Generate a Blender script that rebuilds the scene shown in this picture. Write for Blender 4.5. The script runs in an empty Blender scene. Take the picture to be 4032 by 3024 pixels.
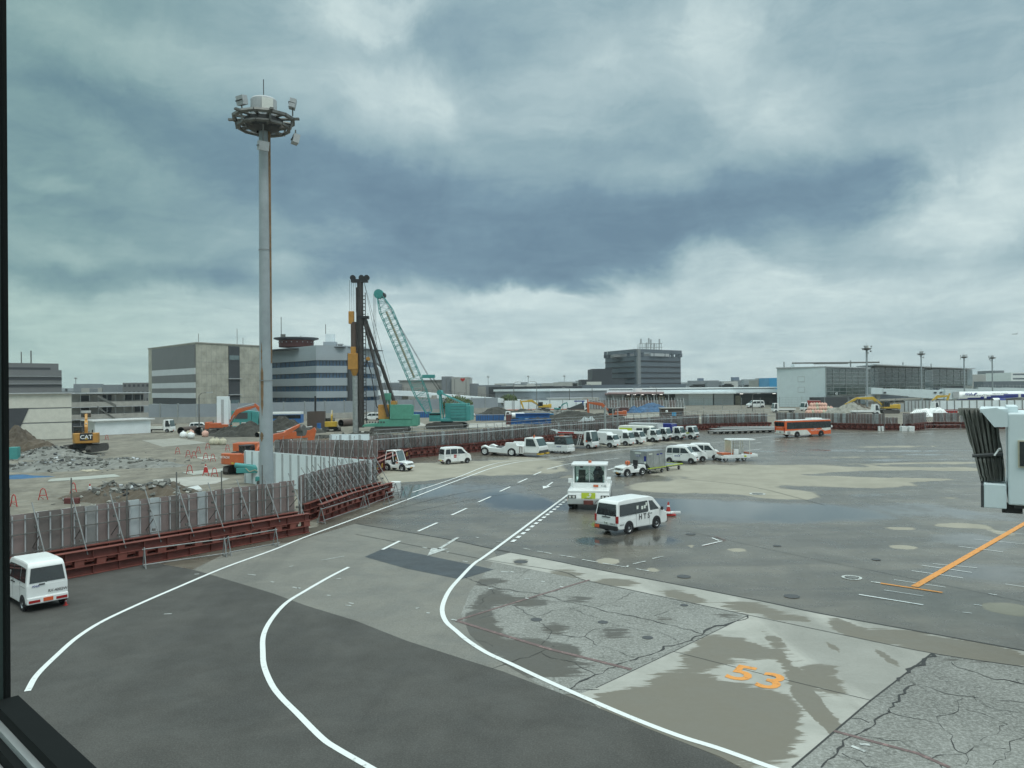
import bpy, math, random
from mathutils import Vector, Matrix
random.seed(7)
R = math.radians
scn = bpy.context.scene
col = scn.collection
# ---------------------------------------------------------------- camera
H = 8.5                      # eye height above the apron, metres
F = 3028.0                   # focal length in photo pixels (photo 4032 x 3024)
ROLL, PITCH = 0.0093, 0.0046
cx = Vector((math.cos(ROLL), 0, -math.sin(ROLL)))
fw = Vector((0, math.cos(PITCH), math.sin(PITCH)))
fw = (fw - cx*fw.dot(cx)).normalized()
up = cx.cross(fw)
cam = bpy.data.cameras.new('camera'); co = bpy.data.objects.new('camera', cam); col.objects.link(co)
m = Matrix((cx, up, -fw)).transposed().to_4x4(); m.translation = (0, 0, H); co.matrix_world = m
cam.sensor_width = 36; cam.lens = 36*F/4032; cam.clip_start = 0.05; cam.clip_end = 20000
scn.camera = co
def ray(px, py):
    return fw + cx*((px-2016)/F) + up*((1512-py)/F)
def G(px, py, z=0.0):        # ground point seen at a photo pixel
    d = ray(px, py); t = (z-H)/d.z
    return Vector((d.x*t, d.y*t, z))
def D(px, py, dist):         # point at forward distance dist
    d = ray(px, py); t = dist/d.y
    return Vector((d.x*t, dist, H+d.z*t))
# ---------------------------------------------------------------- view
vs = scn.view_settings
vs.view_transform = 'Standard'; vs.look = 'None'; vs.exposure = 0; vs.gamma = 1; vs.use_curve_mapping = False
# ---------------------------------------------------------------- world
w = bpy.data.worlds.new('World'); scn.world = w; w.use_nodes = True
nt = w.node_tree; nt.nodes.clear(); N = nt.nodes.new; L = nt.links.new
def lk(a, b): L(a, b)
def math_(op, a, b=None, c=None, clamp=False):
    n = N('ShaderNodeMath'); n.operation = op; n.use_clamp = clamp
    for i, v in enumerate((a, b, c)):
        if v is None: continue
        if isinstance(v, (int, float)): n.inputs[i].default_value = v
        else: L(v, n.inputs[i])
    return n.outputs[0]
tc = N('ShaderNodeTexCoord'); sep = N('ShaderNodeSeparateXYZ'); L(tc.outputs['Generated'], sep.inputs[0])
X, Y, Z = sep.outputs
az = math_('ARCTAN2', X, Y)
el = math_('ARCSINE', Z)
cmb = N('ShaderNodeCombineXYZ'); L(az, cmb.inputs[0]); L(el, cmb.inputs[1])
# cloud plane for detail noise
zz = math_('ADD', math_('MAXIMUM', Z, 0.0), 0.10)
pl = N('ShaderNodeCombineXYZ'); L(math_('DIVIDE', X, zz), pl.inputs[0]); L(math_('DIVIDE', Y, zz), pl.inputs[1])
def noise(vec, scale, detail=6, rough=0.55, dist=0.0, col_=False):
    n = N('ShaderNodeTexNoise'); n.inputs['Scale'].default_value = scale; n.inputs['Detail'].default_value = detail
    n.inputs['Roughness'].default_value = rough; n.inputs['Distortion'].default_value = dist
    L(vec, n.inputs['Vector']); return n.outputs['Color' if col_ else 'Fac']
# domain warp of the big cloud shapes
wn = noise(cmb.outputs[0], 5.0, 7, 0.62, 0.4, True)
vm = N('ShaderNodeVectorMath'); vm.operation = 'SUBTRACT'; L(wn, vm.inputs[0]); vm.inputs[1].default_value = (.5, .5, .5)
vm2 = N('ShaderNodeVectorMath'); vm2.operation = 'MULTIPLY_ADD'; L(vm.outputs[0], vm2.inputs[0]); vm2.inputs[1].default_value = (.22, .10, 0); L(cmb.outputs[0], vm2.inputs[2])
# (x, y, rx, ry, tilt deg, amount) of cloud masses; centres given as photo pixels / 1.823 and turned into directions
BL = [(430,300,420,85,8,-.22),(700,420,420,110,10,-.26),(1000,450,520,120,3,-.42),(1480,470,520,100,-6,-.46),(1130,560,460,85,0,-.52),
      (1860,430,260,85,-14,-.24),(700,580,330,50,3,-.20),(230,200,260,60,8,-.10),(120,400,200,130,0,-.16),(230,600,380,50,0,-.34),(60,250,150,90,0,-.10),(300,480,330,90,5,-.14),(560,600,260,40,0,-.14),
      (900,60,120,80,0,-.08),(1040,90,190,80,0,-.14),(1250,320,300,60,0,-.10),(1850,300,260,60,-10,-.10),
      (210,60,230,70,10,.10),(480,140,260,55,8,.12),(780,22,170,60,0,.40),(860,215,200,80,12,.32),(1230,140,210,90,0,.14),(1250,270,200,40,5,.08),
      (1560,40,150,90,0,.46),(1600,190,260,100,15,.28),(1740,290,200,60,15,.16),(2120,450,250,130,-30,.52),(2190,260,150,90,0,.08),
      (1570,565,190,40,18,.42),(1200,640,230,26,0,.48),(1500,620,300,40,6,.22),(640,575,85,40,0,.32),(820,660,200,26,0,.26),(130,545,120,36,15,.16),(60,395,80,24,0,.24),(860,540,150,24,14,.10),
      (1960,690,380,60,-4,-.20),(2100,780,320,60,0,-.14),(885,655,75,17,-3,-.36),(1960,60,260,70,0,.04)]
base = 0.50
acc = None
for (x, y, rx, ry, rot, a) in BL:
    px, py = x*1.823, y*1.823
    d = ray(px, py).normalized()
    A, E = math.atan2(d.x, d.y), math.asin(d.z)
    mp = N('ShaderNodeMapping'); mp.vector_type = 'TEXTURE'; L(vm2.outputs[0], mp.inputs['Vector'])
    mp.inputs['Location'].default_value = (A, E, 0)
    mp.inputs['Rotation'].default_value = (0, 0, -R(rot))
    k = 1.823/F*math.cos(A)
    mp.inputs['Scale'].default_value = (rx*k*math.cos(A)*1.35, ry*k*1.35, 1)
    ln = N('ShaderNodeVectorMath'); ln.operation = 'LENGTH'; L(mp.outputs[0], ln.inputs[0])
    mr = N('ShaderNodeMapRange'); mr.interpolation_type = 'SMOOTHERSTEP'
    mr.inputs[1].default_value = 1.0; mr.inputs[2].default_value = 0.0; mr.inputs[3].default_value = 0; mr.inputs[4].default_value = a*1.25
    L(ln.outputs['Value'], mr.inputs[0])
    acc = mr.outputs[0] if acc is None else math_('ADD', acc, mr.outputs[0])
# brighter sheet under the cloud base, near the horizon
sp2 = N('ShaderNodeSeparateXYZ'); L(vm2.outputs[0], sp2.inputs[0])
mr = N('ShaderNodeMapRange'); mr.interpolation_type = 'SMOOTHSTEP'
mr.inputs[1].default_value = .150; mr.inputs[2].default_value = .105; mr.inputs[3].default_value = 0; mr.inputs[4].default_value = .46
L(sp2.outputs[1], mr.inputs[0])
V = math_('ADD', math_('ADD', acc, base), mr.outputs[0])
fm = N('ShaderNodeFloatCurve') if False else None
sm = N('ShaderNodeMapRange'); sm.interpolation_type = 'SMOOTHSTEP'; L(V, sm.inputs[0]); sm.inputs[1].default_value = -.35; sm.inputs[2].default_value = 1.15; sm.inputs[3].default_value = .07; sm.inputs[4].default_value = .90
V = sm.outputs[0]
def add_noise(V, n, amt): return math_('ADD', V, math_('MULTIPLY', math_('SUBTRACT', n, .5), amt))
V = add_noise(V, noise(pl.outputs[0], 1.0, 9, .58, .6), .46)
V = add_noise(V, noise(pl.outputs[0], 3.2, 8, .62, .9), .22)
V = add_noise(V, noise(cmb.outputs[0], 8.0, 9, .60, 1.2), .30)
ms = N('ShaderNodeMapping'); ms.inputs['Scale'].default_value = (5, 17, 1); ms.inputs['Rotation'].default_value = (0, 0, R(9)); L(vm2.outputs[0], ms.inputs['Vector'])
V = add_noise(V, noise(ms.outputs[0], 1.0, 11, .68, 1.0), .40)
ms = N('ShaderNodeMapping'); ms.inputs['Scale'].default_value = (18, 40, 1); ms.inputs['Rotation'].default_value = (0, 0, R(-14)); L(vm2.outputs[0], ms.inputs['Vector'])
V = add_noise(V, noise(ms.outputs[0], 1.0, 8, .70, .6), .14)
cr = N('ShaderNodeValToRGB'); L(V, cr.inputs[0])
e = cr.color_ramp; e.interpolation = 'LINEAR'
e.elements[0].position = 0.0; e.elements[0].color = (.150, .245, .325, 1)
e.elements[1].position = 1.0; e.elements[1].color = (.64, .77, .77, 1)
for p_, c_ in ((.22, (.195, .310, .390, 1)), (.48, (.30, .435, .485, 1)), (.75, (.445, .58, .61, 1))):
    q = e.elements.new(p_); q.color = c_
# brighter cloud cover overhead than near the horizon
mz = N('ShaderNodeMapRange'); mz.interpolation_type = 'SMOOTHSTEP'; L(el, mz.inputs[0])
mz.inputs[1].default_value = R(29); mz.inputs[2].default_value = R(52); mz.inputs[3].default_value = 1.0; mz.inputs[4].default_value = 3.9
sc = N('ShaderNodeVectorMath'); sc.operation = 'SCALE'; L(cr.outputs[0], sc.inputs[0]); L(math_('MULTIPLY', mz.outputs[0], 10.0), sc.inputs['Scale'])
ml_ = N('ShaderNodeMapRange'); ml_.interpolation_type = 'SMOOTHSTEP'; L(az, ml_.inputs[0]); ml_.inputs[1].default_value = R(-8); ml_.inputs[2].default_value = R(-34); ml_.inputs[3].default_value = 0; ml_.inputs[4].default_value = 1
tn = N('ShaderNodeMix'); tn.data_type = 'RGBA'; L(ml_.outputs[0], tn.inputs[0]); tn.inputs[6].default_value = (1, 1, 1, 1); tn.inputs[7].default_value = (.74, .83, .77, 1)  # dim green veil of the unbuilt window glass, put into the left sky colour
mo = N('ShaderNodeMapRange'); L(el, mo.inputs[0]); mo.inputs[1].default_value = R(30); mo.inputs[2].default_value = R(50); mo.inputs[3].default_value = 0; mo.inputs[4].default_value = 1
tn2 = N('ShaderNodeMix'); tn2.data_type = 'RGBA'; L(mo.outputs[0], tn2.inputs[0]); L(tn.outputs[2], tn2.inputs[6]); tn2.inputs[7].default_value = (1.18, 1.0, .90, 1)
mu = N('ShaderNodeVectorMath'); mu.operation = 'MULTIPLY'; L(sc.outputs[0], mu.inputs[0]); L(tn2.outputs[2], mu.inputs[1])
SUN_EL, SUN_AZ = R(58), R(150)          # sun behind the clouds, behind the camera
sky = N('ShaderNodeTexSky'); sky.sky_type = 'NISHITA'; sky.sun_disc = False; sky.sun_elevation = SUN_EL; sky.sun_rotation = SUN_AZ
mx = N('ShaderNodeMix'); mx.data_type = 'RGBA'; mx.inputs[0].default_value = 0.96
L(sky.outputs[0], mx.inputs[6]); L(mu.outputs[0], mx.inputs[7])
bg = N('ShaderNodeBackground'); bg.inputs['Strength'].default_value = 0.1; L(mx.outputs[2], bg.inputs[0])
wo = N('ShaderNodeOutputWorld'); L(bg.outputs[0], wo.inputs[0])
w.cycles.sampling_method = 'MANUAL'; w.cycles.sample_map_resolution = 512
# ---------------------------------------------------------------- sun (veiled)
sl = bpy.data.lights.new('sun', 'SUN'); sl.energy = 0.9; sl.angle = R(25); sl.color = (1, .97, .92)
so = bpy.data.objects.new('sun', sl); col.objects.link(so)
so.rotation_euler = Vector((math.sin(SUN_AZ)*math.cos(SUN_EL), math.cos(SUN_AZ)*math.cos(SUN_EL), math.sin(SUN_EL))).to_track_quat('Z', 'Y').to_euler()
# ---------------------------------------------------------------- helpers
class MB:
    def __init__(s): s.v = []; s.f = []; s.m = []; s.mats = []
    def mi(s, m):
        if m not in s.mats: s.mats.append(m)
        return s.mats.index(m)
    def add(s, vs_, fs, m):
        b = len(s.v); s.v += [tuple(v) for v in vs_]; k = s.mi(m)
        for f in fs: s.f.append([b+i for i in f]); s.m.append(k)
        return s
    def box(s, c, d, m, rz=0, ry=0, rx=0):
        M = Matrix.Rotation(rz, 3, 'Z') @ Matrix.Rotation(ry, 3, 'Y') @ Matrix.Rotation(rx, 3, 'X')
        vs_ = [Vector(c) + M @ Vector((sx*d[0]/2, sy*d[1]/2, sz*d[2]/2)) for sx in (-1, 1) for sy in (-1, 1) for sz in (-1, 1)]
        return s.add(vs_, [(0,1,3,2),(4,6,7,5),(0,4,5,1),(2,3,7,6),(0,2,6,4),(1,5,7,3)], m)
    def bx(s, x0, x1, y0, y1, z0, z1, m): return s.box(((x0+x1)/2, (y0+y1)/2, (z0+z1)/2), (x1-x0, y1-y0, z1-z0), m)
    def prism(s, poly, axis, a, b, m, fa=None):   # polygon in the plane normal to axis; fa scales y by f(z)
        def mk(p, h):
            if axis == 'y': v = [p[0], h, p[1]]
            elif axis == 'x': v = [h, p[0], p[1]]
            else: v = [p[0], p[1], h]
            if fa: v[1] *= fa(v[2])
            return tuple(v)
        n = len(poly)
        vs_ = [mk(p, a) for p in poly] + [mk(p, b) for p in poly]
        fs = [tuple(range(n)), tuple(range(2*n-1, n-1, -1))] + [(i, i+n, (i+1) % n+n, (i+1) % n) for i in range(n)]
        return s.add(vs_, fs, m)
    def cyl(s, p0, p1, r0, m, r1=None, n=10, caps=True):
        p0, p1 = Vector(p0), Vector(p1); r1 = r0 if r1 is None else r1
        d = (p1-p0)
        if d.length < 1e-6: return s
        d.normalize(); a = d.orthogonal().normalized(); b = d.cross(a)
        vs_ = []
        for p, r in ((p0, r0), (p1, r1)):
            for i in range(n):
                t = 2*math.pi*i/n; vs_.append(p + (a*math.cos(t)+b*math.sin(t))*r)
        fs = [(i, (i+1) % n, (i+1) % n+n, i+n) for i in range(n)]
        if caps: fs += [tuple(range(n-1, -1, -1)), tuple(range(n, 2*n))]
        return s.add(vs_, fs, m)
    def tube(s, pts, r, m, n=6):
        for a, b in zip(pts, pts[1:]): s.cyl(a, b, r, m, n=n)
        return s
    def lathe(s, prof, m, c=(0,0,0), n=24, caps=False):       # prof of (r, z)
        vs_ = []
        for r, z in prof:
            for i in range(n):
                t = 2*math.pi*i/n; vs_.append((c[0]+r*math.cos(t), c[1]+r*math.sin(t), c[2]+z))
        fs = []
        for j in range(len(prof)-1):
            for i in range(n): fs.append((j*n+i, j*n+(i+1) % n, (j+1)*n+(i+1) % n, (j+1)*n+i))
        if caps and prof[0][0] > 0: fs.append(tuple(range(n-1, -1, -1)))
        if caps and prof[-1][0] > 0: fs.append(tuple(range((len(prof)-1)*n, len(prof)*n)))
        return s.add(vs_, fs, m)
    def slab(s, pts, t, m):                       # planar 3-D polygon given thickness along its normal
        pts = [Vector(p) for p in pts]; nrm = (pts[1]-pts[0]).cross(pts[2]-pts[1]).normalized()*t; n = len(pts)
        vs_ = pts + [p+nrm for p in pts]
        fs = [tuple(range(n-1, -1, -1)), tuple(range(n, 2*n))] + [(i, (i+1) % n, (i+1) % n+n, i+n) for i in range(n)]
        return s.add(vs_, fs, m)
    def text(s, string, size, M, m, ext=0.004):   # M: 4x4 placing text whose baseline is +x, up +y, facing +z
        vs_, fs = text_data(string); 
        return s.add([M @ Vector((v[0]*size, v[1]*size, ext)) for v in vs_], fs, m)
    def build(s, name, parent=None, bevel=0, smooth=False, loc=None):
        me = bpy.data.meshes.new(name); me.from_pydata(s.v, [], s.f); 
        for m in s.mats: me.materials.append(MT[m])
        me.polygons.foreach_set('material_index', s.m)
        if smooth: me.polygons.foreach_set('use_smooth', [True]*len(s.f))
        me.update()
        o = bpy.data.objects.new(name, me); col.objects.link(o)
        if parent: o.parent = parent
        if loc: o.location = loc
        if bevel:
            b = o.modifiers.new('bevel', 'BEVEL'); b.width = bevel; b.segments = 2; b.limit_method = 'ANGLE'; b.angle_limit = R(28)
            b.harden_normals = False
        return o
TXT = {}
def text_data(string):
    if string not in TXT:
        cu = bpy.data.curves.new('t', 'FONT'); cu.body = string; cu.align_x = 'CENTER'; cu.align_y = 'CENTER'; cu.resolution_u = 3; cu.offset = .018
        o = bpy.data.objects.new('t', cu); col.objects.link(o)
        dg = bpy.context.evaluated_depsgraph_get(); dg.update()
        me = bpy.data.meshes.new_from_object(o.evaluated_get(dg))
        TXT[string] = ([tuple(v.co) for v in me.vertices], [tuple(p.vertices) for p in me.polygons])
        bpy.data.objects.remove(o); bpy.data.curves.remove(cu); bpy.data.meshes.remove(me)
    return TXT[string]
def tag(o, label=None, cat=None, group=None, kind=None):
    if label: o['label'] = label
    if cat: o['category'] = cat
    if group: o['group'] = group
    if kind: o['kind'] = kind
    return o
def thing(name, label, cat, loc=(0,0,0), rz=0, group=None, scale=1):
    o = bpy.data.objects.new(name, None); o.empty_display_size = .3; col.objects.link(o)
    o.location = loc; o.rotation_euler = (0, 0, rz); o.scale = (scale,)*3
    return tag(o, label, cat, group)
def struct(name, mb, **k): return tag(mb.build(name, **k), kind='structure')
def copy_tree(o, loc=None, rz=None, label=None, parent=None):
    c = o.copy(); col.objects.link(c)
    if parent is not None: c.parent = parent
    for ch in o.children: copy_tree(ch, parent=c)
    if loc is not None: c.location = loc
    if rz is not None: c.rotation_euler = (0, 0, rz)
    if label: c['label'] = label
    return c
# ---------------------------------------------------------------- materials
MT = {}
def mat(name, c, rough=.6, metal=0, var=.12, scale=3.0, spec=.5, coat=0, c2=None, bump=0, emit=0):
    m = bpy.data.materials.new(name); m.use_nodes = True; t = m.node_tree; b = t.nodes['Principled BSDF']
    b.inputs['Roughness'].default_value = rough; b.inputs['Metallic'].default_value = metal
    b.inputs['Specular IOR Level'].default_value = spec; b.inputs['Coat Weight'].default_value = coat
    tcn = t.nodes.new('ShaderNodeTexCoord'); n = t.nodes.new('ShaderNodeTexNoise'); n.inputs['Scale'].default_value = scale; n.inputs['Detail'].default_value = 5
    n.inputs['Roughness'].default_value = .65
    t.links.new(tcn.outputs['Object'], n.inputs['Vector'])
    r = t.nodes.new('ShaderNodeValToRGB'); t.links.new(n.outputs['Fac'], r.inputs[0])
    a = c2 if c2 else tuple(max(0, x*(1-var)) for x in c); bb = c if c2 else tuple(min(1, x*(1+var)) for x in c)
    r.color_ramp.elements[0].position = .32; r.color_ramp.elements[0].color = (*a, 1)
    r.color_ramp.elements[1].position = .68; r.color_ramp.elements[1].color = (*bb, 1)
    t.links.new(r.outputs[0], b.inputs['Base Color'])
    if bump:
        bp = t.nodes.new('ShaderNodeBump'); bp.inputs['Strength'].default_value = bump; bp.inputs['Distance'].default_value = .1
        t.links.new(n.outputs['Fac'], bp.inputs['Height']); t.links.new(bp.outputs[0], b.inputs['Normal'])
    if emit:
        b.inputs['Emission Color'].default_value = (*c, 1); b.inputs['Emission Strength'].default_value = emit
    MT[name] = m; return m
def glassy(name, c, rough=.04): return mat(name, c, rough, 0, .25, 1.2, .8)
for a in [('white', (.78,.80,.79), .32, 0, .04, 2, .5, .3), ('offwhite', (.70,.71,.66), .4, 0, .08, 1.5), ('cream', (.62,.61,.54), .5, 0, .08, 1),
          ('tyre', (.018,.018,.02), .85), ('rim', (.42,.43,.44), .35, .6), ('black', (.02,.021,.024), .5), ('dkgrey', (.06,.063,.066), .6),
          ('grey', (.24,.25,.25), .6), ('ltgrey', (.42,.44,.45), .55), ('red', (.42,.03,.025), .45), ('orange', (.52,.12,.04), .4, 0, .1, 2, .5, .2),
          ('amber', (.75,.22,.02), .3), ('limeg', (.48,.58,.04), .5), ('busorange', (.74,.13,.03), .35, 0, .05, 1, .5, .3), ('blue', (.025,.13,.36), .5, 0, .15, 1),
          ('navy', (.018,.03,.22), .4), ('skyblue', (.05,.3,.55), .4), ('teal', (.065,.29,.28), .5, 0, .1, 1.5), ('mint', (.09,.30,.22), .5, 0, .12, 1.5),
          ('catyel', (.46,.23,.05), .5, 0, .12, 1.5), ('yellow', (.56,.36,.04), .5, 0, .12, 1.5), ('rust', (.135,.040,.032), .7, 0, .25, 1.2),
          ('rustlt', (.185,.055,.042), .7, 0, .2, 1.2), ('galv', (.36,.38,.38), .45, .5, .2, 2), ('galvdk', (.17,.17,.16), .55, .4, .25, 2),
          ('pole', (.33,.37,.39), .6, .1, .14, .6), ('polerust', (.22,.14,.08), .8, 0, .3, 3), ('leader', (.045,.04,.038), .55, 0, .3, 1),
          ('concwall', (.40,.39,.33), .85, 0, .26, .3), ('panelgrey', (.17,.175,.18), .6, 0, .05, .3), ('panelwhite', (.55,.58,.60), .6, 0, .05, .3),
          ('blupanel', (.34,.38,.41), .45, 0, .05, .2), ('slate', (.13,.155,.18), .6, 0, .06, .2), ('slatedk', (.055,.06,.068), .6, 0, .08, .2),
          ('pinkroof', (.38,.27,.27), .6), ('whpanel', (.76,.82,.84), .5, 0, .06, .4), ('pink', (.70,.42,.34), .8, 0, .18, 1.5), ('tarp', (.015,.085,.19), .5, 0, .35, .7),
          ('wood', (.40,.36,.27), .8, 0, .15, 1.5), ('brownwall', (.09,.065,.055), .7), ('plate', (.36,.37,.33), .6, 0, .15, .5),
          ('platebrown', (.235,.185,.175), .62, 0, .16, .8), ('platedull', (.185,.16,.15), .65, 0, .2, .8), ('plategrey', (.27,.275,.27), .55, 0, .18, .8), ('plateltg', (.42,.46,.47), .5, 0, .15, .8),
          ('bellows', (.21,.21,.19), .85, 0, .2, 2.5), ('bridge', (.62,.70,.72), .5, 0, .04, .6), ('redroof', (.11,.03,.028), .6),
          ('ratan', (.5,.47,.36), .8), ('shoe', (.09,.085,.08), .7, .2, .3, 4), ('bark', (.06,.045,.03), .9), ('skin', (.45,.28,.2), .6), ('vest', (.45,.6,.05), .7),
          ('jacket', (.02,.03,.06), .8), ('rope', (.42,.40,.30), .8), ('barrier', (.27,.30,.33), .4, 0, .08, .3), ('conc', (.36,.35,.32), .85, 0, .15, .6),
          ('farcity', (.30,.33,.35), .9, 0, .35, .02), ('citya', (.36,.36,.34), .8, 0, .1, .05), ('cityb', (.20,.22,.24), .8, 0, .1, .05), ('cityc', (.52,.52,.5), .8, 0, .1, .05),
          ('cityblue', (.10,.15,.24), .7), ('steelred', (.13,.04,.038), .6, 0, .2, 1), ('silver', (.40,.42,.43), .38, .75, .18, 1.5)]:
    mat(*a)
glassy('glass', (.02, .027, .03)); glassy('glassblue', (.035, .09, .17)); glassy('glassgreen', (.02, .04, .036)); glassy('glasslt', (.12, .17, .18)); glassy('cabglass', (.045,.08,.08), .06)
mat('tail', (.35, .02, .02), .25); mat('lamp', (.75, .76, .72), .15); mat('orgplate', (.62, .10, .03), .5); mat('sticker', (.72, .76, .70), .5)
mat('yelplate', (.7,.6,.05), .5); mat('lampglow', (1, .97, .9), .5, emit=2.2)
# ================================================================ ground
def nmat(name): 
    m = bpy.data.materials.new(name); m.use_nodes = True; MT[name] = m
    return m.node_tree, m.node_tree.nodes['Principled BSDF']
class NT:
    def __init__(s, t): s.t = t; s.tc = t.nodes.new('ShaderNodeTexCoord').outputs['Object']
    def noise(s, scale, detail=6, rough=.6, dist=0, stretch=None, out='Fac'):
        n = s.t.nodes.new('ShaderNodeTexNoise'); n.inputs['Scale'].default_value = scale; n.inputs['Detail'].default_value = detail
        n.inputs['Roughness'].default_value = rough; n.inputs['Distortion'].default_value = dist
        v = s.tc
        if stretch:
            mp = s.t.nodes.new('ShaderNodeMapping'); mp.inputs['Scale'].default_value = stretch[:3]; mp.inputs['Rotation'].default_value = (0, 0, R(stretch[3]) if len(stretch) > 3 else 0)
            s.t.links.new(v, mp.inputs[0]); v = mp.outputs[0]
        s.t.links.new(v, n.inputs['Vector']); return n.outputs[out]
    def math(s, op, a, b=None, clamp=False):
        n = s.t.nodes.new('ShaderNodeMath'); n.operation = op; n.use_clamp = clamp
        for i, v in enumerate((a, b)):
            if v is None: continue
            if isinstance(v, (int, float)): n.inputs[i].default_value = v
            else: s.t.links.new(v, n.inputs[i])
        return n.outputs[0]
    def mr(s, v, a, b, c=0, d=1, smooth=True):
        n = s.t.nodes.new('ShaderNodeMapRange'); n.interpolation_type = 'SMOOTHSTEP' if smooth else 'LINEAR'
        for i, k in enumerate((a, b, c, d)): n.inputs[i+1].default_value = k
        s.t.links.new(v, n.inputs[0]); return n.outputs[0]
    def mix(s, f, a, b):
        n = s.t.nodes.new('ShaderNodeMix'); n.data_type = 'RGBA'
        if isinstance(f, (int, float)): n.inputs[0].default_value = f
        else: s.t.links.new(f, n.inputs[0])
        for i, v in ((6, a), (7, b)):
            if isinstance(v, tuple): n.inputs[i].default_value = (*v, 1)
            else: s.t.links.new(v, n.inputs[i])
        return n.outputs[2]
    def link(s, a, b): s.t.links.new(a, b)
    def bump(s, h, st, dist, b):
        n = s.t.nodes.new('ShaderNodeBump'); n.inputs['Strength'].default_value = st; n.inputs['Distance'].default_value = dist
        s.link(h, n.inputs['Height']); s.link(n.outputs[0], b.inputs['Normal'])
    def attr(s, name):
        n = s.t.nodes.new('ShaderNodeAttribute'); n.attribute_name = name; return n.outputs['Fac']
# --- wet apron: 'wet' attribute 0 dry .. 1 damp .. 2 standing film of water
t, b = nmat('apron'); k = NT(t)
wet = k.attr('wet')
wet = k.math('ADD', wet, k.math('MULTIPLY', k.math('SUBTRACT', k.noise(.13, 8, .62, .8, (1, .6, 1, -12)), .5), 1.5))
wet = k.math('ADD', wet, k.math('MULTIPLY', k.math('SUBTRACT', k.noise(.7, 5, .55, .4, (1, .7, 1, -12)), .5), .34))
damp = k.mr(wet, .38, .56)
film = k.mr(wet, 1.18, 1.72)
spk = k.noise(9, 4, .7)
blot = k.noise(.35, 5, .6, .3)
dry = k.mix(k.mr(blot, .3, .7), (.255, .235, .185), (.32, .295, .235))
wetc = k.mix(k.mr(blot, .3, .7), (.090, .077, .058), (.150, .130, .100))
stk = k.noise(.5, 6, .6, .5, (.12, 1, 1, 4)); wetc = k.mix(k.math('MULTIPLY', k.mr(stk, .42, .62), .55), wetc, (.055, .046, .036)); c = k.mix(damp, dry, wetc); c = k.mix(film, c, (.045, .048, .05))
c = k.mix(k.mr(spk, .3, .75), c, k.mix(.20, c, (.3, .3, .28)))
k.link(c, b.inputs['Base Color'])
rg = k.math('ADD', k.mr(damp, 0, 1, .85, .30, False), k.math('MULTIPLY', k.math('SUBTRACT', k.noise(1.2, 5, .6), .5), .30))
rg = k.math('SUBTRACT', rg, k.math('MULTIPLY', film, .30), True)
k.link(k.math('MAXIMUM', rg, .05), b.inputs['Roughness'])
b.inputs['Specular IOR Level'].default_value = .5
k.bump(k.math('MULTIPLY', k.noise(3, 6, .65), k.math('SUBTRACT', 1.05, film)), .12, .05, b)
# --- simple pavement materials
def pave(name, ca, cb, rough, sp=14, spamt=.3, wetamt=0.0, wetcol=None, bumpst=.3, voro=False):
    t, b = nmat(name); k = NT(t)
    c = k.mix(k.mr(k.noise(.45, 8, .66, .6), .3, .7), ca, cb); c = k.mix(k.math('MULTIPLY', k.mr(k.noise(.12, 5, .6, 1.5, (1, .25, 1, -38)), .48, .62), .5), c, tuple(x*.62 for x in ca))
    s1 = k.noise(sp, 3, .8); c = k.mix(k.math('MULTIPLY', k.mr(s1, .35, .75), spamt), c, (.5, .5, .48))
    s2 = k.noise(sp*.37, 5, .7); c = k.mix(k.math('MULTIPLY', k.mr(s2, .5, .72), spamt), c, tuple(x*.45 for x in ca))
    rr = k.mr(k.noise(.8, 5), .3, .7, rough-.1, rough+.1)
    if wetcol:
        wt = k.math('ADD', k.attr('wet'), k.math('MULTIPLY', k.math('SUBTRACT', k.noise(.9, 9, .70, .9, (.5, 3.2, 1, 28)), .5), 2.0))
        wt = k.mr(wt, .42, .56)
        c = k.mix(wt, c, wetcol); rr = k.math('SUBTRACT', rr, k.math('MULTIPLY', wt, .28))
    if voro:
        v = t.nodes.new('ShaderNodeTexVoronoi'); v.feature = 'DISTANCE_TO_EDGE'; v.inputs['Scale'].default_value = .55
        a = t.nodes.new('ShaderNodeVectorMath'); a.operation = 'MULTIPLY_ADD'; a.inputs[1].default_value = (.8, .8, 0)
        k.link(k.noise(1.3, 6, .65, out='Color'), a.inputs[0]); k.link(k.tc, a.inputs[2]); k.link(a.outputs[0], v.inputs['Vector'])
        msk = k.math('MULTIPLY', k.mr(v.outputs[0], .008, .002), k.mr(k.noise(.22, 3), .44, .56))
        c = k.mix(k.math('MULTIPLY', msk, .55), c, (.03, .03, .028))
    k.link(c, b.inputs['Base Color']); k.link(rr, b.inputs['Roughness'])
    k.bump(s1, bumpst, .02, b)
pave('freshasphalt', (.040,.038,.034), (.060,.057,.051), .85, 22, .10, bumpst=.35)
pave('darkpatch', (.030,.036,.042), (.045,.052,.058), .5, 20, .05)
pave('oldasphalt', (.135,.135,.12), (.195,.195,.178), .82, 11, .50, wetcol=(.085,.078,.065), voro=True, bumpst=.5)
pave('concrete', (.30,.295,.265), (.40,.39,.355), .8, 10, .10, wetcol=(.160,.143,.112), bumpst=.1)
pave('midasphalt', (.12,.115,.10), (.17,.16,.135), .62, 16, .22, bumpst=.3)
pave('dirt', (.12,.105,.08), (.22,.198,.155), .85, 1.5, .15, bumpst=.7)
pave('ground', (.10,.11,.09), (.16,.165,.14), .9, .3, .1)
pave('spoil', (.026,.026,.022), (.05,.048,.04), .9, 2, .05, bumpst=.8)
pave('spoilbr', (.07,.055,.04), (.11,.085,.06), .9, 2, .05, bumpst=.8)
pave('rubble', (.12,.12,.11), (.21,.21,.19), .9, 1.5, .2, bumpst=1)
pave('sand', (.24,.235,.20), (.30,.29,.26), .9, 2, .1, bumpst=.3)
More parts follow.
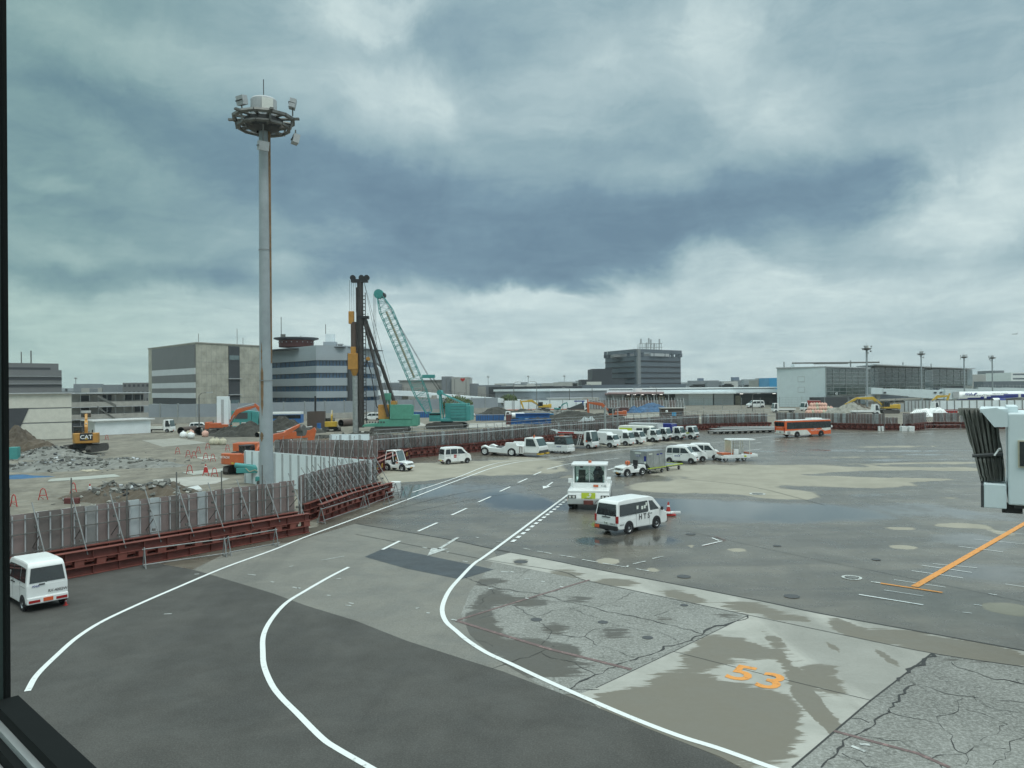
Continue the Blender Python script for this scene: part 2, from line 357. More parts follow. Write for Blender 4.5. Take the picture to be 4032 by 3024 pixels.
def paint(name, ca, wear):
    t, b = nmat(name); k = NT(t)
    f = k.mr(k.noise(4, 7, .75), wear-.06, wear+.06)
    k.link(k.mix(f, tuple(x*.55 for x in ca), ca), b.inputs['Base Color']); b.inputs['Roughness'].default_value = .55
paint('paintwhite', (.70,.72,.71), .38); paint('paintworn', (.52,.54,.52), .48); paint('paintyellow', (.68,.28,.055), .42); paint('paintred', (.24,.155,.145), .55); paint('crack', (.025,.024,.022), .4)

def inpoly(x, y, P):
    c = False; n = len(P)
    for i in range(n):
        x1, y1 = P[i]; x2, y2 = P[(i+1) % n]
        if (y1 > y) != (y2 > y) and x < (x2-x1)*(y-y1)/(y2-y1)+x1: c = not c
    return c
# damp / dry / filmed regions of the apron: centre and radii in metres, from ground points
def ell(px, py, rx, ry, a, rot=0):
    p = G(px, py); q = G(px+rx, py); r = G(px, py+ry); s_ = G(px, py-ry)
    return (p.x, p.y, abs(q.x-p.x), abs(s_.y-r.y)/2+.3, a, rot)
WET = [ell(*a) for a in [
    (1750,1850,330,34,-1.0),(1560,1870,160,26,-.9),(2100,1815,200,18,-.5),(2250,1745,700,20,-.55),
    (2720,1918,260,22,-1.1),(3060,1885,330,20,-1.1),(2800,1850,420,20,-.9),(3090,1948,150,20,-1.25),(2950,1935,60,6,-.6),(3400,1905,200,18,-.8),
    (3300,1835,420,14,-.5),(3500,1812,300,7,.5),(3650,1776,260,5,.5),(3500,1790,300,5,.4),(3200,1775,240,7,.3),
    (2500,1990,240,28,.62),(2850,1995,380,38,.62),(3150,2030,280,30,.5),(2750,2050,250,18,.35),(3550,2010,420,36,.42),(3900,2120,300,36,.55),
    (1960,1945,170,40,.55),(1800,1900,220,20,.35),(1640,1930,110,26,1.0),(2080,1990,150,30,.45),(1700,2040,200,28,.3),(2230,1880,110,30,-.3),
    (2260,2070,120,20,-.5),(2540,2130,150,16,.35),(2370,2066,70,12,.9),(2340,2130,60,8,.75),(3880,2260,260,40,.4),(3700,2330,300,26,.2),(3980,2400,100,22,-.9),
    (3200,2200,260,20,.1),(3750,1850,120,8,-.5),(4000,1850,200,16,-.4),(3790,2070,120,9,-.9),(3950,2100,70,14,-.9),(3560,2155,70,7,-.9),(2720,2150,28,6,-.9),(2900,2165,50,4,-.9),(2400,2210,45,6,-.9),(2570,2245,40,5,-.6),(3420,1760,330,4,-.5),(3560,1784,300,3,-.6),(3380,1800,360,3,-.5),(3700,1822,260,4,-.6),(3450,1848,400,6,-.5),(3300,1870,300,4,.5),(3600,1888,260,5,-.6),(3350,1950,260,8,.3),(3700,1960,160,7,-.5),(2480,2050,120,9,-.4),(2620,2190,240,8,-.25),(3560,2080,90,6,-.7)]]
def wetat(x, y):
    v = 1.0
    for (a, c_, rx, ry, am, rt) in WET:
        q = ((x-a)/rx)**2 + ((y-c_)/ry)**2
        if q < 9: v += am*1.15*math.exp(-q**1.25*.85)
    return v
mbv = []; NX, NY = 300, 260
ys = [14*(300/14)**(i/NY) for i in range(NY+1)]
vsA = []; at = []
for y in ys:
    for j in range(NX+1):
        x = (-1.05 + 2.1*j/NX)*max(y, 20)
        vsA.append((x, y, 0)); at.append(wetat(x, y))
mb = MB(); fs = [(i*(NX+1)+j, i*(NX+1)+j+1, (i+1)*(NX+1)+j+1, (i+1)*(NX+1)+j) for i in range(NY) for j in range(NX)]
mb.add(vsA, fs, 'apron'); o = struct('apron', mb)
a = o.data.attributes.new('wet', 'FLOAT', 'POINT'); a.data.foreach_set('value', at)
mb = MB(); mb.add([(-9000,-3000,-.06),(9000,-3000,-.06),(9000,12000,-.06),(-9000,12000,-.06)], [(0,1,2,3)], 'ground'); struct('ground', mb)
def sheet(name, pix, z, m, wetblobs=None, step=.35):
    P = [G(*p) for p in pix]
    if wetblobs is None:
        mb = MB(); mb.add([(p.x, p.y, z) for p in P], [tuple(range(len(P)))], m); return struct(name, mb)
    # gridded sheet so that the damp areas can be laid on it
    import bmesh
    bm = bmesh.new(); bm.faces.new([bm.verts.new((p.x, p.y, z)) for p in P])
    x0, x1 = min(p.x for p in P), max(p.x for p in P); y0, y1 = min(p.y for p in P), max(p.y for p in P)
    for nrm, lo, hi in (((1,0,0), x0, x1), ((0,1,0), y0, y1)):
        c_ = lo+step
        while c_ < hi:
            bmesh.ops.bisect_plane(bm, geom=bm.verts[:]+bm.edges[:]+bm.faces[:], plane_co=Vector(nrm)*c_, plane_no=nrm); c_ += step
    me = bpy.data.meshes.new(name); bm.to_mesh(me); bm.free(); me.materials.append(MT[m])
    o = bpy.data.objects.new(name, me); col.objects.link(o); tag(o, kind='structure')
    E = [ell(*q) for q in wetblobs]; vals = []
    for v in me.vertices:
        s_ = .0
        for (a_, c_, rx, ry, am, rt) in E:
            dx, dy = v.co.x-a_, v.co.y-c_; cr_, sr_ = math.cos(R(rt)), math.sin(R(rt))
            dx, dy = dx*cr_+dy*sr_, -dx*sr_+dy*cr_
            q = (dx/rx)**2+(dy/ry)**2
            if q < 6: s_ += am*math.exp(-q**1.5*.8)
        vals.append(s_)
    a_ = me.attributes.new('wet', 'FLOAT', 'POINT'); a_.data.foreach_set('value', vals); return o
road_edge = [(823,2261),(1076,2337),(1203,2384),(1400,2444),(1600,2523),(1790,2584),(1980,2644),(2138,2704),(2220,2735),(2359,2789),(2442,2822),(2549,2868),(2660,2912),(2800,2968),(3020,3075)]
mid = [(760,2243),(886,2180),(1177,2128),(1400,2062),(1744,2120),(1943,2162),(1960,2215),(1935,2300),(1935,2420),(2000,2520),(2138,2704),(1980,2644),(1790,2584),(1600,2523),(1400,2444),(1203,2384),(1076,2337),(823,2261)]
sheet('asphalt_road', [(-1400,2600),(-300,2400),(300,2275),(600,2215),(760,2243)]+road_edge+[(3200,3500),(1500,4300),(-2500,4300)], .004, 'freshasphalt')
sheet('old_pavement', mid, .003, 'midasphalt')
slab = [(2948,2423),(3328,2503),(3670,2573),(3429,2759),(3119,3024),(3020,3110),(2990,3060),(2834,2980),(2660,2912),(2549,2868),(2442,2822),(2359,2789),(2284,2732),(2347,2710),(2499,2640),(2670,2558)]
sheet('cracked_asphalt', [(1943,2214),(2296,2283),(2499,2327),(2948,2423),(2670,2558),(2347,2710),(2284,2732),(2220,2735),(2138,2704),(1960,2600),(1850,2500),(1815,2420),(1850,2330)], .006, 'oldasphalt',
      [(1950,2350,60,26,.9),(2080,2370,90,14,.8),(2270,2360,70,10,.5),(2190,2475,60,16,.7),(2420,2490,75,16,.7),(2240,2560,55,8,.8,20),(2060,2560,150,60,.75),(2160,2620,150,40,.8),(1900,2480,70,60,.8),(1930,2290,80,12,.7),(2620,2440,60,10,.6),(1880,2420,50,60,.6),(2870,2430,60,14,.6),(2590,2520,90,12,.3)])
sheet('cracked_asphalt', [(3670,2573),(4032,2627),(4700,2740),(5000,3800),(3200,3600),(3000,3130),(3119,3024),(3429,2759)], .006, 'oldasphalt',
      [(3480,2900,120,30,.3),(3300,3010,90,26,.5),(3850,2600,200,10,.5)])
sheet('concrete_strip', [(2010,2176),(2296,2232),(2613,2292),(3000,2368),(3202,2411),(3550,2475),(4032,2563),(4700,2690),(4700,2740),(4032,2627),(3670,2573),(3328,2503),(2948,2423),(2499,2327),(2296,2283),(1905,2206)], .007, 'concrete',
      [(2050,2213,36,9,.8),(2230,2262,80,14,.8),(2420,2295,110,10,.9),(2690,2350,60,26,.9,30),(2930,2390,90,16,.9),(3060,2425,60,20,.8),(3160,2435,40,10,.7),(3330,2470,50,30,1),(3500,2500,160,18,.9),(3750,2550,230,26,1),(3950,2600,140,20,.9)], .3)
sheet('concrete_slab', slab, .008, 'concrete',
      [(2850,2545,110,40,1),(2980,2570,70,16,.9),(2760,2600,90,22,.9),(3060,2530,22,50,.9),(3080,2600,24,40,.8),(3150,2700,30,50,1),(3200,2770,34,50,1),(3260,2850,30,40,1),(3310,2890,30,20,1),
       (2700,2690,130,45,.9),(2900,2760,200,60,1),(2700,2830,240,90,1.1),(2900,2890,220,90,1.1),(3010,2800,120,40,.9),(2500,2760,160,30,1),(3240,2680,80,40,.8),(3290,2550,14,16,1),(3493,2590,16,22,1),(3250,2630,70,12,.6),(2560,2810,120,50,1)], .25)
sheet('dark_patch', [(1436,2193),(1523,2155),(1852,2223),(1945,2243),(1815,2282),(1600,2239)], .009, 'darkpatch')
# construction-site ground
sheet('site_ground', [(-1200,2500),(269,2262),(557,2210),(1250,2075),(1262,2040),(1548,1935),(1480,1850),(1490,1800),(1899,1771),(2200,1737),(2779,1688),(3045,1682),(3474,1690),(4400,1680),(6500,1560),(6000,1543),(-4200,1620),(-4500,1700)], .012, 'dirt')
# ---------------------------------------------------------------- painted lines
def ribbon(mb, P, wd, z, m, jitter=0):
    P = [Vector((p.x, p.y, 0)) for p in P]; n = len(P); vs_ = []
    for i in range(n):
        d = (P[min(i+1, n-1)]-P[max(i-1, 0)]).normalized(); nn = Vector((-d.y, d.x, 0))
        w2 = wd/2*(1+(random.uniform(-jitter, jitter) if jitter else 0))
        vs_ += [P[i]+nn*w2+Vector((0,0,z)), P[i]-nn*w2+Vector((0,0,z))]
    mb.add(vs_, [(2*i, 2*i+1, 2*i+3, 2*i+2) for i in range(n-1)], m)
def spline(P, n=8):
    out = []; 
    Q = [P[0]*2-P[1]]+P+[P[-1]*2-P[-2]]
    for i in range(1, len(Q)-2):
        a, b_, c_, d = Q[i-1:i+3]
        for j in range(n):
            t_ = j/n; out.append(.5*((2*b_)+(c_-a)*t_+(2*a-5*b_+4*c_-d)*t_*t_+(3*b_-a-3*c_+d)*t_**3))
    out.append(P[-1]); return out
def line(name, pix, wd, m='paintwhite', z=.016, smooth=True, parentmb=None):
    P = [G(*p) for p in pix]; P = [Vector((p.x, p.y, 0)) for p in P]
    if smooth and len(P) > 2: P = spline(P)
    mb = parentmb or MB(); ribbon(mb, P, wd, z, m)
    if parentmb is None: struct(name, mb)
    return P
line('edge_line', [(108,2723),(146,2659),(222,2583),(304,2511),(405,2447),(551,2378),(696,2315),(886,2235),(1076,2166),(1203,2115),(1400,2042),(1603,1968),(1762,1907),(1870,1867),(1943,1842),(2051,1818),(2200,1804),(2435,1773),(2625,1758),(2850,1740),(3043,1718),(3263,1709),(3474,1703),(3700,1697),(4032,1690)], .17)
line('edge_line', [(1624,1939),(1798,1881),(1943,1827),(2087,1809),(2200,1800),(2435,1770),(2625,1755)], .15)
line('centre_line', [(1373,2234),(1297,2273),(1203,2327),(1127,2375),(1070,2438),(1038,2501),(1035,2571),(1041,2628),(1070,2697),(1108,2748),(1171,2811),(1266,2906),(1329,2950),(1458,3024),(1620,3120)], .17)
L3 = line('lane_line', [(2246,1941),(1948,2163),(1872,2216),(1815,2273),(1771,2324),(1746,2375),(1742,2413),(1758,2451),(1796,2485),(1841,2523),(1916,2571),(2011,2615),(2138,2675),(2265,2732),(2486,2827),(2676,2900),(2834,2950),(3040,3024),(3300,3110)], .18)
for n_, seg in enumerate([[(1646,2093),(1722,2059)],[(1778,2029),(1838,2002)],[(1883,1978),(1932,1956)],[(1968,1936),(2009,1917)],[(2040,1901),(2076,1885)],[(2101,1871),(2131,1858)],[(2153,1848),(2230,1829),(2318,1817)],[(2379,1811),(2440,1804)],
     [(1506,2165),(1574,2131)],[(2392,1851),(2426,1841)],[(2596,1816),(2636,1812)],[(2604,1787),(2626,1784)],[(2962,1746),(3000,1742)],[(3036,1738),(3072,1734)],[(3103,1730),(3180,1727)],[(2961,1734),(2988,1734)],[(3005,1731),(3026,1730)],[(2943,1775),(3000,1768)],
     [(3306,1719),(3361,1718)],[(3413,1716),(3466,1715)],[(3519,1711),(3571,1711)],[(3620,1709),(3672,1707)],[(3721,1705),(3770,1704)]]):
    line('lane_dash', seg, .18, z=.018)
# give-way blocks beside the lane line
mb = MB(); P = [L3[0]+(L3[8]-L3[0])*i/23 for i in range(24)]
d = (L3[8]-L3[0]).normalized(); nn = Vector((d.y, -d.x, 0)); 
if nn.x < 0: nn = -nn
tot = (L3[8]-L3[0]).length; s_ = 0.3
while s_ < tot*.93:
    a0 = L3[0]+d*s_+nn*.42; ribbon(mb, [a0, a0+d*.62], .22, .018, 'paintwhite'); s_ += 1.12
struct('lane_dash', mb)
def arrow(tail, head, wd, m):
    a, b_ = G(*tail), G(*head); d = (b_-a).normalized(); nn = Vector((-d.y, d.x, 0)); l = (b_-a).length; mb = MB()
    ribbon(mb, [a, a+d*(l*.66)], wd, .018, m); q = a+d*(l*.62)
    mb.add([q+nn*wd*2.4+Vector((0,0,.018)), q-nn*wd*2.4+Vector((0,0,.018)), b_+Vector((0,0,.018))], [(0,1,2)], m); struct('arrow_marking', mb)
arrow((1803,2117), (1683,2190), .20, 'paintworn'); arrow((2176,1899), (2139,1925), .16, 'paintwhite')
mb = MB()   # expansion joints
for pix in ([(1400,2062),(1744,2120),(1943,2162),(2200,2212),(2296,2232),(2613,2292),(3000,2368),(3202,2411),(3550,2475),(4032,2563),(4500,2655)],
            ): line('joint', pix, .11, 'crack', .013, True, mb)
line('joint', [(1400,2104),(1653,2153),(1906,2203),(2200,2249),(2296,2283),(2499,2327),(2948,2423),(3328,2503),(3670,2573),(4032,2627)], .05, 'crack', .014, True, mb)
line('joint', [(2651,2566),(3040,2665),(3429,2759)], .03, 'crack', .013, False, mb)
line('joint', [(1500,2020),(1800,1945),(2060,1905),(2250,1870)], .05, 'crack', .013, True, mb)
line('joint', [(1560,2030),(1900,1960),(2230,1910)], .04, 'crack', .013, True, mb)
line('joint', [(2640,1880),(2950,1915),(3250,1990)], .05, 'crack', .013, True, mb)
line('joint', [(2700,2090),(3150,2190),(3600,2280),(4032,2370)], .025, 'crack', .013, True, mb)
line('joint', [(2950,1785),(3300,1800),(4000,1850)], .05, 'crack', .013, True, mb)
line('joint', [(3670,2573),(3429,2759),(3119,3024)], .05, 'crack', .013, False, mb)
line('joint', [(2948,2423),(2670,2558),(2347,2710)], .03, 'crack', .013, False, mb)
struct('expansion_joint', mb)
def crack(mb, pix, wd, amp=.16):
    P = [G(*p) for p in pix]; out = []
    for a, b_ in zip(P, P[1:]):
        l = (b_-a).length; n = max(2, int(l/.22)); d = (b_-a).normalized(); nn = Vector((-d.y, d.x, 0)); off = 0
        for i in range(n):
            off = off*.7+random.uniform(-amp, amp)*.6; out.append(a+(b_-a)*i/n+nn*off*(1 if i else 0))
    out.append(P[-1]); ribbon(mb, out, wd*.55, .0145, 'crack', .8)
mb = MB()
z5 = lambda x, y: (1600+x*.6329, 1900+y*.6329); z6 = lambda x, y: (2632+x*.6329, 2000+y*.6329)
for pts, w_ in [([(370,590),(540,650),(850,700),(1150,775),(1400,830),(1700,905),(1870,950)], .07), ([(980,1300),(1300,1150),(1600,1020),(1850,940)], .09), ([(1850,940),(1980,890),(2120,830)], .13),
                ([(640,760),(750,820),(880,910),(890,955),(1110,960),(1190,1020),(1420,1090)], .035), ([(890,955),(840,1010)], .03), ([(530,1160),(760,1090),(920,1020)], .03), ([(840,1060),(1000,1110),(1100,1160),(1180,1200)], .03),
                ([(760,850),(900,800),(1090,770)], .025), ([(1020,790),(1250,870),(1450,920),(1600,940),(1680,980)], .03), ([(1420,680),(1300,740),(1160,780)], .03), ([(780,540),(600,590),(530,650)], .025),
                ([(340,960),(540,1020)], .02), ([(1110,960),(1200,910),(1350,890)], .02), ([(1690,780),(1540,830)], .025), ([(520,650),(550,690),(470,730),(440,770)], .03), ([(950,1290),(1100,1290),(1200,1290)], .05)]:
    crack(mb, [z5(*p) for p in pts], w_)
for pts, w_ in [([(1640,905),(1540,985),(1430,1080)], .16), ([(1540,1100),(1370,1250),(1200,1400),(1050,1530),(950,1618)], .075), ([(1760,960),(1860,1010),(2030,1070),(2212,1100)], .09), ([(1440,1070),(1600,1110),(1800,1170),(1960,1190),(2212,1215)], .03),
                ([(1360,1265),(1520,1310),(1690,1350),(1730,1290),(1830,1190)], .03), ([(1690,1350),(1770,1420),(1780,1500),(1850,1530)], .03), ([(1830,1240),(2000,1300),(2110,1350)], .025), ([(1190,1420),(1440,1450),(1640,1560),(1850,1530),(1960,1480),(2100,1500)], .03),
                ([(1130,1310),(1250,1340)], .025), ([(2110,1350),(2000,1420),(1940,1450)], .025), ([(1900,1170),(1920,1210),(2040,1260),(2212,1280)], .02), ([(1640,1560),(1700,1618)], .03), ([(1080,1530),(1200,1580),(1300,1618)], .03), ([(1850,1530),(1850,1600)], .02), ([(2212,1430),(2090,1530),(2020,1600)], .02)]:
    crack(mb, [z6(*p) for p in pts], w_)
struct('pavement_cracks', mb)
mb = MB(); line('x', [z6(2250,78),z6(1530,492)], .30, 'paintyellow', .017, False, mb); line('x', [z6(1320,470),z6(1705,528)], .17, 'paintyellow', .0185, False, mb); struct('taxi_line', mb)
mb = MB()
for a, b_, w_ in [((1185,540),(1585,605),.12),((1340,512),(1588,550),.05),((1405,448),(1725,495),.05),((1513,392),(1832,437),.06),((1575,358),(1887,403),.06),((1645,348),(1920,374),.05),((1805,240),(2082,275),.06),((1900,195),(2212,225),.04),((1985,143),(2212,165),.04),((2095,475),(2212,492),.06),((1990,535),(2045,543),.06),((1900,602),(1952,609),.06),((1830,650),(1888,657),.06),((1260,460),(1318,468),.16)]:
    line('x', [z6(*a), z6(*b_)], w_, 'paintwhite' if w_ != .16 else 'paintworn', .016, False, mb)
for a, b_ in [((560,368),(590,370)),((725,410),(770,418)),((815,428),(905,444)),((950,452),(1050,468)),((1095,480),(1190,497)),((1220,503),(1370,528)),((1370,528),(1380,518)),((1410,508),(1490,490)),((1530,475),(1600,460)),((1430,538),(1510,552)),((60,785),(80,780)),((125,812),(145,815)),((510,660),(540,665)),((650,555),(670,560)),((735,597),(770,603)),((840,615),(860,620)),((955,648),(975,652)),((280,853),(315,860)),((740,720),(760,724)),((645,688),(665,690)),
              ((590,555),(650,560)),((100,405),(130,410)),((350,490),(380,495)),((430,340),(450,345)),((250,435),(265,432))]:
    line('x', [z5(*a), z5(*b_)], .10, 'paintworn', .016, False, mb)
z0 = lambda x, y: (x*.6329, 1900+y*.6329)
for a, b_ in [((1540,572),(1590,578)),((1820,652),(1870,660)),((1840,660),(1860,655)),((2035,702),(2055,705)),((2150,765),(2185,768)),((2170,750),(2200,755)),((1685,618),(1705,622)),((1210,572),(1240,570)),((2090,602),(2120,598)),((2000,485),(2140,460)),((1800,525),(1825,520)),((1020,820),(1070,818))]:
    line('x', [z0(*a), z0(*b_)], .08, 'paintworn', .016, False, mb)
for pts in ([(1840,393),(1965,365)], [(1900,345),(1945,362)]): line('x', [z5(*p) for p in pts], .10, 'paintwhite', .016, False, mb)
line('x', [(3375,2953),(3385,2948)], .35, 'paintworn', .019, False, mb); line('x', [(3385,2932),(3425,2936)], .12, 'paintworn', .019, False, mb)
struct('survey_marks', mb)
mb = MB(); line('x', [z5(1140,607),z5(700,740),z5(310,860)], .12, 'paintred', .0155, False, mb); line('x', [z5(310,860),z5(600,950),z5(900,1040),z5(1400,1165)], .16, 'paintred', .0155, False, mb)
line('x', [z6(1030,1390),z6(1250,1450),z6(1550,1530),z6(1750,1618)], .12, 'paintred', .0155, False, mb); line('x', [z5(1850,395),z5(1985,360),z5(1920,335)], .09, 'paintred', .0155, False, mb); struct('faded_red_line', mb)
# stand number 53 painted on the slab
ax = (G(*z6(705,1080))-G(*z6(440,1030))); ax.z = 0; xd = ax.normalized(); yd = Vector((-xd.y, xd.x, 0))
for ch, c_, sz in (('5', (455,1034), 1.30), ('3', (636,1084), 1.30)):
    p = G(*z6(*c_)); M = Matrix((xd, yd, Vector((0,0,1)))).transposed().to_4x4(); M.translation = p+Vector((0,0,.018))
    M = M @ Matrix.Diagonal((1.25, 1.35, 1, 1)) @ Matrix.Shear('XY', 4, (.0, .0))
    mb = MB(); mb.text(ch, sz, M, 'paintyellow', 0); struct('painted_number', mb)
# manhole lids and drain marks
for px, py, r_, lb_ in [(2051,2213,.55,'on the pale strip beside the curved lane line'),(2720,2104,.45,'just right of the marked van'),(2693,2271,.5,'below the red corner mark'),(3118,2349,.5,'just above the long black joint'),(3060,2150,.35,'on wet apron far left of the yellow line'),(2694,2384,.25,'small, on cracked asphalt near the pale strip'),(2374,2451,.3,'in the middle of the cracked asphalt'),(2112,2441,.35,'on the cracked asphalt near the red line'),(2550,2512,.3,'on cracked asphalt near the pale slab'),(3450,2204,.35,'on wet apron just left of the yellow line')]:
    p = G(px, py); r_ *= .62; mb = MB(); mb.lathe([(0, .019), (r_, .019)], 'dkgrey', (p.x, p.y, 0), 20); tag(mb.build('manhole_cover'), 'dark round lid '+lb_, 'manhole cover', 'dark round lids in the apron')
def lid(px, py, r_, lb):
    p = G(px, py); root = thing('manhole_cover', lb, 'manhole cover', p)
    mb = MB(); mb.lathe([(r_*.72, .02), (r_, .02), (r_, .012)], 'paintworn', n=24); mb.build('rim', root)
    mb = MB(); mb.lathe([(0, .03), (r_*.6, .03), (r_*.6, .012)], 'galvdk', n=24); mb.build('lid', root)
lid(3354, 2275, .42, 'round steel hydrant lid with pale ring near the yellow T line')
lid(2983, 1945, .62, 'flat white painted lid on a dry beige patch of apron')
mb = MB(); 
for px, py, a_ in [(1870,1877,1.4),(1835,1903,2)]: 
    p = G(px, py); mb.lathe([(0,.02),(a_*.5,.02)], 'darkpatch', (p.x,p.y,0), 14)
mat('tube', (.26,.27,.27), .5, .4, .25, 2)
# ================================================================ site hoarding: sheet-steel fence, scaffold tubes, ballast beams
def fence(pts, label, h=3.0, back=1.5, beams=True, braces=2.4, rails=(1.25, 2.1, 2.75), tall=.0, inner='whpanel', beamlab=None, group='steel hoardings round the construction site', tops=0, mats=('platebrown','plategrey','plateltg','platedull'), hatch=False, bgroup='red-brown ballast beams'):
    """pts: ground points of the outer foot (ballast side); the sheets stand `back` metres inside."""
    P = [Vector((p.x, p.y, 0)) for p in pts]
    root = thing('steel_hoarding', label, 'fence', P[0], 0, group); O = P[0]
    pan, vert, rail, inn = MB(), MB(), MB(), MB(); nb = 0; bm_ = None
    for a, b in zip(P, P[1:]):
        d = b-a; l = d.length; d.normalize(); nn = Vector((-d.y, d.x, 0))       # inward (left of travel)
        q0 = a-O+nn*back; n = max(1, int(l/.52)); st = l/n; r0 = math.atan2(d.y, d.x)
        for i in range(n):
            c = q0+d*(st*(i+.5)); hh = h+random.uniform(-.03, .03)
            mm = random.choices(mats, (5, 2.2, .8, 3.5))[0]
            off = .05 if i % 2 else -.0
            pan.box(c+nn*off+Vector((0,0,hh/2)), (st-.01, .035, hh), mm, r0)
            inn.box(c+nn*(.115)+Vector((0,0,hh/2)), (st+.002, .02, hh-.02), inner if i % 6 else 'ltgrey', r0)
            vert.cyl(q0+d*(st*i)-nn*.10+Vector((0,0,.25)), q0+d*(st*i)-nn*.10+Vector((0,0,hh-.05)), .036, 'ltgrey', n=5)
        for rz_ in rails: rail.cyl(q0-nn*.17+Vector((0,0,rz_)), q0+d*l-nn*.17+Vector((0,0,rz_)), .028, 'galvdk', n=5)
        if tall:
            for zz_ in (h-.35, h+.30, h+.75): rail.cyl(q0-nn*.75+Vector((0,0,zz_)), q0+d*l-nn*.75+Vector((0,0,zz_)), .03, 'galv', n=5)
            rail.box(q0+d*l/2-nn*.95+Vector((0,0,h-.38)), (l, .5, .05), 'galv', r0)
            s_ = 0
            while s_ < l:
                rail.cyl(q0+d*s_-nn*.75+Vector((0,0,.6)), q0+d*s_-nn*.75+Vector((0,0,h+.8)), .03, 'galvdk', n=5); s_ += 1.9
        if braces:
            s_ = braces*.5
            while s_ < l and nb < 96:
                c = q0+d*s_; o = bpy.data.objects.new('brace', brace_mesh(h)); col.objects.link(o); o.parent = root
                Mx = Matrix((d, -nn, Vector((0,0,1)))).transposed().to_4x4(); Mx.translation = c; o.matrix_local = Mx
                nb += 1; s_ += braces
        if tops:
            s_ = tops
            while s_ < l:
                vert.cyl(q0+d*s_-nn*.2+Vector((0,0,1)), q0+d*s_-nn*.2+Vector((0,0,h+random.uniform(.8, 1.5))), .035, 'galvdk', n=5); s_ += tops
    pan.build('panel_sheet', root); inn.build('panel_lining', root); vert.build('upright_tubes', root); rail.build('rail_tubes', root)
    if beams:
        for a, b in zip(P, P[1:]):
            ballast(a, b, beamlab or ('ballast beam under '+label), hatch, bgroup)
    return root
BR = {}
def brace_mesh(h):
    if h not in BR:
        mb = MB(); mb.cyl((0,-.1,h+.45), (0,1.45,.95), .028, 'galvdk' if 0 else 'tube', n=6); mb.cyl((0,-.1,h*.45), (0,.72,h*.68), .026, 'galvdk', n=5)
        for z in (h*.5, h*.8): mb.box((0,.75 if z < h*.7 else .35, z), (.12,.12,.12), 'galvdk')
        o = mb.build('brace'); BR[h] = o.data; bpy.data.objects.remove(o)
    return BR[h]
def ballast(a, b, label, hatch=False, group=None, h=1.2, rows=True):
    d = b-a; l = d.length; d.normalize(); r0 = math.atan2(d.y, d.x)
    root = thing('ballast_beam', label, 'steel beam', a, r0, group)
    for yy in ((.15, 1.18) if rows else (.15,)):
        for z0_, nm in ((h-.46, 'top_girder'), (0.02, 'bottom_girder')):
            mb = MB(); hh = .42
            mb.box((l/2, yy, z0_+hh/2), (l, .03, hh-.05), 'rust'); 
            for z1 in (z0_+.0125, z0_+hh-.0125): mb.box((l/2, yy, z1), (l, .36, .025), 'rustlt')
            s_ = .6
            while s_ < l-.3: mb.box((s_, yy-.085, z0_+hh/2), (.02, .15, hh-.05), 'rust'); s_ += 1.2
            mb.build(nm, root)
        mb = MB(); s_ = .35
        while s_ < l-.2:
            mb.box((s_, yy, .44+(h-.46-.44)/2), (.42, .30, h-.90), 'rustlt' if yy < .5 else 'rust'); s_ += .98
        mb.build('spacer_blocks', root)
    if hatch:
        mb = MB(); s_ = .3
        while s_ < l:
            for k in range(4): mb.prism([(s_+k*.14, .5), (s_+k*.14+.07, .5), (s_+k*.14+.25, .9), (s_+k*.14+.18, .9)], 'y', -.032, -.04, 'yellow')
            s_ += 2.2
        mb.build('hazard_stripes', root)
    return root
gp = lambda *pp: [G(*p) for p in pp]
# near hoarding (A), its step (B), inlet wall (C), far side of the inlet (D), long road side (E), right-hand runs (F..)
_a0, _a1 = G(269,2280), G(1222,2098)
A = fence([_a0+(_a0-_a1)*1.3, _a1], 'brown sheet-steel hoarding with scaffold braces nearest the camera', braces=1.75, tops=2.6, beamlab='red-brown ballast beam at the foot of the nearest hoarding')
B = fence(gp((1268,2058),(1400,2003),(1552,1957)), 'short stepped hoarding with dense braces beside the puddle', braces=.85, tops=1.4, beamlab='red-brown ballast beam jutting towards the puddle')
# gate-side white wall, seen from inside
def wall_panels(a, b, label, h=3.0, name='panel_wall', mats=('whpanel','whpanel'), stripe='ltgrey', step=1.1, z0=0, outer=True, group=None):
    d = b-a; l = d.length; d.normalize(); r0 = math.atan2(d.y, d.x)
    root = thing(name, label, 'fence', a, r0, group)
    mb, st = MB(), MB(); n = max(1, int(l/step))
    for i in range(n):
        mb.bx(l*i/n, l*(i+1)/n-.02, -.03, .03, z0, h, mats[i % 2])
        st.bx(l*i/n-.14, l*i/n+.14, -.05, .05, z0, h-.08, stripe)
    mb.build('panels', root); st.build('joint_strips', root)
    if outer:
        v = MB()
        for i in range(n*2): v.cyl((l*i/n/2, .12, .2), (l*i/n/2, .12, h), .03, 'galv', n=5)
        for z in (1, 2, 2.8): v.cyl((0, .18, z), (l, .18, z), .03, 'galvdk', n=5)
        v.build('tubes', root)
    return root
pC0 = Vector((-10.9, 59.4, 0)); pC1 = Vector((-24.5, 70.5, 0))
wall_panels(pC1, pC0, 'white lined hoarding running back-left behind the lamp mast', 3.0)
pD0 = D(1075, 1700, 84); pD1 = D(1478, 1700, 82.5); pD0.z = pD1.z = 0
fence([pD0+Vector((0,-1.5,0)), pD1+Vector((0,-1.5,0))], 'hoarding on the far side of the inlet behind the frame tug', braces=2.0, beamlab='red-brown ballast beam behind the frame tug', hatch=True)
wall_panels(D(1302,1700,85.5)*1+Vector((0,0,-D(1302,1700,85.5).z)), D(1455,1700,85)+Vector((0,0,-D(1455,1700,85).z)), 'white sheet wall standing just behind the inlet hoarding', 3.5, outer=False)
ballast(G(1400,1905), G(1440,1852), 'short red-brown beam left of the frame tug', True, 'red-brown ballast beams', 1.2)
